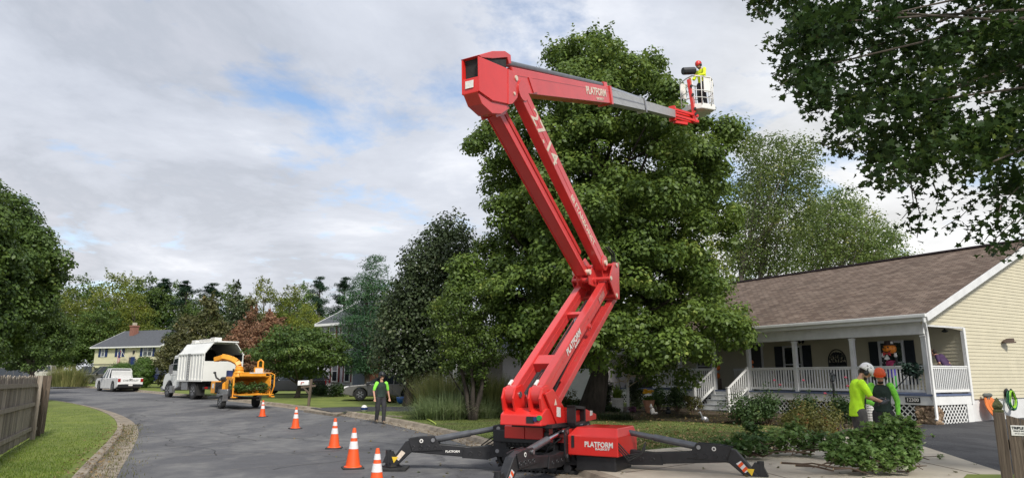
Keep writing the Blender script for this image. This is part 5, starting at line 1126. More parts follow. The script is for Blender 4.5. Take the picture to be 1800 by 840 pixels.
cx0, cx1, cy0, cy1 = -.42, .42, -.38, .38
mb = MB(); mb.prism([Bp(-.10, cy0, -.04), Bp(cx1, cy0, -.04), Bp(cx1 + .03, 0, -.04), Bp(cx1, cy1, -.04), Bp(-.42, cy1, -.04), Bp(-.42, -.1, -.04)], UP * .20); mb.build('floor_tray', M_['decal'], bt, bevel=.03)
mb = MB(); outl = [(-.12, cy0), (.25, cy0 - .03), (cx1, cy0 + .1), (cx1 + .06, 0), (cx1, cy1 - .08), (.2, cy1), (-.42, cy1), (-.46, 0), (-.42, cy0 + .1)]
for z, r in ((1.10, .022), (.60, .016), (.35, .014)): mb.tube([Bp(a, b, z) for a, b in outl + [outl[0]]], r, 8)
for i in (0, 1, 2, 3, 4, 5, 6, 8): a, b = outl[i]; mb.tube([Bp(a * .97, b * .97, .1), Bp(a, b, 1.10)], .018, 7)
mb.tube([Bp(cx1, cy0 + .1, 1.10), Bp(cx1 + .22, -.05, 1.0), Bp(cx1 + .2, .1, .95), Bp(cx1 + .06, .1, .9)], .016, 7)
mb.build('rail', M_['decal'], bt, smooth='all')
mb = MB()
for a0, a1, b in ((-.02, .22, cy0 - .01), (-.42, -.22, cy1 - .02)): mb.prism([Bp(a0, b, .55), Bp(a1, b - .01, .55), Bp(a1, b - .01, 1.08), Bp(a0, b, 1.08)], uy * .02)
mb.build('side_panel', M_['decal'], bt)
mb = MB(); mb.tube([Bp(-.78, -.30, 1.20), Bp(-.32, -.34, 1.28)], .125, 10); mb.build('control_box', M_['black'], bt, bevel=.02)
# ------------------------------------------------------------ vehicles
def wheel(par, M, x, y, r, wd, hub='steel', dual=False):
    s = 1 if y > 0 else -1; w_ = MB(M); c = (x, y, r)
    w_.lathe([(r * .60, -wd / 2), (r * .93, -wd / 2), (r, -wd * .36), (r, wd * .36), (r * .93, wd / 2), (r * .60, wd / 2)], c, (0, s, 0), 24); wh = w_.build('wheel', M_['rubber'], par, smooth=True)
    w_ = MB(M); w_.lathe([(r * .62, wd * .42), (r * .58, wd * .5 + .006), (r * .50, wd * .40), (r * .22, wd * .36), (r * .18, wd * .46), (.02, wd * .46)], c, (0, s, 0), 20)
    for k in range(6):
        a = 2 * math.pi * k / 6; w_.bar((x + math.cos(a) * r * .15, y + s * wd * .47, r + math.sin(a) * r * .15), (x + math.cos(a) * r * .55, y + s * wd * .47, r + math.sin(a) * r * .55), r * .16, .02, up=(0, 1, 0))
    w_.build('rim', M_[hub], wh, smooth=True)
def arch(cx, r, z0, n=8): return [(cx + r * math.cos(math.pi * (1 - k / n)), z0 + r * math.sin(math.pi * (1 - k / n)) * 1.0) for k in range(n + 1)]
def vehicle(name, label, pos, ang, paint, kind='suv', L_=4.6, W2=.9, Hh=1.65, r=.34, cat='car', group=None, hub='steel'):
    t = thing(name, pos, label, cat, group); M = frame(pos, ang); hl = L_ / 2; fx = hl - .88; rx = -hl + .95; gz = .24
    belt = {'suv': .98, 'hatch': .86, 'pickup': 1.12}[kind]; ar = r + .06
    if kind == 'pickup': fx, rx = hl - .95, -hl + 1.25
    low = arch(rx, ar, r)[::1]; lowf = arch(fx, ar, r)
    prof = [(-hl + .02, gz + .2)] + [(rx - ar, gz)] + low + [(rx + ar, gz), (fx - ar, gz)] + lowf + [(fx + ar, gz), (hl - .03, gz + .1), (hl, .62), (hl - .06, belt - .16), (hl - .35, belt - .05)]
    if kind == 'pickup': prof += [(hl - 1.55, belt), (-hl + 2.1, belt), (-hl + .02, belt)]
    elif kind == 'suv': prof += [(hl - 1.35, belt), (-hl + .05, belt), (-hl, .75)]
    else: prof += [(hl - 1.25, belt + .02), (-hl + .12, belt + .05), (-hl, .72)]
    mb = MB(M); mb.prism([(x, -W2, z) for x, z in prof], (0, 2 * W2, 0)); body = mb.build('body', M_[paint], t, bevel=.035)
    # cabin
    if kind == 'pickup': b0, b1, r0, r1 = -hl + 2.5, hl - 1.6, -hl + 2.62, hl - 2.35
    elif kind == 'suv': b0, b1, r0, r1 = -hl + .08, hl - 1.2, -hl + .45, hl - 2.05
    else: b0, b1, r0, r1 = -hl + .25, hl - 1.05, -hl + 1.05, hl - 2.1
    wb, wr_ = W2 - .04, W2 - .20
    def cab(mb, e, zt, zb=belt - .02):
        f = (zt - zb) / (Hh - zb); X0 = b0 + (r0 - b0) * f; X1 = b1 + (r1 - b1) * f; ww = wb + (wr_ - wb) * f
        mb.add([(b0 - e, -wb - e, zb), (b1 + e, -wb - e, zb), (b1 + e, wb + e, zb), (b0 - e, wb + e, zb), (X0 - e, -ww - e, zt), (X1 + e, -ww - e, zt), (X1 + e, ww + e, zt), (X0 - e, ww + e, zt)], [(0, 3, 2, 1), (4, 5, 6, 7), (0, 1, 5, 4), (1, 2, 6, 5), (2, 3, 7, 6), (3, 0, 4, 7)])
    mb = MB(M); cab(mb, 0, Hh - .06); gl = mb.build('windows', M_['glass'], t, bevel=.02)
    mb = MB(M); mb.prism([(r0 - .05, -wr_ - .01, Hh - .07), (r1 + .05, -wr_ - .01, Hh - .07), (r1 + .05, wr_ + .01, Hh - .07), (r0 - .05, wr_ + .01, Hh - .07)], (0, 0, .07)); rf = mb.build('roof', M_[paint], t, bevel=.03)
    mb = MB(M)
    for s in (-1, 1):
        for xb, xr in ((b1, r1), (b0, r0)): mb.bar((xb, s * wb, belt - .02), (xr, s * wr_, Hh - .03), .05, .07)
        for f in ((.5,) if kind != 'hatch' else (.48,)): xm, xq = b0 + (b1 - b0) * f, r0 + (r1 - r0) * (f + .02); mb.bar((xm, s * (wb + .0), belt - .02), (xq, s * (wr_ + .005), Hh - .05), .03, .09)
        if kind == 'suv': mb.bar((b0 + .95, s * wb, belt - .02), (r0 + .8, s * wr_, Hh - .05), .03, .09)
    mb.build('pillars', M_[paint], rf)
    for s in (-1, 1):
        mb = MB(M); mb.box(hl - .20, hl + .008, s * (W2 - .30) - .16, s * (W2 - .30) + .16, .64, .76); mb.build('headlight', M_['reflect'], t, bevel=.02)
        mb = MB(M); mb.box(-hl - .012, -hl + .12, s * (W2 - .11) - .10, s * (W2 - .11) + .10, belt - .42 + .1, belt - .06); mb.build('tail_light', mat('tail_lamp', (.30, .01, .01), .25) if 'tail_lamp' not in bpy.data.materials else bpy.data.materials['tail_lamp'], t, bevel=.01)
        mb = MB(M); mb.box(b1 - .35, b1 - .15, s * (W2 + .02), s * (W2 + .18), belt - .02, belt + .14); mb.build('mirror', M_['carblack'], t, bevel=.02)
        for f in ((.30, .62) if kind != 'pickup' else (.45,)):
            mb = MB(M); x = b0 + (b1 - b0) * f; mb.box(x - .12, x + .04, s * W2, s * (W2 + .022), belt - .16, belt - .12); mb.build('door_handle', M_[paint], body)
    mb = MB(M)
    for s in (-1, 1):
        for f in (.04, .5, .93): x = b0 + (b1 - b0) * f; mb.box(x - .006, x + .006, s * (W2 + .0005), s * (W2 + .003), .36, belt - .02)
    mb.build('door_gaps', M_['rubber'], body)
    mb = MB(M); mb.box(hl - .05, hl + .012, -W2 + .46, W2 - .46, .56, .76); mb.build('grille', M_['iron'], t)
    mb = MB(M); mb.box(hl - .12, hl + .03, -W2 + .02, W2 - .02, .34, .50); mb.build('bumper', M_['iron' if kind == 'pickup' else paint], t, bevel=.03)
    mb = MB(M); mb.box(-hl - .06, -hl + .10, -W2 + .02, W2 - .02, .40, .60); bp = mb.build('bumper', M_['iron'], t, bevel=.02)
    mb = MB(M); mb.box(-hl - .07, -hl - .06, -.16, .16, .48, .60); mb.build('number_plate', M_['decal'], bp)
    mb = MB(M); mb.box(-hl + .3, hl - .3, -W2 + .12, W2 - .12, gz - .02, .5); mb.build('underbody', M_['rubber'], t)
    for x in (fx, rx):
        for s in (-1, 1): wheel(t, M, x, s * (W2 - .11), r, .24, hub)
    if kind == 'pickup':
        mb = MB(M); mb.box(-hl + .1, -hl + 2.0, -W2 + .08, W2 - .08, belt - .0, belt + .006); mb.build('bed_opening', M_['rubber'], t)
        mb = MB(M); mb.box(-hl - .008, -hl + .0, -W2 + .24, W2 - .24, .62, belt - .05); tg = mb.build('tailgate', M_[paint], t, bevel=.01)
        mb = MB(M); mb.box(-hl - .02, -hl - .008, -.13, .13, belt - .14, belt - .09); mb.build('handle', M_['iron'], tg)
    return t, M
def fpos(px, py, off=0): p = G(px, py, off); return V((p.x, p.y, h(p.y) + off))
# white work pickup in the road
pp_ = at(207, 687, 60); pp_.z = h(60) + .005
pk1, pkM = vehicle('pickup_truck', 'white crew cab pickup truck parked in the road, seen from behind', pp_, R(90 + 47), 'carwhite', 'pickup', 5.7, .98, 1.92, .42, 'pickup')
text('CHEVROLET', .19, M_['iron'], pk1, pkM @ V((-2.862, 0, .90)), pkM.to_3x3() @ V((0, -1, 0)), UP, .002, .002, sx=1.15)
mb = MB(pkM); mb.box(-.55, -.50, -.8, .8, 1.12, 1.75)
for k in range(9): mb.box(-.57, -.55, -.78, .78, 1.15 + k * .065, 1.17 + k * .065)
mb.build('headache_rack', M_['carwhite'], pk1)
# vehicles on the far drives
def on_lawn(px, Y): p = at(px, 660, Y); return V((p.x, Y, h(Y) + YH + .01))
vehicle('pickup_truck', 'tan silver pickup truck parked on a far drive behind the tall grass clump', on_lawn(88, 80), R(197), 'tan', 'pickup', 5.6, .95, 1.8, .4, 'pickup', group='vehicles on the far drives', hub='steel')
vehicle('pickup_truck', 'black pickup truck parked on the far drive beyond the road', on_lawn(158, 76), R(200), 'carblack', 'pickup', 5.6, .95, 1.75, .4, 'pickup', group='vehicles on the far drives')
vehicle('sport_utility', 'white and silver vehicle parked nose out beside the black pickup, beyond the white pickup', on_lawn(186, 74), R(222), 'silver', 'suv', 5.0, .95, 1.8, .38, 'car', group='vehicles on the far drives')
vehicle('sport_utility', 'dark blue sport utility car beside the trimmed bush in front of the yellow house', on_lawn(276, 74), R(165), 'carblue', 'suv', 4.7, .92, 1.75, .36, 'car', group='vehicles on the far drives')
vehicle('sport_utility', 'pale grey car with only its roof and windows showing over the weathered fence', on_lawn(8, 66), R(185), 'silver', 'suv', 4.7, .92, 1.75, .36, 'car', group='vehicles on the far drives')
vehicle('sport_utility', 'black sport utility car parked under the spreading tree behind the mailbox', on_lawn(516, 48), R(186), 'carblack', 'suv', 4.7, .92, 1.62, .36, 'car')
vehicle('hatchback', 'silver hatchback car parked on the grass in front of the lilac house', on_lawn(678, 39.5), R(190), 'silver', 'hatch', 4.45, .88, 1.42, .33, 'car')
# chip truck
tp = at(389, 690, 43); ta = R(90 + 47); tp.z = h(43); 
ct = thing('chip_truck', tp, 'white chip truck with tall ribbed box open at the back, parked by the kerb', 'truck'); M = frame(tp, ta)
# local x forward, origin under the rear face of the box
mb = MB(M); bw, bl, zb, zs, zt = 1.24, 3.9, 1.10, 2.78, 3.42
pr = [(-bw, zb), (-bw, zs), (-bw + .48, zt), (bw - .48, zt), (bw, zs), (bw, zb)]
def shell(x0, x1, th=.05):
    o_ = pr; i_ = [(-bw + th, zb + th), (-bw + th, zs - th * .4), (-bw + .48 + th * .3, zt - th), (bw - .48 - th * .3, zt - th), (bw - th, zs - th * .4), (bw - th, zb + th)]
    for k in range(6):
        a, b, c, d = o_[k], o_[(k + 1) % 6], i_[(k + 1) % 6], i_[k]; mb.prism([(x0, *a), (x0, *b), (x0, *c), (x0, *d)], (x1 - x0, 0, 0))
shell(0, bl); mb.prism([(bl - .05, y, z) for y, z in pr], (.05, 0, 0)); bx_ = mb.build('chip_box', M_['truckwhite'], ct)
mb = MB(M); mb.box(-.03, .03, -bw, bw, zb, 2.30); mb.build('tailgate', M_['truckwhite'], ct, bevel=.01)
mb = MB(M); mb.box(.06, bl - .1, -bw + .055, bw - .055, zb + .06, zb + .08); mb.box(bl - .12, bl - .06, -bw + .06, bw - .06, zb + .1, zt - .3); mb.box(.06, bl - .1, -bw + .052, -bw + .06, zb + .1, zs - .04); mb.box(.06, bl - .1, bw - .06, bw - .052, zb + .1, zs - .04); mb.build('box_lining', M_['iron'], bx_)
mb = MB(M)
for s in (-1, 1):
    for k in range(9): x = .18 + k * .44; mb.box(x - .05, x + .05, s * bw, s * (bw + .045), zb + .06, zs - .06)
    mb.box(0, bl, s * bw, s * (bw + .055), zs - .07, zs + .0); mb.box(0, bl, s * bw, s * (bw + .055), zb - .02, zb + .08)
mb.build('ribs', M_['truckwhite'], bx_)
mb = MB(M)
for k in range(11): z = zb + .1 + k * .155; mb.box(bl * .52 - .16, bl * .52 + .16, bw + .05, bw + .085, z, z + .025)
for x in (bl * .52 - .16, bl * .52 + .16): mb.box(x - .014, x + .014, bw + .05, bw + .08, zb, zs)
mb.build('ladder', M_['steel'], ct)
mb = MB(M); mb.tube([(2.9, bw - .33, zs + .28), (2.7, bw - .2, zs + .12), (3.0, bw - .1, zs + .03), (3.3, bw - .22, zs + .18), (3.12, bw - .36, zs + .34)], .02, 5); mb.build('box_emblem', M_['iron'], bx_)
mb = MB(M); mb.box(-.55, 3.4, -.62, .72, zt + .02, zt + .07)
for k in range(8): mb.box(-.5 + k * .48, -.42 + k * .48, -.62, .72, zt + .07, zt + .10)
mb.build('roof_rack', M_['truckwhite'], ct)
mb = MB(M); mb.box(1.0, 2.6, .1, .55, zt + .08, zt + .28); mb.box(3.0, 3.6, .0, .6, zt + .05, zt + .26); mb.box(.2, .8, .15, .6, zt + .08, zt + .34); mb.build('roof_box', M_['decal'], ct, bevel=.02)
mb = MB(M)
for y, z in ((-.5, 2.95), (.3, 3.0)): mb.lathe([(.09, 0), (.09, .03), (.05, .04)], (bl - .14, y, z), (-1, 0, 0), 14)
mb.build('work_lamp', M_['steel'], ct)
mb = MB(M); mb.box(-.05, 5.9, -.42, .42, .72, 1.08); mb.box(-.08, .06, -1.15, 1.15, .62, .78); mb.build('frame', M_['iron'], ct)
for s in (-1, 1):
    for dy in (0, -.28): wheel(ct, M, 1.35, s * (1.08 + dy), .50, .25, 'steel')
    wheel(ct, M, 5.5, s * 1.0, .50, .26, 'steel')
    mb = MB(M); mb.box(.70, .74, s * .72, s * 1.22, .25, .95); mb.build('mud_flap', M_['rubber'], ct)
    mb = MB(M); mb.box(2.2, 3.1, s * .75, s * 1.22, .55, 1.04); mb.build('tool_box', M_['steel'], ct, bevel=.02)
    mb = MB(M); mb.box(-.10, -.06, s * 1.0 - .09, s * 1.0 + .09, .66, .76); mb.build('tail_light', bpy.data.materials['tail_lamp'], ct)
    mb = MB(M); mb.tube([(4.35, s * 1.0, 2.2), (4.4, s * 1.45, 2.15), (4.4, s * 1.45, 1.45), (4.4, s * 1.02, 1.5)], .025, 6); mb.box(4.33, 4.42, s * 1.45 - .11, s * 1.45 + .11, 1.55, 2.1); mb.build('mirror', M_['steel'], ct)
mb = MB(M); pc = [(3.98, .75), (3.98, 2.55), (4.15, 2.75), (5.0, 2.72), (5.35, 1.75), (6.35, 1.5), (6.55, 1.2), (6.6, .55), (6.15, .5)] + [(5.5 + .62 * math.cos(a), .5 + .62 * math.sin(a)) for a in [R(20 + 14 * k) for k in range(11)]] + [(4.85, .55), (4.7, .55)]
mb.prism([(x, -1.05, z) for x, z in pc], (0, 2.1, 0)); cb_ = mb.build('cab', M_['carwhite'], ct, bevel=.05)
mb = MB(M); mb.prism([(x, -1.058, z) for x, z in ((4.3, 1.75), (4.3, 2.55), (4.95, 2.5), (5.2, 1.78))], (0, 2.116, 0)); mb.box(3.965, 3.985, -.8, .8, 1.7, 2.5); mb.prism([(5.08, -.95, 2.6), (5.38, -.95, 1.8), (5.38, .95, 1.8), (5.08, .95, 2.6)], (.03, 0, .01)); mb.build('windows', M_['glass'], cb_)
mb = MB(M); mb.box(6.5, 6.75, -1.1, 1.1, .45, .72); mb.build('bumper', M_['steel'], ct, bevel=.03)
mb = MB(M); mb.box(4.55, 5.0, 1.0, 1.2, .35, .8); mb.build('step', M_['steel'], ct)
# the chipper behind it
cp = at(424, 707, 34.2); cp.z = h(34.2); ca = R(90 + 44)
wc = thing('wood_chipper', cp, 'orange yellow wood chipper on a trailer hitched behind the white chip truck', 'wood chipper'); M = frame(cp, ca) @ Matrix.Scale(.86, 4)
for s in (-1, 1): wheel(wc, M, .3, s * .98, .36, .24, 'steel')
mb = MB(M); mb.box(-.6, 3.0, -.78, .78, .50, .62); mb.bar((2.9, -.6, .56), (4.4, 0, .56), .1, .12); mb.bar((2.9, .6, .56), (4.4, 0, .56), .1, .12); mb.build('frame', M_['iron'], wc)
for s in (-1, 1): mb = MB(M); mb.box(-.12, .72, s * .82, s * 1.12, .74, .80); mb.box(-.14, -.1, s * .82, s * 1.12, .42, .80); mb.box(-.15, -.14, s * .9, s * 1.06, .60, .70); mb.build('mudguard', M_['steel'], wc, bevel=.01)
# infeed hopper: flared, open to the back
mb = MB(M)
I = [(.25, -.55, .85), (.25, .55, .85), (.25, .55, 1.55), (.25, -.55, 1.55)]; Oo = [(-1.25, -1.02, .80), (-1.25, 1.02, .80), (-1.25, 1.02, 1.78), (-1.25, -1.02, 1.78)]
for k in range(4):
    a, b, c, d = V(I[k]), V(I[(k + 1) % 4]), V(Oo[(k + 1) % 4]), V(Oo[k]); nn = (b - a).cross(d - a).normalized() * .04; mb.add([a, b, c, d, a + nn, b + nn, c + nn, d + nn], [(0, 1, 2, 3), (7, 6, 5, 4), (0, 4, 5, 1), (1, 5, 6, 2), (2, 6, 7, 3), (3, 7, 4, 0)])
hp = mb.build('infeed_hopper', M_['chip'], wc)
mb = MB(M); mb.box(-1.95, -1.22, -.98, .98, .76, .81); mb.build('infeed_tray', M_['chip'], wc)
mb = MB(M)
for s in (-1, 1): mb.tube([(-1.28, s * 1.05, .62), (-1.28, s * 1.05, 1.82), (-1.2, s * .9, 1.92)], .035, 8); mb.box(-1.5, -1.26, s * 1.05 - .2, s * 1.05 + .1, .62, .68)
mb.tube([(-1.30, -1.08, .62), (-1.62, -1.12, 1.2), (-1.62, -1.12, 1.85), (-1.3, -1.05, 1.95), (-1.25, 1.0, 1.95)], .035, 8); mb.box(-1.30, -1.18, -.75, .75, 1.78, 1.92)
mb.build('control_bar', M_['chip'], wc)
mb = MB(M); mb.box(-1.32, -1.30, -1.02, .2, 1.93, 1.98); mb.build('reflective_strip', M_['reflect'], wc)
mb = MB(M); mb.box(.2, 1.1, -.55, .55, .8, 1.75); mb.lathe([(.45, -.3), (.45, .3)], (.75, 0, 1.35), (0, 1, 0), 20); mb.build('drum_housing', M_['chip'], wc, bevel=.02)
mb = MB(M); mb.prism([(-.75, -.85, 1.86), (-.75, -.30, 1.86), (-.75, -.30, 2.28), (-.75, -.85, 2.28)], (.06, 0, 0)); mb.tube([(-.72, -.80, 2.2), (-.72, -.80, 2.58), (-.66, -.68, 2.70), (-.60, -.56, 2.58), (-.60, -.56, 2.2)], .05, 8); tm = mb.build('feed_stop_panel', M_['chip'], wc)
mb = MB(M); mb.box(-.765, -.752, -.80, -.35, 1.94, 2.22); mb.build('white_label', M_['decal'], tm)
mb = MB(M); mb.lathe([(.36, 0), (.30, .25), (.22, .42), (.22, .60)], (.75, -.05, 1.72), UP, 20); mb.lathe([(.27, .40), (.27, .46)], (.75, -.05, 1.72), UP, 20)
mb.build('chute_base', M_['chip'], wc, smooth=True)
mb = MB(M)
cpth = [(.75, -.05, 2.15), (.76, -.03, 2.36), (.90, .04, 2.58), (1.25, .2, 2.74), (1.65, .38, 2.84), (1.95, .50, 2.88)]
for a, b in zip(cpth, cpth[1:]): mb.bar(a, b, .30, .28, up=(-1, .4, .3))
mb.bar((1.85, .45, 2.88), (2.40, .70, 2.74), .36, .26, up=(0, 0, 1)); mb.build('discharge_chute', M_['chip'], wc, bevel=.02)
mb = MB(M); mb.box(1.3, 2.5, -.5, .62, .75, 1.45); mb.box(1.5, 2.2, .62, .95, .8, 1.5); eng = mb.build('engine_cover', M_['chip'], wc, bevel=.03)
mb = MB(M); mb.box(1.35, 1.5, .62, .97, .85, 1.45); mb.build('side_grille', M_['iron'], eng); mb = MB(M); mb.box(2.5, 2.62, -.5, .6, .8, 1.5); mb.build('radiator', M_['iron'], eng)
mb = MB(M); mb.box(1.7, 1.95, .955, .965, 1.1, 1.35); mb.build('white_label', M_['decal'], eng)
mb = MB(M); mb.tube([(1.5, .3, 1.6), (2.2, .3, 1.6)], .14, 12); mb.tube([(1.9, .5, 1.5), (2.0, .75, 1.7), (2.1, .8, 1.95)], .05, 8); mb.ell((2.1, .82, 1.98), (.09, .09, .06)); mb.tube([(1.2, .1, 1.5), (1.2, .1, 2.2)], .05, 8); mb.tube([(1.25, .35, 1.4), (1.1, .3, 1.9), (1.0, .1, 2.1)], .04, 6); mb.build('exhaust', M_['iron'], eng)
mb = MB(M); mb.box(.9, 1.2, .25, .5, 1.5, 2.1); mb.build('blue_hose_cover', M_['navy'], eng)
mb = MB(M); mb.box(.0, 1.5, .60, .86, .62, 1.05); mb.build('fuel_tank', M_['steel'], wc, bevel=.03)
mb = MB(M); mb.tube([(.9, .9, .75), (1.5, .95, 1.05), (.2, .85, 1.6)], .03, 6); mb.prism([(-.9, .95, .7), (.4, .62, .7), (.4, .62, 1.6), (-.4, .85, 1.5)], (0, .03, 0)); mb.build('side_guard', M_['iron'], wc)
# cut branches in its mouth
lf = leafmat('cut_maple_leaf', (.035, .085, .018), (.10, .18, .05), (.30, .36, .22), .3, patch=2)
M_['cutleaf'] = lf
bl_ = thing('branch_bundle', M @ V((-1.5, 0, .82)), 'leafy green branches lying in the mouth of the wood chipper', 'branches')
pts = [blob_pts(M @ V((random.uniform(-1.8, -.6), random.uniform(-.85, .85), random.uniform(.95, 1.30))), .24, 60, .2) for _ in range(26)]
leafmesh('leaves', np.concatenate(pts), .10, lf, bl_, 'oval'); mb = MB()
for _ in range(14): a = M @ V((random.uniform(-.3, .2), random.uniform(-.5, .5), 1.0)); b = M @ V((random.uniform(-1.9, -1.4), random.uniform(-.9, .9), random.uniform(.9, 1.4))); mb.tube([a, a.lerp(b, .5) + UP * .1, b], [.025, .018, .007], 5)
mb.build('twigs', M_['twig'], bl_)

# ------------------------------------------------------------ traffic cones
def cone(pos, hgt, rot, label, tilt=0):
    t = thing('traffic_cone', pos, label, 'traffic cone', 'orange cones along the road'); k = hgt / .71; M = frame(pos, rot)
    mb = MB(M); b = .19 * k; mb.prism([(-b, -b + .03, 0), (-b + .03, -b, 0), (b - .03, -b, 0), (b, -b + .03, 0), (b, b - .03, 0), (b - .03, b, 0), (-b + .03, b, 0), (-b, b - .03, 0)], (0, 0, .028 * k)); mb.build('base', M_['conebase'], t, bevel=.006)
    rr = lambda z: (.135 - (.135 - .028) * (z - .03) / .68) * k
    prof = [(.165 * k, .026 * k), (.160 * k, .04 * k), (rr(.05), .052 * k)] + [(rr(z), z * k) for z in (.2, .33, .5, .6, .69)] + [(.026 * k, .71 * k), (.014 * k, .71 * k)]
    mb = MB(M); mb.lathe(prof, (0, 0, 0), UP, 28); mb.build('cone_body', M_['orange'], t, smooth=True)
    for z0, z1 in ((.345, .475), (.535, .625)):
        mb = MB(M); e = .0035; mb.lathe([(rr(z0), z0 * k), (rr(z0) + e, z0 * k), (rr(z1) + e, z1 * k), (rr(z1), z1 * k)], (0, 0, 0), UP, 28); mb.build('reflective_collar', M_['reflect'], t, smooth=True)
    return t
for px, pyb, hpx, lb in ((461, 732, 28, 'orange cone farthest along the road, right behind the wood chipper'), (519, 753, 38, 'second farthest orange cone, between the mailbox and the man in the road'),
                         (587, 787.5, 53, 'middle orange cone of the five, beside the taller one'), (620, 822.5, 71, 'tall orange cone with two white collars, fully in view nearest the black outrigger pad'), (661, 868, 77, 'orange cone cut off by the bottom edge, the nearest of the five')):
    p = G(px, pyb, 0); D = math.hypot(p.y, 0); k = (at(px, pyb - hpx, p.y).z - at(px, pyb, p.y).z); cone(p, max(.66, min(.8, k)), random.uniform(0, 1.5), lb)

# ------------------------------------------------------------ mailbox, fences, small things
mp_ = G(542, 713, YH); mbx = thing('mailbox', mp_, 'white mailbox on a brown wooden post beside the road', 'mailbox'); M = frame(mp_, R(0)); kz = at(545, 666, mp_.y).z - mp_.z
mb = MB(M); mb.bar((0, 0, -.1), (.09, 0, kz * 1.0), .11, .11, up=(0, 1, 0)); mb.build('post', M_['darkwood'], mbx)
mb = MB(M); mb.bar((-.40, -.0, kz * .70), (.30, 0, kz * .76), .10, .09); mb.bar((.03, 0, kz * .45), (-.30, 0, kz * .70), .07, .07); mb.build('arm', M_['darkwood'], mbx)
mb = MB(M); z0 = kz * .77; prof = [(-.09, z0), (.09, z0), (.09, z0 + .13)] + [(.09 * math.cos(a), z0 + .13 + .09 * math.sin(a)) for a in [math.pi * k / 8 for k in range(1, 8)]] + [(-.09, z0 + .13)]
mb.prism([(-.55, y, z) for y, z in prof], (.52, 0, 0.02)); bx2 = mb.build('box', M_['white'], mbx, smooth=True)
mb = MB(M); mb.box(-.40, -.36, -.11, -.095, z0 + .05, z0 + .16); mb.box(-.36, -.24, -.11, -.095, z0 + .13, z0 + .16); mb.build('flag', mat('flag_red2', (.4, .03, .02), .5), bx2)
# weathered fence on the left, seen from its rail side
f1 = G(67, 762, YH); f0 = G(0, 803, YH); fd = V((f1.x - f0.x, f1.y - f0.y, 0)).normalized(); fn = V((fd.y, -fd.x, 0))
wf = thing('board_fence', V((f0.x, f0.y, YH)), 'weathered grey board fence with loose end boards and leaning posts at the left edge', 'fence')
FL = (V((f1.x, f1.y, 0)) - V((f0.x, f0.y, 0))).length; Fp = lambda s, o_, z: V((f0.x, f0.y, YH)) + fd * s + fn * o_ + UP * z
mb = MB(); s = -5.0; rnd = random.Random(9)
while s < FL - .15:
    if not (FL - 1.0 < s < FL - .82 or FL - .45 < s < FL - .2):
        w_ = rnd.uniform(.13, .15); tz = 1.60 + rnd.uniform(-.035, .03); tl = rnd.uniform(-.02, .02); mb.prism([Fp(s, 0, rnd.uniform(.02, .08)), Fp(s + w_, 0, .04), Fp(s + w_ + tl, 0, tz - .03), Fp(s + w_ * .8 + tl, 0, tz), Fp(s + w_ * .2 + tl, 0, tz), Fp(s + tl, 0, tz - .03)], fn * -.018)
    s += .152
mb.build('boards', M_['fencewood'], wf)
for z in (.28, .90, 1.38):
    mb = MB(); mb.bar(Fp(-5, .03, z + .05), Fp(FL - 2.2, .03, z + .0), .04, .09); mb.bar(Fp(FL - 2.2, .05, z - .02), Fp(FL - .1, .03, z - .10 if z < .5 else z - .04), .04, .09); mb.build('rail', M_['fencewood'], wf)
for s, ln, m_ in ((-2.4, 0, 'fencewood'), (FL - 2.15, .06, 'fencewood'), (FL - .95, -.10, 'darkwood'), (FL + .0, .16, 'darkwood')):
    mb = MB(); mb.bar(Fp(s, .08, -.2), Fp(s + ln, .08, 1.62), .11, .10, up=fd); mb.build('fence_post', M_[m_], wf)
# dark picket fence corner, bottom right
GD = 6.6; gp = at(1760, 760, GD)
gx, gy = gp.x, GD; topz = at(1765, 724, GD).z; pf = thing('wooden_fence', V((gx, gy, YH)), 'dark wooden fence post with mossy pointed finial and boards at the right edge', 'fence')
mb = MB(frame((gx, gy, 0), R(-36))); mb.box(-.045, .045, -.045, .045, 0, topz); po_ = mb.build('fence_post', M_['darkwood'], pf, bevel=.006)
mb = MB(); mb.M = frame((gx, gy, 0), R(9)); mb.lathe([(.060, 0), (.062, .018), (.040, .026), (.052, .04), (.060, .058), (.052, .078), (.034, .10), (.016, .122), (.003, .135)], (0, 0, topz), UP, 4); mb.v = [V((p.x, p.y, p.z)) for p in mb.v]; mb.build('finial', M_['moss'], po_, smooth=False, bevel=.006)
gd_ = V((.86, -.51, 0)).normalized(); gn = V((gd_.y, -gd_.x, 0)); 
for i in range(9):
    a = V((gx, gy, 0)) + gd_ * (.05 + i * .105) + gn * .03; b = a + gd_ * .10; z0_, z1_ = topz - .02 - .032 * i, topz - .02 - .032 * (i + 1)
    if i > 5: z0_, z1_ = topz - .24 + .0 * i, topz - .24
    mb = MB(); mb.prism([a + UP * .15, b + UP * .15, b + UP * z1_, a + UP * z0_], gn * .02); mb.build('board', M_['darkwood'], pf)
for z in (.4, 1.1): mb = MB(); a = V((gx, gy, z)) + gn * -.03; mb.bar(a, a + gd_ * 1.3, .04, .09); mb.build('rail', M_['darkwood'], pf)
sc_ = V((gx, gy, 0)) + gd_ * .135 + gn * .053; sz = at(1780, 756, GD - .1).z
mb = MB(); hw, hh = .062, .046; mb.prism([sc_ - gd_ * hw + UP * (sz - hh), sc_ + gd_ * hw + UP * (sz - hh), sc_ + gd_ * hw + UP * (sz + hh), sc_ - gd_ * hw + UP * (sz + hh)], gn * .003)
sg = mb.build('sign_plate', M_['decal'], pf, bevel=.001)
f_ = sc_ + gn * .0045
text('TRIPLE E', .030, M_['iron'], sg, f_ + UP * (sz + .022), gd_, UP, .0006, .0014, shear=.15); text('FENCE INC.', .017, M_['iron'], sg, f_ + UP * (sz - .004), gd_, UP, .0006, .0003); text('301-274-3000', .013, M_['iron'], sg, f_ + UP * (sz - .027), gd_, UP, .0006, 0)

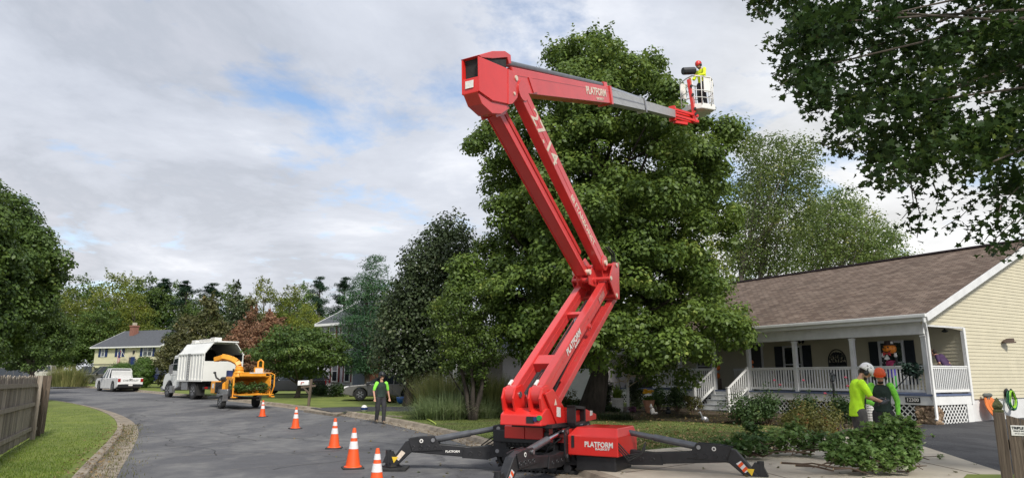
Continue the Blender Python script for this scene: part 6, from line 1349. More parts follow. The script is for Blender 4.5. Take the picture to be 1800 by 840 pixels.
# lamp post, hose, wooden pumpkin and the rest by the house
def small(name, loc, label, cat, parts, group=None):
    t = thing(name, loc, label, cat, group)
    for nm, m_, fn_ in parts: mb = MB(); fn_(mb); mb.build(nm, M_[m_] if isinstance(m_, str) else m_, t, smooth='all' if nm in ('post', 'globe', 'pumpkin') else False)
    return t
lp = H(hs(1462, -1.5), -1.5, YH); lpz = at(1462, 653, lp.y).z
small('lamp_post', lp, 'short black garden lamp post with a carriage lantern between the rose bushes', 'lamp post', [
    ('post', 'iron', lambda m: m.lathe([(.10, 0), (.06, .1), (.045, .3), (.04, lpz - lp.z - .42), (.06, lpz - lp.z - .36)], lp, UP, 12)),
    ('lantern', 'iron', lambda m: (m.lathe([(.03, 0), (.07, .04), (.07, .05)], lp + UP * (lpz - lp.z - .36), UP, 6), m.lathe([(.115, .24), (.06, .30), (.02, .34), (.03, .36), (.005, .39)], lp + UP * (lpz - lp.z - .36), UP, 6), [m.tube([lp + UP * (lpz - lp.z - .31) + V((math.cos(a) * .065, math.sin(a) * .065, 0)), lp + UP * (lpz - lp.z - .12) + V((math.cos(a) * .1, math.sin(a) * .1, 0))], .007, 4) for a in [R(60 * k) for k in range(6)]])),
    ('glass_globe', 'glassl', lambda m: m.lathe([(.055, 0), (.09, .19)], lp + UP * (lpz - lp.z - .31), UP, 6))])
# wooden pumpkin against the side wall
c = H(-.12, PD + .92, 0.0); pzb = .45
pk_ = thing('wooden_pumpkin', H(-.12, PD + .9, YH), 'large flat orange wooden pumpkin with grey bow leaning by the side wall', 'pumpkin sign')
mb = MB(); pz = at(1727, 716, c.y).z; n_ = 40; o_ = []
for k in range(n_):
    a = 2 * math.pi * k / n_; rr = 1 + .03 * math.cos(6 * a) ; o_.append(c + W_ * (.44 * rr * math.cos(a) * 1.0 + .10 * -math.sin(a)) + UP * (pz + .40 * rr * math.sin(a)) - U * (.12 - .10 * math.sin(a)))
mb.prism(o_, -U * .03); mb.build('pumpkin_board', M_['pumpkin'], pk_)
mb = MB()
for q in (-.55, -.2, .2, .55): mb.tube([c + W_ * (.42 * q * math.sin(math.pi * f) * 1.0 + .10 * (2 * f - 1) * -1) + UP * (pz - .36 + .72 * f) - U * (.12 - .10 * (2 * f - 1) + .034) for f in [k / 8 for k in range(9)]], .007, 4)
mb.build('painted_ribs', mat('brown_line', (.30, .07, .02), .7), pk_)
bw_ = c + W_ * -.14 + UP * (pz + .42) - U * .06
mb = MB()
for sg_ in (-1, 1): mb.ell(bw_ + W_ * .12 * sg_ + UP * .02, (.12, .06, .075)); mb.ell(bw_ + W_ * .06 * sg_ - UP * .09, (.04, .03, .09))
mb.ell(bw_, .05); mb.build('bow', mat('grey_bow', (.10, .11, .10), .7), pk_)
mb = MB(); [mb.tube([c + W_ * x + UP * (pz - .38) - U * .15, c + W_ * x + UP * YH - U * .2], .008, 5) for x in (-.05, .28)]; mb.build('stake', M_['steel'], pk_)
# hose on its hanger
hc = H(-.10, PD + 2.48, at(1784, 690, H(0, PD + 2.48, 0).y).z)
hs_ = thing('hose_hanger', hc, 'green garden hose coiled on a black wall hanger at the right edge', 'hose')
mb = MB(); mb.lathe([(.15, 0), (.17, .04), (.08, .06), (.08, .16), (.16, .18)], hc + U * .08, -U, 14); mb.build('hanger', M_['iron'], hs_)
for m_, k0, cc in ((mat('dark_green_hose', (.01, .13, .06), .45), 0, 7), (mat('lime_hose', (.30, .62, .03), .45), 1, 4)):
    mb = MB()
    for k in range(cc):
        L_ = .55 + .10 * random.random() + .1 * (1 - k0); wd = .20 + .035 * random.random() + .05 * (1 - k0); o_ = -.03 - .018 * k - .06 * k0; ph = random.uniform(-.05, .05)
        mb.tube([hc + W_ * (wd * math.cos(a) * (.75 if math.sin(a) > 0 else 1) + ph) + UP * (-.22 + (L_ * .55 if math.sin(a) < 0 else .30) * math.sin(a)) + U * o_ for a in [2 * math.pi * j / 22 for j in range(23)]], .017, 6)
    mb.build('hose', m_, hs_, smooth='all')
fc = H(-.05, PD + 1.95, .86); mb = MB(); mb.tube([fc, fc - U * .10, fc - U * .12 - UP * .06], .018, 6); mb.ell(fc - U * .08 + UP * .05, (.035, .035, .012)); tag(mb.build('garden_tap', M_['steel']), 'small outdoor tap on the cream wall between the wooden pumpkin and the hose', 'tap')
c = H(-.10, PD + 2.75, 2.15); c.z = at(1799, 601, c.y).z; mb = MB(); mb.box(c.x - .1, c.x + .35, c.y - .12, c.y + .12, c.z - .03, c.z + .02); mb.prism([c + V((-.08, -.1, .02)), c + V((.3, -.1, .02)), c + V((.3, -.1, .14)), c + V((.15, -.1, .14))], (0, .2, 0)); tag(mb.build('wall_hood', mat('brown_hood', (.09, .06, .045), .7)), 'small brown hooded fitting high on the cream wall at the right edge', 'vent')
# planter bucket with leaning dark pole; big dark plant on the railing
b0 = H(hs(1533, -.75, .5), -.75, YH)
small('white_bucket', b0, 'ribbed white planter bucket by the porch beside the worker in the orange helmet', 'planter', [('bucket', 'decal', lambda m: m.lathe([(.22, 0)] + [(.22 + .06 * k / 12 + (.01 if k % 2 else 0), .05 + .045 * k) for k in range(13)] + [(.29, .62), (.26, .62), (.25, .5)], b0, UP, 24)), ('soil', 'mulch', lambda m: m.lathe([(.25, .50), (.05, .54)], b0, UP, 16))])
a_ = b0 + UP * .5; q = at(1600, 655, H(hs(1600, -.45), -.45, 0).y)
mb = MB(); mb.tube([a_ + V((.05, 0, 0)), a_.lerp(q, .3) + V((.06, 0, 0)), a_.lerp(q, .7) + V((.05, 0, -.02)), q], [.026, .024, .02, .014], 6); mb.tube([a_, at(1560, 692, b0.y)], [.022, .018], 6); st_ = thing('dark_stalk_plant', a_, 'dark drooping plant with bare black stalks rising from the white bucket', 'plant'); mb.build('stalk', M_['iron'], st_, smooth='all')
pts = [blob_pts(q + V((random.uniform(-.35, .35), random.uniform(-.15, .15), random.uniform(-.08, .32))), .22, 26, .2) for _ in range(11)]
leafmesh('foliage', np.concatenate(pts), .13, leafmat('dark_glossy_leaf', (.012, .03, .022), (.04, .075, .055), (.09, .13, .11), .1, rough=.35), st_, 'oval', up=.3, hang=.5)
mb = MB(); 
pts = [blob_pts(at(1566, 690, b0.y) + V((random.uniform(-.12, .12), 0, random.uniform(-.03, .03))), .07, 20, .2) for _ in range(3)]
# pumpkin-headed porch figure
fg = H(hs(1567, .55), .55, ZD); fgz = lambda py: at(1563, py, fg.y).z
sp = thing('pumpkin_scarecrow', fg, 'smiling pumpkin headed scarecrow decoration in hat and purple trousers on the porch', 'decoration')
ax = -W_; ay = U
mb = MB(); hc_ = V((fg.x, fg.y, fgz(613))); 
for k in range(10): a = 2 * math.pi * k / 10; mb.ell(hc_ + V((.10 * math.cos(a), .10 * math.sin(a), 0)), (.13, .13, .165), 10, 8)
mb.build('head', mat('bright_pumpkin', (.80, .24, .02), .45), sp, smooth='all')
mb = MB(); fc_ = hc_ - W_ * .215
for s_ in (-1, 1): mb.prism([fc_ + U * (.085 * s_ - .035) + UP * .03, fc_ + U * (.085 * s_ + .035) + UP * .03, fc_ + U * (.085 * s_) + UP * .09], -W_ * .03)
mb.prism([fc_ + U * -.02, fc_ + U * .02, fc_ + UP * .035], -W_ * .03)
sm_ = [fc_ + U * (.15 * math.cos(a)) + UP * (-.03 + .085 * math.sin(a)) + W_ * .03 * abs(math.cos(a)) for a in [R(195 + 15 * k) for k in range(11)]]; mb.tube(sm_, .013, 5); mb.build('face', M_['iron'], sp)
mb = MB(); mb.lathe([(.24, .13), (.24, .15), (.16, .16), (.15, .29), (.04, .30)], hc_, UP, 18); hat = mb.build('hat', mat('brown_hat', (.03, .012, .01), .6), sp)
mb = MB(); mb.box(hc_.x - .03, hc_.x + .05, hc_.y - .18, hc_.y - .155, hc_.z + .18, hc_.z + .26); mb.build('buckle', M_['decal'], hat)
cz = fgz(640); mb = MB(); mb.lathe([(.13, cz - .12 - fg.z), (.17, cz - fg.z), (.14, cz + .14 - fg.z)], fg, UP, 12); mb.build('shirt', mat('plaid_red', (.35, .03, .10), .8, vscale=30, var=.6), sp)
mb = MB()
for s_ in (-1, 1): mb.prism([hc_ - W_ * .18 - UP * .17 + U * .01 * s_, hc_ - W_ * .18 - UP * .11 + U * .13 * s_, hc_ - W_ * .18 - UP * .25 + U * .14 * s_], -W_ * .03)
mb.build('bow_tie', mat('bow_red', (.5, .03, .04), .7), sp)
mb = MB(); mb.prism([hc_ - W_ * .17 - UP * .20, hc_ - W_ * .19 - UP * .36 + U * .10, hc_ - W_ * .19 - UP * .40, hc_ - W_ * .19 - UP * .36 - U * .10], -W_ * .03); mb.build('collar', M_['decal'], sp)
for s_ in (-1, 1):
    mb = MB(); a = V((fg.x, fg.y, cz + .06)) + U * .12 * s_; b = V((fg.x, fg.y, fgz(625))) + U * .23 * s_ - W_ * .05; mb.tube([a, a + U * .12 * s_ - UP * .12, b - UP * .08], .045, 8); mb.build('arm', M_['iron'], sp)
    mb = MB(); mb.ell(b, .06, 8, 6)
    for k in range(3): mb.limb(b + UP * .03 + U * (-.03 + .03 * k), b + UP * .09 + U * (-.035 + .035 * k), .017, .014, 6)
    mb.build('hand', M_['decal'], sp)
mb = MB(); mb.lathe([(.14, fgz(663) - fg.z), (.15, cz - .12 - fg.z)], fg, UP, 12)
for s_ in (-1, 1): mb.tube([V((fg.x, fg.y, fgz(660))) + U * .07 * s_, V((fg.x, fg.y, ZD + .55)) + U * .09 * s_], .07, 8)
mb.build('trousers', mat('violet_cloth', (.08, .05, .40), .7), sp)
mb = MB()
for s_ in (-1, 1): mb.tube([V((fg.x, fg.y, ZD + .62)) + U * .09 * s_, V((fg.x, fg.y, ZD + .04)) + U * .09 * s_], .075, 8)
mb.build('leg', mat('green_legs', (.04, .35, .04), .7), sp)
for s_ in (-1, 1):
    for k in range(4):
        mb = MB(); c = V((fg.x, fg.y, cz - .1 - .055 * k)) + U * .165 * s_; mb.ell(c, (.022, .022, .014), 6, 4); mb.build('white_trim', M_['decal'], sp)
# pumpkins stacked on the porch corners by the steps
def pumpkin(mb, c, r):
    for k in range(8): a = 2 * math.pi * k / 8; mb.ell(V(c) + V((.42 * r * math.cos(a), .42 * r * math.sin(a), 0)), (r * .62, r * .62, r * .78), 8, 6)
for s_, lb in ((sL - .0, 'stack of orange pumpkins at the top of the steps, left side'), (sR + .12, 'small orange pumpkins at the top of the steps, right side')):
    c0 = H(s_ + .16 if s_ > sR + 1 else s_, .28, ZD); c0.z = ZD; t_ = thing('pumpkin_stack', c0, lb, 'pumpkins')
    for k, (z, r) in enumerate(((.62, .17), (.98, .155), (1.22, .12)) if s_ > sR + 1 else ((.98, .14), (1.20, .11))): mb = MB(); pumpkin(mb, c0 + UP * z + U * (.03 * (-1) ** k), r); mb.build('pumpkin', M_['pumpkin'], t_, smooth='all')
    mb = MB(); mb.box(c0.x - .16, c0.x + .16, c0.y - .16, c0.y + .16, ZD, ZD + .5); mb.build('stand', M_['darkwood'], t_)
# front garden: skeletons on a white post, pots, cat, shrubs
Y1 = 29.5
sp0 = at(1104, 715, Y1); sp0.z = h(Y1) + YH; SZ_ = lambda px, py, dy=0: at(px, py, Y1 + dy)
po2 = thing('white_post', sp0, 'slim white post in the flower bed with two skeletons clinging to it', 'post'); mb = MB(); mb.bar(sp0, SZ_(1103, 652), .10, .10, up=(0, 1, 0)); mb.build('post', M_['white'], po2); mb = MB(); mb.bar(SZ_(1097, 652), SZ_(1109, 652), .12, .04); mb.build('cap', M_['white'], po2)
def skeleton(label, head, chest, hip, limbs_):
    t = thing('skeleton', V((hip.x, hip.y, hip.z)), label, 'skeleton', 'skeletons on the white post'); mb = MB(); mb.ell(head, (.085, .095, .105), 10, 8); mb.ell(head + V((-.0, -.03, -.09)), (.05, .055, .04), 8, 6); sk = mb.build('skull', M_['bone'], t, smooth='all')
    mb = MB(); [mb.ell(head + V((s_ * .035, -.085, -.0)), (.022, .014, .024), 6, 4) for s_ in (-1, 1)]; mb.build('eye_sockets', M_['iron'], sk)
    mb = MB(); mb.tube([head - UP * .08, chest, hip], .018, 6); d = (hip - chest).normalized(); sd = d.cross(V((0, 1, 0))).normalized()
    for k in range(6):
        c = chest + d * (.05 * k - .08); w_ = .13 - .008 * abs(k - 2) * 2; mb.tube([c + sd * w_ * math.cos(a) + V((0, -1, 0)) * .09 * math.sin(a) + V((0, .0, 0)) for a in [2 * math.pi * j / 10 for j in range(11)]], .010, 4)
    mb.ell(hip, (.11, .06, .06), 8, 6); mb.build('ribcage', M_['bone'], t, smooth='all')
    for nm, pts_ in limbs_:
        mb = MB(); mb.tube(pts_, .017, 6); [mb.ell(p, .028, 6, 4) for p in pts_]
        e = pts_[-1]; dd_ = (pts_[-1] - pts_[-2]).normalized()
        for k in range(4): mb.tube([e, e + dd_ * .11 + V((0, (k - 1.5) * .03, (k - 1.5) * .012))], .008, 4)
        mb.build(nm, M_['bone'], t, smooth='all')
S = SZ_
skeleton('lower skeleton clinging to the right of the white post, skull to the right', S(1125, 661, -.3), S(1117, 657, -.25), S(1106, 660, -.2), [('arm', [S(1117, 655, -.2), S(1113, 649, -.3), S(1105, 651, -.2)]), ('arm', [S(1117, 661, -.2), S(1122, 668, -.3), S(1108, 677, -.2)]), ('leg', [S(1106, 661, -.2), S(1096, 669, -.3), S(1085, 671, -.2)]), ('leg', [S(1107, 664, -.2), S(1098, 672, -.1), S(1090, 668, -.1)])])
skeleton('upper skeleton climbing the top of the white post under the leaves', S(1092, 629, -.1), S(1093, 638, -.1), S(1099, 654, -.1), [('arm', [S(1091, 636, -.1), S(1087, 640, -.1), S(1091, 647, -.1)]), ('arm', [S(1096, 636, -.1), S(1098, 642, -.2), S(1104, 653, -.1)]), ('leg', [S(1099, 655, -.1), S(1094, 658, -.2), S(1103, 663, -.1)]), ('leg', [S(1100, 655, -.1), S(1108, 660, -.2), S(1104, 668, -.1)])])
def pot(px, pyb, Y, r0, r1, hh, m_, name, label, ribs=0):
    c = at(px, pyb, Y); c.z = h(Y) + YH; t = thing(name, c, label, 'plant pot'); mb = MB(); mb.lathe([(r0, 0)] + ([(r0 + (r1 - r0) * k / 8 + (.012 if k % 2 else 0), hh * k / 8) for k in range(1, 8)] if ribs else []) + [(r1, hh), (r1 * .9, hh), (r1 * .85, hh * .85)], c, UP, 20); mb.build('pot', M_[m_], t); mb = MB(); mb.lathe([(r1 * .88, hh * .86), (.02, hh * .9)], c, UP, 12); mb.build('soil', M_['mulch'], t); return t, c, hh
t_, c, hh = pot(1086, 719, 29.8, .22, .26, .58, 'decal', 'white_pot', 'white ribbed plant pot with arching lime leaves beside the big trunk', 1)
g_ = thing('hosta_plant', c + UP * hh, 'arching lime green leafy plant growing in the white pot', 'plant'); blades('foliage', np.array([list(c + UP * (hh - .05) + V((random.uniform(-.1, .1), random.uniform(-.1, .1), 0))) for _ in range(60)]), .75, .10, leafmat('lime_leaf', (.12, .22, .03), (.30, .42, .07), None, .35), g_, droop=.9, spread=.9)
t_, c, hh = pot(1141, 727, 29.0, .11, .26, .52, 'terracotta', 'urn_planter', 'tall flared clay planter with yellow flowers near the skeleton post')
g_ = thing('yellow_flowers', c + UP * hh, 'bright yellow daisy like flowers in the clay planter', 'flowers'); leafmesh('foliage', np.concatenate([blob_pts(c + UP * (hh + .06) + V((random.uniform(-.18, .18), random.uniform(-.15, .15), 0)), .12, 60, .2) for _ in range(6)]), .07, leafmat('pot_leaf', (.06, .12, .02), (.18, .28, .05), None, .3), g_, 'oval')
fl_ = leafmat('yellow_petal', (.70, .36, .02), (.85, .52, .03), None, .2); 
mb = MB()
for k in range(14):
    p = c + UP * (hh + .32 + random.uniform(-.05, .10)) + V((random.uniform(-.22, .2), random.uniform(-.15, .12), 0))
    for j in range(8): a = 2 * math.pi * j / 8; e = V((math.cos(a), .3 * math.sin(a) - .3, math.sin(a) * .7)) * .085; s_ = e.cross(V((0, 1, .3))).normalized() * .018; mb.add([p, p + e * .6 + s_, p + e, p + e * .6 - s_], [(0, 1, 2, 3)])
    mb.ell(p + V((0, -.02, 0)), .018, 6, 4)
mb.build('blooms', fl_, g_)
c = at(1147, 731, 28.3); c.z = h(28.3) + YH; small('cat_statue', c, 'small white sitting animal statue in front of the clay planter', 'statue', [('body', 'decal', lambda m: (m.ell(c + UP * .13, (.10, .12, .14)), m.ell(c + V((-.05, -.04, .30)), (.062, .07, .065)), m.ell(c + V((-.06, -.02, .37)), (.018, .012, .05)), m.ell(c + V((-.03, -.02, .37)), (.018, .012, .05)), m.ell(c + V((.10, -.05, .05)), (.11, .07, .055)), m.ell(c + V((-.05, -.1, .06)), (.03, .05, .07))))])
c = at(1175, 733, 28.2); c.z = h(28.2) + YH; small('dark_ornament', c, 'small round dark garden ornament on the walk edge beside the white statue', 'ornament', [('body', 'iron', lambda m: (m.ell(c + UP * .10, (.12, .12, .11)), m.ell(c + UP * .24, (.08, .08, .09))))])
c = at(1237, 744, 24.5); c.z = YH; small('goose_statue', c, 'grey goose like statue on the lawn under the dark round shrub', 'statue', [('body', 'steel', lambda m: (m.ell(c + V((.05, 0, .13)), (.15, .09, .11), Rm=Euler((0, .5, 0)).to_matrix()), m.limb(c + V((-.03, 0, .18)), c + V((-.09, 0, .34)), .04, .028), m.ell(c + V((-.11, 0, .37)), (.045, .032, .035)), m.limb(c + V((-.13, 0, .37)), c + V((-.19, 0, .35)), .014, .006), m.limb(c, c + UP * .08, .02, .02)))])
c = at(1530, 748, 19.5); c.z = YH
for k, (px, lb) in enumerate(((1476, 'small brown stone figure at the left of the pair under the reddish bush'), (1488, 'small brown stone figure at the right of the pair under the reddish bush'))):
    c = at(px, 754, 19.6); c.z = YH + .01; small('garden_figure', c, lb, 'statue', [('body', 'bark', lambda m: (m.lathe([(.09, 0), (.10, .06), (.07, .16), (.05, .2)], c, UP, 10), m.ell(c + UP * .24, .06)))], group='stone figures')
# purple flowers, blue pot, plank, stick, bollard-like thing
c = at(1111, 722, 29.3); c.z = h(29.3) + YH; shrub('pink_flowers', c, (.28, .25, .42), 'small clump of pink purple flowers at the foot of the white post', leafmat('pink_petal', (.16, .05, .12), (.45, .22, .36), None, .3), 'flowers', n=5, lpb=50, ls=.06, up=.2)
c = at(1090, 720, 30.5); c.z = h(30.5) + YH; t_ = thing('climbing_plant', c, 'thin climbing plant with purple flowers left of the skeleton post', 'plant')
pl_ = [blob_pts(at(1088 + random.uniform(-6, 6), 662 + random.uniform(-7, 5), 30.5), .10, 24, .1) for _ in range(6)]; leafmesh('blooms', np.concatenate(pl_), .05, leafmat('purple_petal', (.06, .025, .14), (.18, .09, .32), None, .2), t_)
pl_ = [blob_pts(at(1090 + random.uniform(-9, 9), random.uniform(668, 700), 30.5), .14, 26, .1) for _ in range(12)]; leafmesh('foliage', np.concatenate(pl_), .05, leafmat('thin_leaf', (.03, .06, .02), (.09, .14, .04), None, .3), t_)
mb = MB(); mb.tube([c, at(1092, 690, 30.5), at(1087, 660, 30.5)], .012, 5); mb.build('stem', M_['twig'], t_)
c = at(706, 696, 36); c.z = h(36) + YH; t_ = thing('blue_pot', c, 'blue glazed plant pot at the end of the white picket fence', 'plant pot'); mb = MB(); mb.lathe([(.14, 0), (.24, .12), (.27, .30), (.25, .34), (.22, .32)], c, UP, 16); mb.build('pot', mat('blue_glaze', (.03, .12, .36), .3), t_, smooth='all')
c = fpos(640, 723, YH); small('painted_stone', c, 'small white and blue round ornament at the edge of the neighbouring drive', 'ornament', [('globe', 'decal', lambda m: m.ell(c + UP * .13, (.14, .14, .15))), ('band', 'navy', lambda m: m.lathe([(.135, .07), (.147, .13), (.143, .18)], c, UP, 12))])
a, b = G(681, 731, YH), G(706, 733, YH); mb = MB(); mb.bar(a + UP * .02, b + UP * .02, .09, .035); tag(mb.build('loose_plank', M_['fencewood']), 'short pale plank lying on the grass behind the kerb near the walking man', 'plank')
a, b = G(750, 737, YH), G(766, 746, YH); mb = MB(); mb.tube([a + UP * .03, a.lerp(b, .5) + UP * .05, b + UP * .03], .018, 6); tag(mb.build('green_stick', mat('yellow_green', (.45, .55, .10), .7)), 'thin yellow green stick lying on the lawn by the outrigger', 'stick')
# ------------------------------------------------------------ people
def person(label, pos, ang, J, top, bottoms, extras, sc=1.0, group=None, hidden_legs=False):
    """J: joints in the person's own frame, x forward, y left, z up; pos = ground point under the feet"""
    t = thing('person', pos, label, 'person', group); M = frame(pos, ang) @ Matrix.Scale(sc, 4)
    J = {k: V(v) for k, v in J.items()}; head = J['head']; neck = J['neck']; hd = J.get('look', V((1, 0, 0))).normalized(); hl = UP.cross(hd).normalized() if abs(hd.z) < .95 else V((0, 1, 0)); hu = hd.cross(hl)
    mb = MB(M); Rh = Matrix((hd, hl, hu)).transposed()
    mb.ell(head + hu * .03, (.098, .077, .105), 16, 12, Rh); mb.ell(head + hd * .025 - hu * .06, (.066, .056, .058), 12, 8, Rh); mb.ell(head + hd * .10 - hu * .012, (.020, .014, .026), 8, 6, Rh)
    for s_ in (-1, 1): mb.ell(head + hl * .078 * s_, (.018, .012, .03), 8, 6, Rh)
    mb.limb(head - hu * .06 - hd * .01, neck - UP * .02, .052, .058)
    mb.limb(neck - UP * .03, J['chest'], .06, .095); mb.limb(J['chest'], J['pelvis'], .088, .09)
    for s in 'LR':
        sh_, el, wr = J['sh' + s], J['el' + s], J['wr' + s]; mb.limb(J['chest'] + UP * .09, sh_ - UP * .015, .055, .045); mb.limb(sh_ - UP * .015, el, .045, .040); mb.limb(el, wr, .039, .027)
        hip, kn, an = J['hip' + s], J['kn' + s], J['an' + s]; mb.limb(J['pelvis'], hip, .10, .085); mb.limb(hip, kn, .082, .055); mb.limb(kn, an, .055, .036); mb.limb(an, an + V((.14, 0, -.05)), .036, .03)
        d = J.get('hd' + s, (wr - el)).normalized(); side = d.cross(UP); side = side.normalized() if side.length > .2 else V((0, 1, 0)); cr = J.get('curl' + s, V((.6, 0, 0))); pn = (cr - d * cr.dot(d)).normalized(); side = d.cross(pn).normalized()
        pc = wr + d * .055; mb.limb(wr + d * .01, pc, .026, .032); mb.ell(pc + d * .01, (.036, .036, .04), 10, 6)
        for i, L_ in enumerate((.062, .072, .067, .052)):
            b = pc + d * .028 + side * (.027 - .018 * i); m1 = b + d * L_ * .55 + pn * .008; m2 = m1 + (d * .35 + pn * .75) * L_ * .55; mb.limb(b, m1, .0095, .009, 6); mb.limb(m1, m2, .009, .0075, 6)
        b = pc + side * .03; m1 = b + side * .022 + d * .022 + pn * .012; mb.limb(b, m1, .011, .010, 6); mb.limb(m1, m1 + d * .03 + pn * .012, .010, .008, 6)
    mb.build('body', M_['skin'], t, remesh=.011 * 1.0)
    # face
    mb = MB(M)
    for s_ in (-1, 1): mb.ell(head + hd * .088 + hl * .030 * s_ + hu * .012, (.010, .012, .008), 8, 6, Rh)
    mb.build('eyes', M_['hair'], t)
    mb = MB(M); mb.ell(head + hd * .086 - hu * .062, (.008, .022, .006), 8, 5, Rh); mb.build('mouth', mat('lips', (.30, .10, .08), .5) if 'lips' not in bpy.data.materials else bpy.data.materials['lips'], t)
    mb = MB(M); mb.ell(head - hd * .02 + hu * .035, (.095, .082, .10), 12, 8, Rh); mb.build('hair', M_['hair'], t)
    if extras.get('beard'): mb = MB(M); mb.ell(head + hd * .040 - hu * .085, (.052, .056, .042), 10, 8, Rh); mb.build('beard', M_['hair'], t)
    # shirt: body panel and sleeves
    bm_, sm = top; mb = MB(M); ch, pe = J['chest'], J['pelvis']; W2 = extras.get('w', .165)
    yv = (J['shL'] - J['shR']).normalized()
    fw = yv.cross(UP).normalized() if abs(yv.z) < .9 else V((1, 0, 0)); low = -.13 if extras.get('hem') else -.05
    rings_ = [(ch + UP * .17, .07, .10), (ch + UP * .13, .105, W2 * .98), (ch + UP * .03, .128, W2 * 1.08), (ch.lerp(pe, .5), .116, W2 * .98), (pe + UP * .04, .118, W2 * 1.0), (pe + UP * low, .128 + (.012 if extras.get('hem') else 0), W2 * 1.07)]
    vs = []; n_ = 22
    for c_, ra, rb in rings_:
        for k in range(n_): a = 2 * math.pi * k / n_; wv = 1 + .035 * math.sin(5 * a + c_.z * 20); vs.append(c_ + fw * ra * wv * math.cos(a) + yv * rb * wv * math.sin(a))
    mb.add(vs, [(i * n_ + k, i * n_ + (k + 1) % n_, (i + 1) * n_ + (k + 1) % n_, (i + 1) * n_ + k) for i in range(5) for k in range(n_)] + [tuple(range(n_)), tuple(5 * n_ + k for k in range(n_ - 1, -1, -1))])
    mb.limb(neck - UP * .06, ch + UP * .12, .066, .09)
    mb.build('shirt', M_[bm_], t, remesh=.016)
    for s in 'LR':
        mb = MB(M)
        sh_, el, wr = J['sh' + s], J['el' + s], J['wr' + s]
        mb.limb(sh_ + (ch - sh_) * .12 + UP * .012, sh_.lerp(el, .5), .074, .062); mb.limb(sh_.lerp(el, .5), el if extras.get('sleeve', 1) > .5 else sh_.lerp(el, .8), .062, .054)
        if extras.get('sleeve', 1) > .5: mb.limb(el, el.lerp(wr, extras['sleeve'] if extras['sleeve'] < 1 else .93), .053, .042)
        mb.build('sleeve', M_[sm], t, remesh=.013)
    if extras.get('backpanel'):
        mb = MB(M); 
        for f_ in (0, .5, 1): mb.ell(ch.lerp(pe + UP * .0, f_) + J.get('pan', V((.065, 0, 0))), (.075, .125, .15), 12, 8)
        mb.build('shirt_panel', M_['dkgreen'], t, remesh=.018)
    # trousers
    mb = MB(M); mb.limb(pe - UP * .0 + yv * .05, pe - UP * .0 - yv * .05, .105, .105)
    for s in 'LR':
        hip, kn, an = J['hip' + s], J['kn' + s], J['an' + s]; mb.limb(pe - UP * .03, hip - UP * .03, .105, .105); mb.limb(hip - UP * .03, kn, .105, .082); mb.limb(kn, an + UP * .03, .082, .070)
        if extras.get('cargo'): mb.ell(hip.lerp(kn, .7) + yv * (.07 if s == 'L' else -.07), (.055, .035, .09))
    mb.build('trousers', M_[bottoms], t, remesh=.015)
    for s in 'LR':
        an = J['an' + s]; mb = MB(M); dirf = J.get('toe' + s, V((1, 0, 0))).normalized(); mb.limb(an + UP * .04, an - UP * .03, .055, .052); mb.limb(an - UP * .035, an + dirf * .15 - UP * .045, .05, .042); mb.ell(an - dirf * .03 - UP * .05, (.055, .045, .035)); mb.build('boot', M_['boot'], t, remesh=.012)
        if extras.get('gloves'):
            wr = J['wr' + s]; d = J.get('hd' + s, (wr - J['el' + s])).normalized(); cr = J.get('curl' + s, V((.6, 0, 0))); pn = (cr - d * cr.dot(d)).normalized(); side = d.cross(pn).normalized()
            mb = MB(M); mb.limb(wr - d * .05, wr + d * .02, .038, .036); pc = wr + d * .055; mb.ell(pc + d * .01, (.042, .042, .048), 10, 6)
            for i, L_ in enumerate((.062, .072, .067, .052)):
                b = pc + d * .028 + side * (.030 - .020 * i); m1 = b + d * L_ * .55 + pn * .008; m2 = m1 + (d * .35 + pn * .75) * L_ * .6; mb.limb(b, m1, .0125, .012, 6); mb.limb(m1, m2, .012, .0105, 6)
            b = pc + side * .03; m1 = b + side * .026 + d * .024 + pn * .012; mb.limb(b, m1, .014, .013, 6); mb.limb(m1, m1 + d * .03 + pn * .012, .013, .011, 6)
            mb.build('glove', M_['glove'], t, remesh=.009)
    hm = extras.get('helmet')
    if hm:
        hc = head + hu * .045 - hd * .005; mb = MB(M); vs = []; n = 18; prof = [(1.0, -.02), (1.02, .015), (.97, .055), (.82, .095), (.52, .128), (.2, .142)]
        for r, z in prof:
            for k in range(n): a = 2 * math.pi * k / n; vs.append(hc + hd * (.128 * r * math.cos(a)) + hl * (.108 * r * math.sin(a)) + hu * z)
        fs = [(i * n + k, i * n + (k + 1) % n, (i + 1) * n + (k + 1) % n, (i + 1) * n + k) for i in range(5) for k in range(n)] + [tuple(5 * n + k for k in range(n)), tuple(range(n - 1, -1, -1))]
        mb.add(vs, fs); mb.ell(hc + hd * .115 - hu * .018, (.045, .075, .010), 12, 6, Rh)
        he = mb.build('helmet', M_[hm], t, smooth='all')
        mb = MB(M)
        for s_ in (-1, 1):
            mb.ell(head + hl * .098 * s_ - hu * .01, (.040, .026, .052), 12, 8, Rh); mb.tube([head + hl * .112 * s_ - hu * .0, hc + hl * .112 * s_ + hu * .03 - hd * .02], .009, 6)
        mb.build('ear_defenders', M_['iron'], he, smooth='all')
        if extras.get('vents'):
            mb = MB(M)
            for s_ in (-1, 1):
                for q in (-.04, .02): mb.ell(hc + hl * .094 * s_ + hu * .065 + hd * q, (.018, .012, .010), 8, 5, Rh)
            mb.build('vents', M_['iron'], he)
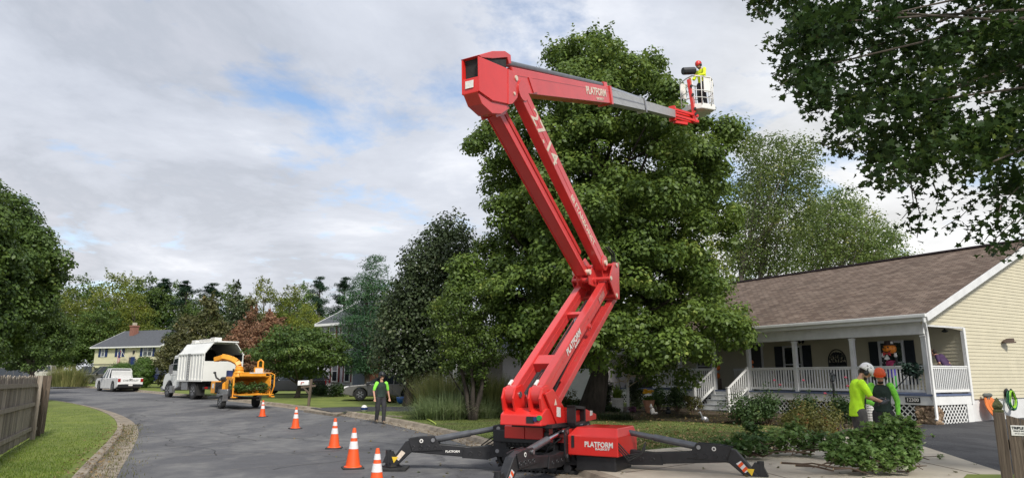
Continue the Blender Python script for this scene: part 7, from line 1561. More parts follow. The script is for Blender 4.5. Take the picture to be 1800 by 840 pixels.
        if extras.get('visor'):
            mb = MB(M)
            vs = []; 
            for i in range(7):
                a = R(-62 + 124 * i / 6)
                for r, z in ((.150, .055), (.165, -.005)): vs.append(hc + hd * r * math.cos(a) + hl * r * .85 * math.sin(a) + hu * z)
            mb.add(vs, [(2 * i, 2 * i + 1, 2 * i + 3, 2 * i + 2) for i in range(6)]); vo = mb.build('visor', M_[extras['visor']], he, smooth='all'); sm_ = vo.modifiers.new('s', 'SOLIDIFY'); sm_.thickness = .004
    if extras.get('shades'): mb = MB(M); mb.ell(head + hd * .090 + hl * .032 + hu * .012, (.012, .027, .016), 10, 6, Rh); mb.ell(head + hd * .090 - hl * .032 + hu * .012, (.012, .027, .016), 10, 6, Rh); mb.build('sunglasses', M_['iron'], t)
    return t, M
def stand(**k):
    J = dict(head=(.01, 0, 1.66), neck=(0, 0, 1.50), chest=(0, 0, 1.28), pelvis=(0, 0, .97), shL=(0, .19, 1.42), shR=(0, -.19, 1.42), elL=(-.02, .26, 1.13), elR=(-.02, -.26, 1.13), wrL=(.06, .27, .89), wrR=(.06, -.27, .89),
             hipL=(0, .095, .92), hipR=(0, -.095, .92), knL=(.02, .12, .50), knR=(.02, -.12, .50), anL=(-.02, .13, .085), anR=(-.02, -.13, .085))
    J.update(k); return J
# man walking in the road: chest turned to the camera's right a little, looking right
pos = G(668, 744, 0); mtoc = math.atan2(-pos.y, -pos.x)
person('person in a black helmet and green sleeved dark shirt walking alone in the road', pos, mtoc + .28,
       stand(look=(.86, .50, -.06), elL=(-.06, .27, 1.14), wrL=(-.0, .31, .90), elR=(-.03, -.27, 1.14), wrR=(.07, -.25, .89), knL=(.10, .10, .50), anL=(.12, .09, .09), knR=(-.02, -.10, .50), anR=(-.14, -.10, .12), hipL=(.01, .09, .92)),
       ('dkgreen', 'neong'), 'trouser', dict(helmet='iron', shades=1, sleeve=.45, cargo=1, visor='iron'), 1.0)
# pair by the brush pile
D1 = 13.2
pw = at(1507, 700, D1); pw.z = YH; po = at(1550, 700, 13.7); po.z = YH
a1 = math.atan2(po.y - pw.y - .45, po.x - pw.x)
person('person in white helmet and yellow t-shirt looking down at hands beside the brush pile', pw, R(-8),
       stand(head=(.17, 0, 1.585), neck=(.07, 0, 1.47), chest=(.02, 0, 1.27), pelvis=(-.02, 0, .95), look=(.80, 0, -.60), shL=(.04, .18, 1.40), shR=(.04, -.19, 1.40), elL=(.16, .22, 1.16), elR=(.15, -.25, 1.15), wrL=(.37, .08, 1.10), wrR=(.39, -.09, 1.07), hdL=(.8, -.45, .1), hdR=(.75, .5, .12), curlL=(0, 0, 1), curlR=(0, 0, 1)),
       ('neon', 'neon'), 'greytrouser', dict(helmet='carwhite', sleeve=.4, hem=1, w=.17, gloves=1, beard=1, vents=1, backpanel=1), 1.055)
person('person in orange helmet and green sleeved dark shirt standing close behind the brush pile', po, math.atan2(-po.y, -po.x) + R(8) - .0,
       stand(head=(.06, 0, 1.585), neck=(.0, 0, 1.47), chest=(0, 0, 1.26), look=(.94, -.22, -.20), elL=(-.03, .27, 1.13), wrL=(.03, .25, .87), elR=(.05, -.26, 1.12), wrR=(.30, -.16, 1.06), hdR=(.7, .3, .2), curlR=(0, 0, 1)),
       ('dkgreen', 'neong'), 'trouser', dict(helmet='orange', sleeve=.95, gloves=1, beard=1, vents=1, w=.16), 1.0)
# worker in the basket
pb = Bp(.20, .02, .165)
person('person in red helmet and lime jacket standing in the raised lift basket', pb, math.atan2(-.55, -1.0),
       stand(head=(.07, 0, 1.60), neck=(.0, 0, 1.48), chest=(-.02, 0, 1.28), pelvis=(-.05, 0, .97), look=(.9, .0, -.42), elL=(.10, .25, 1.16), wrL=(.32, .17, 1.10), elR=(.10, -.25, 1.16), wrR=(.32, -.17, 1.10)),
       ('lime', 'lime'), 'trouser', dict(helmet='red', sleeve=.95, beard=1, w=.18, vents=1), .96)
# somebody on the porch, half behind the corner post
pp = H(.42, 1.75, ZD)
person('person in dark purple shirt and khaki trousers leaning on the porch by the corner post', pp, math.atan2(U.y, U.x),
       stand(head=(.30, 0, 1.42), neck=(.17, 0, 1.34), chest=(.06, 0, 1.18), pelvis=(-.10, 0, .95), shL=(.12, .18, 1.30), shR=(.12, -.18, 1.30), elL=(.0, .27, 1.05), wrL=(.15, .25, .90), elR=(-.02, -.34, 1.06), wrR=(.12, -.20, .88)),
       ('purple', 'purple'), 'khaki' if 'khaki' in M_ else 'boot', dict(sleeve=.4, w=.19), 1.0)
# ------------------------------------------------------------ planting
M_['maple'] = leafmat('maple_leaf', (.032, .066, .015), (.145, .215, .040), (.30, .34, .08), .33, patch=.7)
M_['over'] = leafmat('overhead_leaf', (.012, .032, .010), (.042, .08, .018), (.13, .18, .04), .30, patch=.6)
M_['birch'] = leafmat('light_leaf', (0.063, 0.115, 0.034), (0.184, 0.241, 0.069), (0.368, 0.368, 0.103), .42, patch=.5)
M_['oak'] = leafmat('oak_leaf', (.030, .066, .018), (.12, .185, .038), (.24, .27, .06), .3, patch=.4)
M_['yellowg'] = leafmat('yellowing_leaf', (0.065, 0.109, 0.022), (0.217, 0.246, 0.036), (0.435, 0.348, 0.058), .35, patch=.4)
M_['brownr'] = leafmat('rusty_leaf', (.13, .085, .045), (.30, .165, .095), (.38, .22, .13), .35, patch=.4)
M_['olive'] = leafmat('olive_leaf', (0.047, 0.057, 0.020), (0.135, 0.135, 0.047), (0.216, 0.162, 0.068), .3, patch=.4)
M_['darkev'] = leafmat('dark_evergreen', (.028, .045, .018), (.075, .105, .042), (.17, .17, .09), .18, rough=.45, patch=.5)
M_['pine'] = leafmat('pine_needles', (0.019, 0.061, 0.029), (0.072, 0.160, 0.056), (0.128, 0.224, 0.064), .25, patch=.5)
M_['farpine'] = leafmat('far_pine', (0.015, 0.039, 0.024), (0.045, 0.090, 0.048), None, .2, patch=.3)
M_['box'] = leafmat('clipped_bush', (0.028, 0.070, 0.014), (0.098, 0.168, 0.028), None, .2, patch=1.5)
M_['hollow'] = leafmat('shrub_leaf', (.02, .05, .016), (.075, .125, .035), (.16, .20, .06), .25, patch=2)
M_['redbush'] = leafmat('reddish_shrub', (0.062, 0.081, 0.022), (0.175, 0.163, 0.044), (0.350, 0.138, 0.062), .3, patch=2.5)
M_['grassy'] = leafmat('tall_grass_blade', (0.090, 0.128, 0.038), (0.330, 0.330, 0.120), (0.570, 0.480, 0.270), .35, patch=1.2)
M_['palegrass'] = leafmat('striped_grass_blade', (0.102, 0.160, 0.058), (0.319, 0.392, 0.203), (0.600, 0.600, 0.435), .35, patch=1.2)
M_['lawnblade'] = leafmat('lawn_blade', (0.056, 0.106, 0.015), (0.175, 0.250, 0.035), (0.325, 0.325, 0.100), .35, patch=.6)
M_['brushleaf'] = leafmat('cut_leaf_dark', (.05, .11, .025), (.20, .31, .09), (.52, .56, .42), .35, patch=2.2)
# the big maple behind the boom
Y = 27.6; b = at(1036, 735, Y); b.z = h(Y) + YH; b = tuple(b)
rows = rows_px(b, [(632, 1075, 1290), (614, 822, 1325), (590, 800, 1320), (540, 792, 1302), (490, 800, 1295), (440, 822, 1305), (400, 828, 1308), (350, 832, 1306), (310, 840, 1298), (270, 842, 1272), (235, 842, 1236), (200, 866, 1208), (165, 894, 1190), (138, 915, 1172), (118, 940, 1150), (100, 975, 1112), (84, 1005, 1088), (72, 1035, 1065)])
mp1, MBL = tree('maple_tree', b, rows, 'very large dense maple tree behind the red lift, its crown rising above the boom', M_['maple'], nb=380, br=.62, lpb=165, boughs=135, bough_r=1.65, ls=.15, shape='oval', dome=2.2, bark='darkbark', trunk_r=.42, limbs=46, seed=5, flat=.62, up=1.1, inner=.5, spray=60, shell=.45, depth=.95)
# crape myrtle with several stems, left of the lift
Y = 25.5; b = at(831, 727, Y); b.z = h(Y) + YH; b = tuple(b)
rows = rows_px(b, [(668, 800, 868), (645, 770, 890), (615, 745, 905), (580, 742, 900), (545, 738, 890), (515, 765, 880), (495, 790, 860)])
tree('multi_stem_tree', b, rows, 'small multi stemmed tree with dark fanning trunks on the lawn left of the lift', M_['maple'], nb=95, br=.36, lpb=130, ls=.095, shape='oval', trunk_r=.105, bark='darkbark', limbs=22, stems=6, stem_spread=.22, trunk_h=2.6, seed=8, up=.7)
# dark evergreen (magnolia like) and green pine left of it
Y = 34.; b = at(716, 700, Y); b.z = h(Y) + YH; b = tuple(b)
rows = rows_px(b, [(662, 690, 800), (645, 655, 800), (600, 645, 800), (550, 655, 810), (500, 680, 830), (450, 700, 850), (420, 730, 840), (395, 755, 830)])
tree('dark_evergreen_tree', b, rows, 'tall dark glossy evergreen tree between the green pine and the big maple', M_['darkev'], nb=190, br=.75, lpb=190, ls=.15, shape='oval', trunk_r=.2, limbs=18, seed=12, up=.5, flat=.9)
Y = 46.; b = at(645, 690, Y); b.z = h(Y) + YH; b = tuple(b)
rows = rows_px(b, [(650, 598, 690), (620, 588, 700), (570, 585, 700), (530, 592, 695), (500, 612, 690), (475, 628, 690), (455, 645, 680)])
tree('pine_tree', b, rows, 'bright green bushy pine tree between the lilac house and the dark evergreen', M_['pine'], nb=120, br=.95, lpb=230, ls=.22, shape='needle', trunk_r=.22, limbs=26, seed=14, up=.9, flat=.5, hang=-.3)
# spreading dogwood in front of the dark car
Y = 42.5; b = at(522, 693, Y); b.z = h(Y) + YH; b = tuple(b)
rows = rows_px(b, [(655, 490, 580), (640, 445, 610), (625, 430, 625), (600, 450, 610), (580, 480, 580)])
tree('dogwood_tree', b, rows, 'low spreading green tree with layered branches behind the mailbox', M_['yellowg' if 0 else 'oak'], nb=110, br=.75, lpb=130, ls=.17, trunk_r=.16, trunk_h=2.2, limbs=26, seed=21, up=1.2, flat=.35)
# light trees behind the roof on the right
for (px, Y, rw, sd, lb) in ((1318, 46, [(480, 1270, 1400), (420, 1262, 1440), (360, 1270, 1450), (300, 1275, 1455), (262, 1285, 1440), (240, 1270, 1320)], 31, 'tall airy light green tree rising behind the porch roof beside the maple'),
                        (1440, 50, [(470, 1370, 1600), (430, 1380, 1590), (400, 1385, 1560), (370, 1400, 1540), (345, 1420, 1510)], 32, 'lower airy pale green tree behind the brown roof ridge')):
    b = at(px, 690, Y); b.z = h(Y) + YH; b = tuple(b); rows = rows_px(b, rw)
    tree('light_green_tree', b, rows, lb, M_['birch'], nb=200, br=1.0, lpb=120, ls=.17, trunk_r=.24, limbs=46, seed=sd, bark='palebark', up=.3, flat=.8, shell=.2, spray=24, stems=2, stem_spread=.08, group='light green trees behind the roof')
# the tree on the left edge
for (px, Y, rw, sd, m_, lb, nb, br) in (
    (-40, 34, [(600, -160, 50), (560, -160, 68), (520, -160, 84), (480, -150, 104), (440, -140, 94), (405, -130, 66), (380, -110, 50), (365, -60, 44)], 41, 'oak', 'tall green tree rising at the left edge above the fence', 190, .85),
    (-70, 26, [(640, -220, 0), (560, -230, 14), (480, -230, 16), (420, -220, 8), (370, -200, 2), (345, -190, -20)], 42, 'oak', 'nearer green tree whose right side shows at the very left edge', 150, .8),
    (52, 52, [(640, 0, 105), (610, -20, 120), (580, -10, 118), (555, 10, 100), (535, 25, 80)], 43, 'oak', 'bushy dark green tree with split pale trunk behind the fence', 80, 1.0)):
    b = at(px, 700, Y); b.z = h(Y) + YH; b = tuple(b); rows = rows_px(b, rw)
    tree('broadleaf_tree', b, rows, lb, M_[m_], nb=nb, br=.55, lpb=110, boughs=int(nb * .40), bough_r=1.1, ls=.16, shape='oval', trunk_r=.2, limbs=22, seed=sd, up=.6, flat=.7, spray=18)
# woodland trees beyond the houses: each one a tree of its own, some copied
FAR = {}
def fartree(kind, px, Y, pytop, wpx, label, pybot=690, seed=0, lean=0):
    p = at(px, pytop, Y); gz = h(Y); Ht = p.z - gz; Wd = (at(px + wpx / 2, pytop, Y).x - at(px - wpx / 2, pytop, Y).x) / 2
    base = V((p.x, Y, gz)); key = kind
    if key in FAR:
        src, H0, W0 = FAR[key]; c = copy_tree(src, base, random.uniform(0, 6.28), (Wd / W0, Wd / W0, Ht / H0), label); c['label'] = label; return c
    H0, W0 = Ht, Wd
    if kind.startswith('pine'):
        g = np.random.default_rng(5); t = thing('pine_tree', base, label, 'tree', 'woodland trees beyond the houses'); pts = []; mb = MB()
        mb.tube([base + UP * -.2, base + UP * H0 * .5 + V((g.uniform(-.3, .3), 0, 0)), base + UP * H0 * .97], [W0 * .09, W0 * .06, .05], 8); nl = 11
        for i in range(44):
            f = i / 43; z = H0 * (.26 + .68 * f + g.uniform(-.03, .03)); r = W0 * (1.0 - .80 * f ** 1.7) * g.uniform(.40, 1.12); a = g.uniform(0, 6.28)
            tip = base + V((math.cos(a) * r, math.sin(a) * r, z + r * g.uniform(-.05, .35))); mb.tube([base + UP * (z - .25 * r), tip], [.08, .02], 5)
            for q in (.45, .75, 1.0):
                c = (base + UP * (z - .25 * r)).lerp(tip, q) + V((g.normal() * .15, g.normal() * .15, .1)); k = r * g.uniform(.22, .36) + .30; pts.append(blob_pts(c, (k, k, k * .6), 90, .2))
        mb.build('trunk', M_['bark'], t); leafmesh('crown', np.concatenate(pts), .34, M_['farpine'], t, 'needle', up=1.0)
    else:
        m_, nb, br, ls, prof = {'oak': ('oak', 110, .16, .34, [.6, .9, 1, 1, .92, .74, .35]), 'yel': ('yellowg', 105, .16, .33, [.6, .9, 1, 1, .92, .7, .32]), 'rust': ('brownr', 85, .15, .28, [.6, .95, 1, .9, .7, .45, .2]), 'olive': ('olive', 80, .15, .30, [.6, .9, 1, .9, .75, .5, .25]), 'dark': ('darkev', 85, .16, .30, [.7, .95, 1, .9, .75, .5, .2]), 'bare': ('yellowg', 46, .14, .26, [.3, .6, .9, 1, .8, .6, .3])}[kind]
        z0 = {'oak': .16, 'yel': .14, 'rust': .10, 'olive': .08, 'dark': .05, 'bare': .4}[kind]
        rows = [(H0 * (z0 + (1 - z0) * k / 6), 0, W0 * v) for k, v in enumerate(prof)]
        t, _ = tree({'oak': 'oak_tree', 'yel': 'yellowing_tree', 'rust': 'rusty_leaved_tree', 'olive': 'olive_brown_tree', 'dark': 'dark_tree', 'bare': 'thin_tree'}[kind], tuple(base), rows, label, M_[m_], nb=nb, br=(H0 + 2 * W0) * .5 * br * .62, lpb=95, ls=ls, trunk_r=.22, limbs=18, seed=seed + 7, up=.6, flat=.75, spray=12, group='woodland trees beyond the houses', shell=.35)
    FAR[key] = (t, H0, W0); return t
W = 'woodland tree '
spec = [
 ('oak', 408, 126, 503, 100, 'green skyline tree between two pines above the chip truck'),
 ('yel', 235, 128, 492, 110, 'broad yellow green skyline tree behind the yellow house chimney'),
 ('oak', 312, 130, 503, 100, 'green skyline tree right of the yellow house roof'),
 ('oak', 535, 124, 505, 100, 'green skyline tree behind the lone tall pine'),
 ('rust', 445, 82, 545, 90, 'tan pink leaved tree above the right end of the chip truck'),
 ('pine', 563, 92, 481, 64, 'tall pine with open tiers standing alone in the gap left of the bright green pine'),
 ('oak', 150, 125, 492, 121, 'rounded green tree on the wooded skyline just right of the left edge tree'),
 ('yel', 205, 118, 486, 116, 'yellow green rounded tree above the chimney of the yellow house'),
 ('oak', 262, 125, 490, 113, 'green skyline tree over the roof of the yellow house'),
 ('pine', 288, 128, 484, 84, 'dark skyline pine above the right end of the yellow house roof'),
 ('pine', 330, 122, 489, 78, 'dark pine on the skyline between the yellow house and the chip truck'),
 ('pine', 374, 125, 493, 80, 'dark pine on the skyline straight above the chip truck'),
 ('dark', 418, 96, 498, 62, 'dark red brown tree above the open end of the chip truck'),
 ('bare', 466, 110, 492, 81, 'thin yellow green skyline tree above the wood chipper'),
 ('pine', 606, 112, 482, 66, 'small pine close to the left flank of the bright green pine'),
 ('bare', 512, 112, 505, 89, 'loose pale green tree in front of the sky left of the lone tall pine'),
 ('yel', 543, 84, 540, 89, 'yellow tree right above the grey roof corner of the lilac house'),
 ('rust', 478, 66, 552, 121, 'rusty pink leaved tree behind the spreading tree and the chipper'),
 ('olive', 366, 70, 530, 135, 'olive brown tree with visible branches behind the chip truck box'),
 ('olive', 316, 64, 574, 86, 'olive brown tree between the yellow house and the chip truck cab'),
 ('dark', 318, 82, 540, 56, 'dark tree touching the right end of the yellow house roof'),
 ('rust', 420, 60, 576, 99, 'rusty brown tree low behind the chipper chute'),
 ('yel', 120, 110, 512, 94, 'yellow green tree behind the left edge trees'),
 ('oak', 118, 106, 560, 113, 'dark green rounded tree left of the yellow house chimney'),
 ('oak', 96, 88, 575, 94, 'green tree behind the tan pickup and the grass clump'),
 ('yel', 240, 112, 520, 102, 'pale willow like tree directly behind the yellow house roof'),
 ('oak', 182, 108, 535, 99, 'mid green tree just left of the brick chimney'),
 ('olive', 440, 100, 530, 94, 'brown green tree filling the skyline above the chipper'),
 ('oak', 590, 80, 560, 81, 'green tree behind the lilac house gable'),
 ('oak', 690, 76, 500, 148, 'green tree filling the gap between the pine and the dark evergreen'),
 ('oak', 352, 108, 525, 94, 'green tree behind the pines above the chip truck cab'),
 ('oak', 30, 80, 575, 121, 'green tree at the far left above the weathered fence'),
 ('dark', 60, 100, 600, 80, 'dark low tree behind the silver car at the left'),
 ('oak', 905, 62, 560, 202, 'green tree behind the garage house roof'),
 ('oak', 1040, 60, 520, 202, 'green tree hidden behind the big maple trunk'),
 ('yel', 1265, 70, 400, 162, 'green yellow tree behind the right side of the maple'),
 ('oak', 500, 120, 540, 108, 'distant green tree behind the rusty tree'),
]
for i, (k, px, Y, top, wpx, lb) in enumerate(spec): fartree(k, px, Y, top, wpx, lb, seed=i)
# low distant wood that closes the gaps under the skyline
P = []
for _ in range(230):
    px = random.uniform(-150, 800); Y = random.uniform(118, 145); c = at(px, random.uniform(560, 640), Y); P.append(blob_pts(c, random.uniform(1.8, 3.2), 60, .3))
for _ in range(60):
    px = random.uniform(-60, 330); Y = random.uniform(104, 112); c = at(px, random.uniform(600, 648), Y); P.append(blob_pts(c, random.uniform(1.3, 2.2), 60, .3))
leafmesh('distant_wood', np.concatenate(P), .5, M_['oak'], None, 'kite', kind='stuff')
# hedge shrubs and trimmed bushes
def clipped(c, r, label, seed):
    t = thing('trimmed_bush', c, label, 'bush', 'clipped bushes by the white pickup'); g = np.random.default_rng(seed); pts = []; nn = []
    q, d = blob_pts(c + UP * r[2] * .5, (r[0] * .8, r[1] * .8, r[2] * .48), 9000, .82, dirs=True); pts.append(q); nn.append(d)
    for _ in range(34):
        v = g.normal(size=3); v /= np.linalg.norm(v); q, d = blob_pts(np.array(c) + np.array((0, 0, r[2] * .5)) + v * np.array((r[0] * .72, r[1] * .72, r[2] * .43)), .30, 420, .7, dirs=True); pts.append(q); nn.append(d)
    P = np.concatenate(pts); P[:, 2] = np.maximum(P[:, 2], c.z + .05); mb = MB(); mb.tube([c - UP * .1, c + UP * r[2] * .5], [.12, .05], 6); mb.build('stem', M_['twig'], t)
    leafmesh('foliage', P, .10, M_['box'], t, 'oval', up=.1, nrm=np.concatenate(nn) * 3)
clipped(on_lawn(212, 66), (1.55, 1.4, 2.2), 'low round clipped bush behind the cab of the white pickup', 51)
c = on_lawn(251, 63.5); clipped(c, (1.1, 1.05, 2.75), 'tall lumpy clipped bush directly right of the white pickup', 52)
c = on_lawn(118, 66); t_ = thing('tall_grass_clump', c, 'round clump of tall yellowing grass between two far pickups', 'ornamental grass'); blades('blades', np.array([[c.x + RNG.normal() * .6, c.y + RNG.normal() * .5, c.z] for _ in range(2600)]), 2.0, .05, M_['grassy'], t_, droop=.45, spread=.55, centre=(c.x, c.y))
# shrubs beside the lilac house and under trees
for i, (px, pyb, Y, rx, rz, m_, lb) in enumerate(((592, 690, 44, .8, .9, 'hollow', 'dark green shrub under the left window of the lilac house'), (560, 690, 46, .8, .8, 'hollow', 'dark shrub by the white lattice of the lilac house'), (716 - 6, 690, 40, .9, 1.6, 'darkev', 'dark upright shrub behind the tail of the silver hatchback'), (686, 688, 36.6, .5, .45, 'redbush', 'small flowering shrub beside the blue pot'), (700, 672, 42, 1.4, 2.4, 'hollow', 'tall dark shrub mass behind the silver hatchback'), (735, 694, 37, .5, .5, 'hollow', 'low green plant at the foot of the picket fence'))):
    c = at(px, pyb, Y); c.z = h(Y) + YH; shrub('garden_shrub', c, (rx, rx, rz), lb, M_[m_], n=16, lpb=90, ls=.10, seed=60 + i)
# ornamental grasses by the multi stem tree
for i, (px, pyb, Y, n_, Lg, sp_, m_, lb) in enumerate(((776, 722, 27.5, 2600, 1.75, .62, 'grassy', 'tall feathery grass clump at the left, tawny plumes on top'), (795, 726, 26.2, 2400, 1.35, 1.0, 'palegrass', 'low arching striped grass clump left of the multi stemmed trunk'), (768, 727, 26.0, 1500, 1.05, .95, 'palegrass', 'low arching striped grass clump farthest left, below the tall plumes'), (868, 724, 27.6, 2400, 1.7, .6, 'grassy', 'upright green grass clump between the multi stemmed trunk and the lift'), (852, 727, 26.6, 900, 1.0, .9, 'palegrass', 'small arching grass clump right of the multi stemmed trunk'))):
    c = at(px, pyb, Y); c.z = h(Y) + YH; t_ = thing('ornamental_grass', c, lb, 'ornamental grass', 'ornamental grasses by the small tree')
    blades('blades', np.array([[c.x + RNG.normal() * .30, c.y + RNG.normal() * .25, c.z] for _ in range(n_)]), Lg, .022, M_[m_], t_, droop=.75 if m_ == 'palegrass' else .35, spread=sp_, segs=4, centre=(c.x, c.y))
# bed under the big maple
c = at(1060, 742, 25.6); c.z = YH + h(25.6); t_ = thing('border_grass', c, 'dark clump of low border grass at the foot of the big maple trunk', 'ground cover'); t_['kind'] = 'stuff'
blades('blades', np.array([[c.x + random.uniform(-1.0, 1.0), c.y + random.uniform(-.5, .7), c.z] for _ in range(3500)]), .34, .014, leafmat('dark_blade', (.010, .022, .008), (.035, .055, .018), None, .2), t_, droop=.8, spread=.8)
# shrubs in front of the porch (position, radius, height)
sh = [(1310, 742, 23.6, .95, 1.05, 'hollow', 'large dark rounded shrub in front of the porch steps', 40, .075, 0), (1352, 740, 23.4, .6, 1.35, 'hollow', 'dark upright rose bush right of the rounded shrub', 24, .07, 1.8), (1430, 752, 19.6, 1.0, .98, 'redbush', 'wide reddish green shrub in front of the lattice, centre of the bed', 44, .065, 0),
      (1416, 735, 22.6, .6, 1.35, 'hollow', 'tall rose bush behind the reddish shrub', 20, .07, 1.8), (1487, 738, 20.3, .55, 1.25, 'hollow', 'rose bush beside the lamp post, left of the worker in the white helmet', 22, .07, 1.6), (1392, 738, 22.8, .4, .9, 'redbush', 'small reddish bush between the dark bushes', 12, .06, 0),
      (1190, 722, 29.8, .55, 1.5, 'hollow', 'loose tall shrub in front of the lattice left of the steps', 26, .07, 1.4), (1158, 720, 30.5, .5, 1.4, 'hollow', 'loose shrub in front of the left end of the porch railing', 22, .07, 1.4), (1218, 725, 28.6, .45, 1.0, 'redbush', 'brownish small shrub at the foot of the steps', 14, .06, 0),
      (1020, 728, 28.9, .7, .7, 'hollow', 'low leafy shrub behind the black cabinet of the lift', 16, .09, 0), (1000, 722, 30, .6, 1.0, 'redbush', 'small leafy bush with pale flowers by the garage', 14, .08, 0), (1052, 716, 31, .5, 1.3, 'darkev', 'dark shrub just right of the big trunk', 16, .08, 0), (1075, 726, 29.6, .5, .4, 'hollow', 'low foliage beside the white pot', 10, .07, 0)]
for i, (px, pyb, Y, rx, rz, m_, lb, n_, ls, spk) in enumerate(sh):
    c = at(px, pyb, Y); c.z = h(Y) + YH; shrub('garden_shrub', c, (rx, rx * .9, rz), lb, M_[m_], n=n_, lpb=80, ls=ls, seed=80 + i, spiky=spk)
for i, (px, top) in enumerate(((1064, 672), (1118, 672))):
    c = at(px, 718, 31.2); c.z = h(31.2) + YH; zt = at(px, top, 31.2).z; rw = [(.05, 0, .32), (.5, 0, .42), ((zt - c.z) * .8, 0, .48), (zt - c.z, 0, .40)]
    tree('upright_conifer', tuple(c), rw, ('dark upright conifer left of the white pot' if i == 0 else 'dark upright conifer right of the skeleton post'), M_['darkev'], 'conifer', 'upright conifers', nb=50, br=.2, lpb=90, ls=.06, trunk_r=.05, limbs=8, seed=90 + i, up=.8)
# rose blooms
t_ = []
for i, (px, py, Y, lb) in enumerate(((1361, 668, 23.0, 'red rose bloom on the bush left of the porch post'), (1371, 676, 23.0, 'pink rose bloom low on the bush left of the porch post'), (1412, 668, 22.2, 'pink rose bloom in front of the railing above the reddish shrub'), (1486, 663, 20.0, 'upper pink rose bloom left of the worker in the white helmet'), (1490, 678, 20.0, 'lower pink rose bloom left of the worker in the white helmet'), (1450, 691, 20.2, 'pink rose bloom right above the reddish shrub'))):
    c = at(px, py, Y); mb = MB()
    for k in range(9): a = 2.4 * k; r = .012 + .004 * k; mb.ell(c + V((math.cos(a) * r, math.sin(a) * r, .02 - .004 * k)) * 1.0, (.019, .019, .016), 6, 4)
    tag(mb.build('rose_bloom', mat('rose_pink', (.30, .04, .07), .6) if 'rose_pink' not in bpy.data.materials else bpy.data.materials['rose_pink'], smooth='all'), lb, 'rose')

# ------------------------------------------------------------ cut brush lying on the concrete
M_['cutwood'] = mat('fresh_cut_wood', (.62, .48, .28), .8)
def brush(name, label, blobs, ls, m, Yc, twigs=10, lp=140, shape='maple', seed=1):
    rnd = random.Random(seed); c0 = at(blobs[0][0], blobs[0][1], Yc); c0.z = YH; t = thing(name, c0, label, 'brush pile', 'piles of cut branches'); P = []; mb = MB()
    for px, py, rpx, dY in blobs:
        c = at(px, py, Yc + dY); r = rpx * Yc / F; c.z = max(c.z, YH + r * .45); P.append(blob_pts(c, (r, r * .9, r * .8), int(lp * (rpx / 25) ** 2) + 20, .35))
        for _ in range(3):
            d = V((rnd.uniform(-1, 1), rnd.uniform(-1, 1), rnd.uniform(0, .8))).normalized(); a = c - d * r * .7; e = c + d * r * 1.25; e.z = max(e.z, YH + .03); a.z = max(a.z, YH + .02); mb.tube([a, c, e], [.016, .011, .004], 5); u = RNG.random(16)[:, None] ** .6; P.append(np.array(c) + u * (np.array(e) - np.array(c)) + RNG.normal(size=(16, 3)) * .035)
    P = np.concatenate(P); P[:, 2] = np.where(P[:, 2] < YH + .03, YH + .03 + RNG.random(len(P)) * .05, P[:, 2])
    g0 = V(c0); 
    for _ in range(twigs):
        b_ = rnd.choice(blobs); c = at(b_[0], b_[1], Yc + b_[3]); c.z = max(c.z * .6, YH + .06); e = c + V((rnd.uniform(-1, 1), rnd.uniform(-.6, .2), 0)).normalized() * rnd.uniform(.3, .8); e.z = YH + rnd.uniform(.02, .3); mb.tube([c, c.lerp(e, .5) + UP * .04, e], [.018, .014, .006], 5)
    for _ in range(twigs // 2):
        b_ = rnd.choice(blobs); c = at(b_[0], b_[1], Yc + b_[3]); c.z = YH + .07; a_ = rnd.uniform(2.4, 4.4); e = c + V((math.cos(a_), math.sin(a_) * .6, 0)) * rnd.uniform(.5, 1.0); e.z = YH + rnd.uniform(.04, .2); r_ = rnd.uniform(.012, .022)
        mb.tube([c, c.lerp(e, .5) + UP * .03, e], [r_ * .6, r_ * .8, r_], 7); cut = MB(); dd_ = (e - c).normalized(); cut.tube([e, e + dd_ * .006], r_ * .95, 8); cut.build('cut_end', M_['cutwood'], t)
    mb.build('branches', M_['twig'], t); leafmesh('leaves', P, ls * .88, m, t, shape, up=1.1, jit=.5)
bl = [(1500, 800, 24, 0), (1478, 792, 22, .1), (1528, 803, 26, -.1), (1562, 797, 28, 0), (1590, 790, 24, .2), (1540, 777, 28, .3), (1572, 762, 28, .3), (1597, 762, 20, .4), (1545, 756, 16, .4), (1572, 744, 16, .5), (1510, 780, 22, .3), (1482, 808, 14, -.1), (1608, 800, 14, 0), (1468, 778, 13, .3), (1562, 817, 14, -.2), (1594, 814, 14, -.2), (1522, 818, 12, -.2), (1464, 803, 10, -.1), (1600, 745, 9, .4), (1588, 776, 24, .5), (1526, 762, 12, .35), (1555, 738, 8, .5), (1500, 764, 9, .3), (1452, 786, 9, .1), (1612, 775, 10, .3)]
brush('brush_pile', 'largest heap of cut leafy branches, in front of the two workers at the drive', bl, .10, M_['brushleaf'], 11.9, 16, 170, seed=3)
bl = [(1380, 775, 26, 0), (1400, 768, 24, .1), (1360, 782, 18, -.1), (1415, 778, 20, 0), (1345, 770, 18, .3), (1395, 752, 12, .2), (1420, 788, 12, -.2)]
brush('brush_pile', 'middle heap of cut leafy branches in front of the reddish shrub', bl, .10, M_['brushleaf'], 14.6, 8, 130, seed=4)
bl = [(1290, 787, 22, 0), (1315, 790, 20, -.1), (1270, 785, 16, .1), (1305, 775, 22, .2), (1330, 772, 20, .3), (1325, 755, 14, .4), (1340, 790, 14, -.1), (1258, 788, 8, 0)]
brush('brush_pile', 'leftmost heap of pale turned up cut leaves at the end of the outrigger', bl, .10, M_['cutleaf'], 14.0, 8, 130, seed=5)
bl = [(1440, 772, 14, 0), (1458, 775, 12, 0), (1430, 778, 10, 0), (1475, 774, 12, .1)]
brush('brush_pile', 'small low heap of bright leaves between the middle and largest heaps', bl, .10, M_['cutleaf'], 14.2, 3, 110, seed=6)
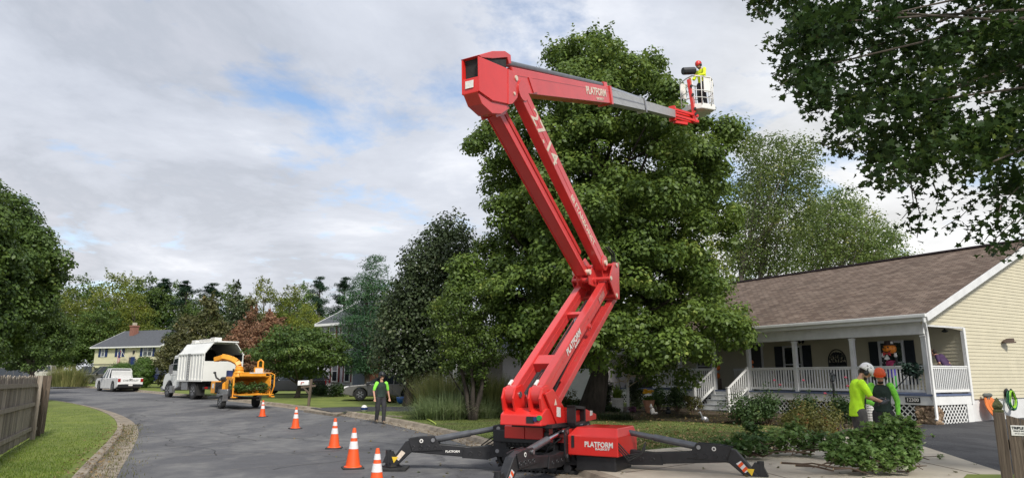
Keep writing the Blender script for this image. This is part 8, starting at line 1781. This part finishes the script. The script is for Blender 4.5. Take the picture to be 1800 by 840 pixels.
bl = [(1640, 757, 6, 0), (1648, 756, 4, 0)]
for px, py, lb in ((1636, 769, 'small leafy sprig lying on the dark drive beside the largest heap'), (1648, 806, 'tiny leafy twig on the edge of the dark drive')):
    c = G(px, py, YH); t_ = thing('leafy_sprig', c, lb, 'sprig'); mb = MB(); mb.tube([c + V((-.4, .05, .03)), c + V((0, 0, .05)), c + V((.15, 0, .04))], [.008, .006, .003], 5); mb.build('twig', M_['twig'], t_); leafmesh('leaves', blob_pts(c + UP * .06 + V((.05, 0, 0)), .09, 12, .2), .07, M_['brushleaf'], t_, 'maple')

# ------------------------------------------------------------ the tree overhead on the right: trunk stands out of frame
tb = V((11.4, 7.6, YH)); ov = thing('overhanging_maple', tb, 'near maple tree whose dark leafy boughs hang into the top right of the view', 'tree')
poly = [(1325, -10), (1345, 40), (1385, 62), (1392, 120), (1420, 190), (1490, 205), (1480, 262), (1530, 262), (1545, 330), (1570, 325), (1600, 300), (1640, 330), (1700, 300), (1760, 330), (1810, 330), (1810, -10)]
P = []; mb = MB(); cl = []
def pip(x, y, pg):
    c = False; j = len(pg) - 1
    for i in range(len(pg)):
        if ((pg[i][1] > y) != (pg[j][1] > y)) and x < (pg[j][0] - pg[i][0]) * (y - pg[i][1]) / (pg[j][1] - pg[i][1]) + pg[i][0]: c = not c
        j = i
    return c
rnd = random.Random(77); tries = 0
while len(cl) < 320 and tries < 9000:
    tries += 1; px, py = rnd.uniform(1320, 1900), rnd.uniform(-160, 335)
    if pip(min(px, 1809), max(py, -9), poly): cl.append((px, py, rnd.uniform(7.2, 11.8)))
for px, py, Y in cl:
    c = at(px, py, Y); P.append(blob_pts(c, rnd.uniform(.22, .46), 88, .2, .7))
# drooping sprays that reach below and left
spr = [[(1340, 30), (1322, 8)], [(1390, 60), (1362, 90), (1345, 60)], [(1400, 130), (1372, 150), (1362, 130)], [(1440, 190), (1412, 200)], [(1490, 200), (1460, 230), (1444, 252)], [(1480, 250), (1462, 262), (1448, 254)], [(1530, 260), (1552, 300), (1540, 334)], [(1600, 310), (1606, 360), (1585, 385)], [(1605, 330), (1618, 380), (1612, 418)], [(1640, 320), (1650, 350), (1645, 372)], [(1760, 320), (1720, 350), (1690, 380), (1655, 402)], [(1790, 330), (1750, 370), (1712, 400), (1690, 425)], [(1810, 350), (1780, 390), (1750, 420), (1735, 445)], [(1815, 370), (1800, 410), (1785, 440)], [(1800, 340), (1740, 345), (1706, 338)], [(1700, 300), (1690, 330), (1672, 350)], [(1820, 400), (1800, 430), (1770, 455)], [(1760, 360), (1748, 400), (1730, 424)], [(1800, 380), (1770, 410), (1742, 440)], [(1570, 280), (1575, 330), (1562, 322)]]
for s_ in spr:
    Y = rnd.uniform(7.5, 9.5); q = [at(x, y, Y) for x, y in s_]; mb.tube(q, [.010] + [.005] * (len(q) - 1), 5)
    for a, b_ in zip(q, q[1:]):
        nl = max(8, int((b_ - a).length * 52)); u = RNG.random(nl)[:, None]; P.append(np.array(a) + u * np.array(b_ - a) + RNG.normal(size=(nl, 3)) * .075)
lt = [(tb, .42), (tb + UP * 2.6 + V((-.2, .1, 0)), .34), (tb + UP * 5 + V((-.4, .2, 0)), .26), (tb + UP * 8 + V((-.5, .3, 0)), .14), (tb + UP * 10.5, .04)]
mb.tube([a for a, r in lt], [r for a, r in lt], 12)
for k in rnd.sample(range(len(cl)), 30):
    px, py, Y = cl[k]; e = at(px, py, Y); f = rnd.uniform(.3, .85); st_ = tb + UP * (3.0 + 5 * f) + V((-.4, .2, 0)); mid = st_.lerp(e, .5) + UP * rnd.uniform(.1, .6); mb.tube([st_, mid, e], [.05, .026, .008], 6)
mb.build('trunk', M_['bark'], ov)
for _ in range(150):
    a = rnd.uniform(0, 6.28); r = rnd.uniform(.5, 4.4); z = rnd.uniform(4.8, 11); c = tb + V((math.cos(a) * r, math.sin(a) * r, z)); q = proj(c)
    if c.y < 1 or q[0] > 1880 or q[1] < -60: P.append(blob_pts(c, rnd.uniform(.5, .8), 90, .3))
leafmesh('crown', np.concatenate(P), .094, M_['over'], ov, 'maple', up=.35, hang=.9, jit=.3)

# ------------------------------------------------------------ grass blades, clover and fallen leaves
LLp = offset_line(Lk, .75) + [(-60, Lk[-1][1]), (-60, -20), (-9.2, -20)]
r_ = scatter(LLp, 60000, 32); o = blades('grass', r_, .055, .010, M_['lawnblade'], None, droop=.5, spread=.6, kind='stuff', segs=2)
FP = kR + ap + [(14, 24), (12, 40), g2(900, 722, YH), g2(760, 724, YH), g2(600, 726, YH)]
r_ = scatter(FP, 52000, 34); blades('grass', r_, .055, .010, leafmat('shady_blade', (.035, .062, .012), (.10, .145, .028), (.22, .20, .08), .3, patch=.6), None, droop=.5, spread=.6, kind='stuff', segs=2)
r_ = scatter([g2(1660, 890, YH), g2(1700, 838, YH), g2(1790, 838, YH), g2(1900, 850, YH), (5, 4.2)], 5000, 8, YH + .03); blades('grass', r_, .06, .006, M_['lawnblade'], None, droop=.5, spread=.6, kind='stuff', segs=2)
fe = leafmat('fallen_leaf', (.12, .07, .03), (.30, .22, .10), (.42, .38, .22), .15, patch=3)
r_ = scatter([p for p in FP], 3400, 33, YH + .045); r_ = r_[(r_[:, 0] > 1.5)]; leafmesh('fallen_leaves', r_, .075, fe, None, 'maple', up=2.5, kind='stuff')
CP = [g2(1083, 797, YH), g2(1254, 783, YH), g2(1480, 768, YH), g2(1600, 770, YH), g2(1780, 838, YH), g2(1500, 1000, YH), g2(1100, 860, YH)]
r_ = scatter(CP, 70, 16, YH + .015); leafmesh('fallen_leaves', r_, .075, leafmat('loose_leaf', (.06, .10, .03), (.22, .17, .06), (.45, .25, .05), .15, patch=3), None, 'maple', up=2.5, kind='stuff')
# litter of soil and dead grass along the left kerb
lk = [p for p in offset_line(Lk, .30) if 8 < p[1] < 24]; q = []
for _ in range(2600):
    i = RNG.integers(0, len(lk)); p = lk[i]; wd = .32 * (1 if p[1] < 15 else .4); q.append([p[0] + RNG.normal() * wd, p[1] + RNG.normal() * .4, h(p[1]) + .06 + abs(RNG.normal()) * .012])
blades('verge_weeds', np.array(q), .075, .012, leafmat('verge_blade', (.06, .09, .02), (.22, .20, .07), (.36, .28, .14), .3), None, droop=.5, spread=.8, kind='stuff', segs=2)
mat_e = M_['mulch']
q = []
for _ in range(900):
    i = RNG.integers(0, len(lk)); p = lk[i]; q.append([p[0] - .25 + RNG.normal() * .22, p[1] + RNG.normal() * .4, h(p[1]) + .135])
leafmesh('fallen_leaves', np.array(q), .05, fe, None, 'kite', up=2.5, kind='stuff')

q = scatter([g2(880, 806, 0), g2(640, 745, 0), g2(420, 712, 0), g2(300, 700, 0), g2(300, 730, 0), g2(600, 830, 0), g2(900, 900, 0)], 50, 45, .010); leafmesh('fallen_leaves', q, .07, bpy.data.materials['loose_leaf'], None, 'kite', up=2.5, kind='stuff')
kk = [p for p in offset_line(Rk2, .2) if p[1] > 13]; q = []
for _ in range(700): p = kk[RNG.integers(0, len(kk))]; q.append([p[0] + RNG.normal() * .25, p[1] + RNG.normal() * .6, h(p[1]) + .022])
leafmesh('fallen_leaves', np.array(q), .055, fe, None, 'kite', up=2.5, kind='stuff')
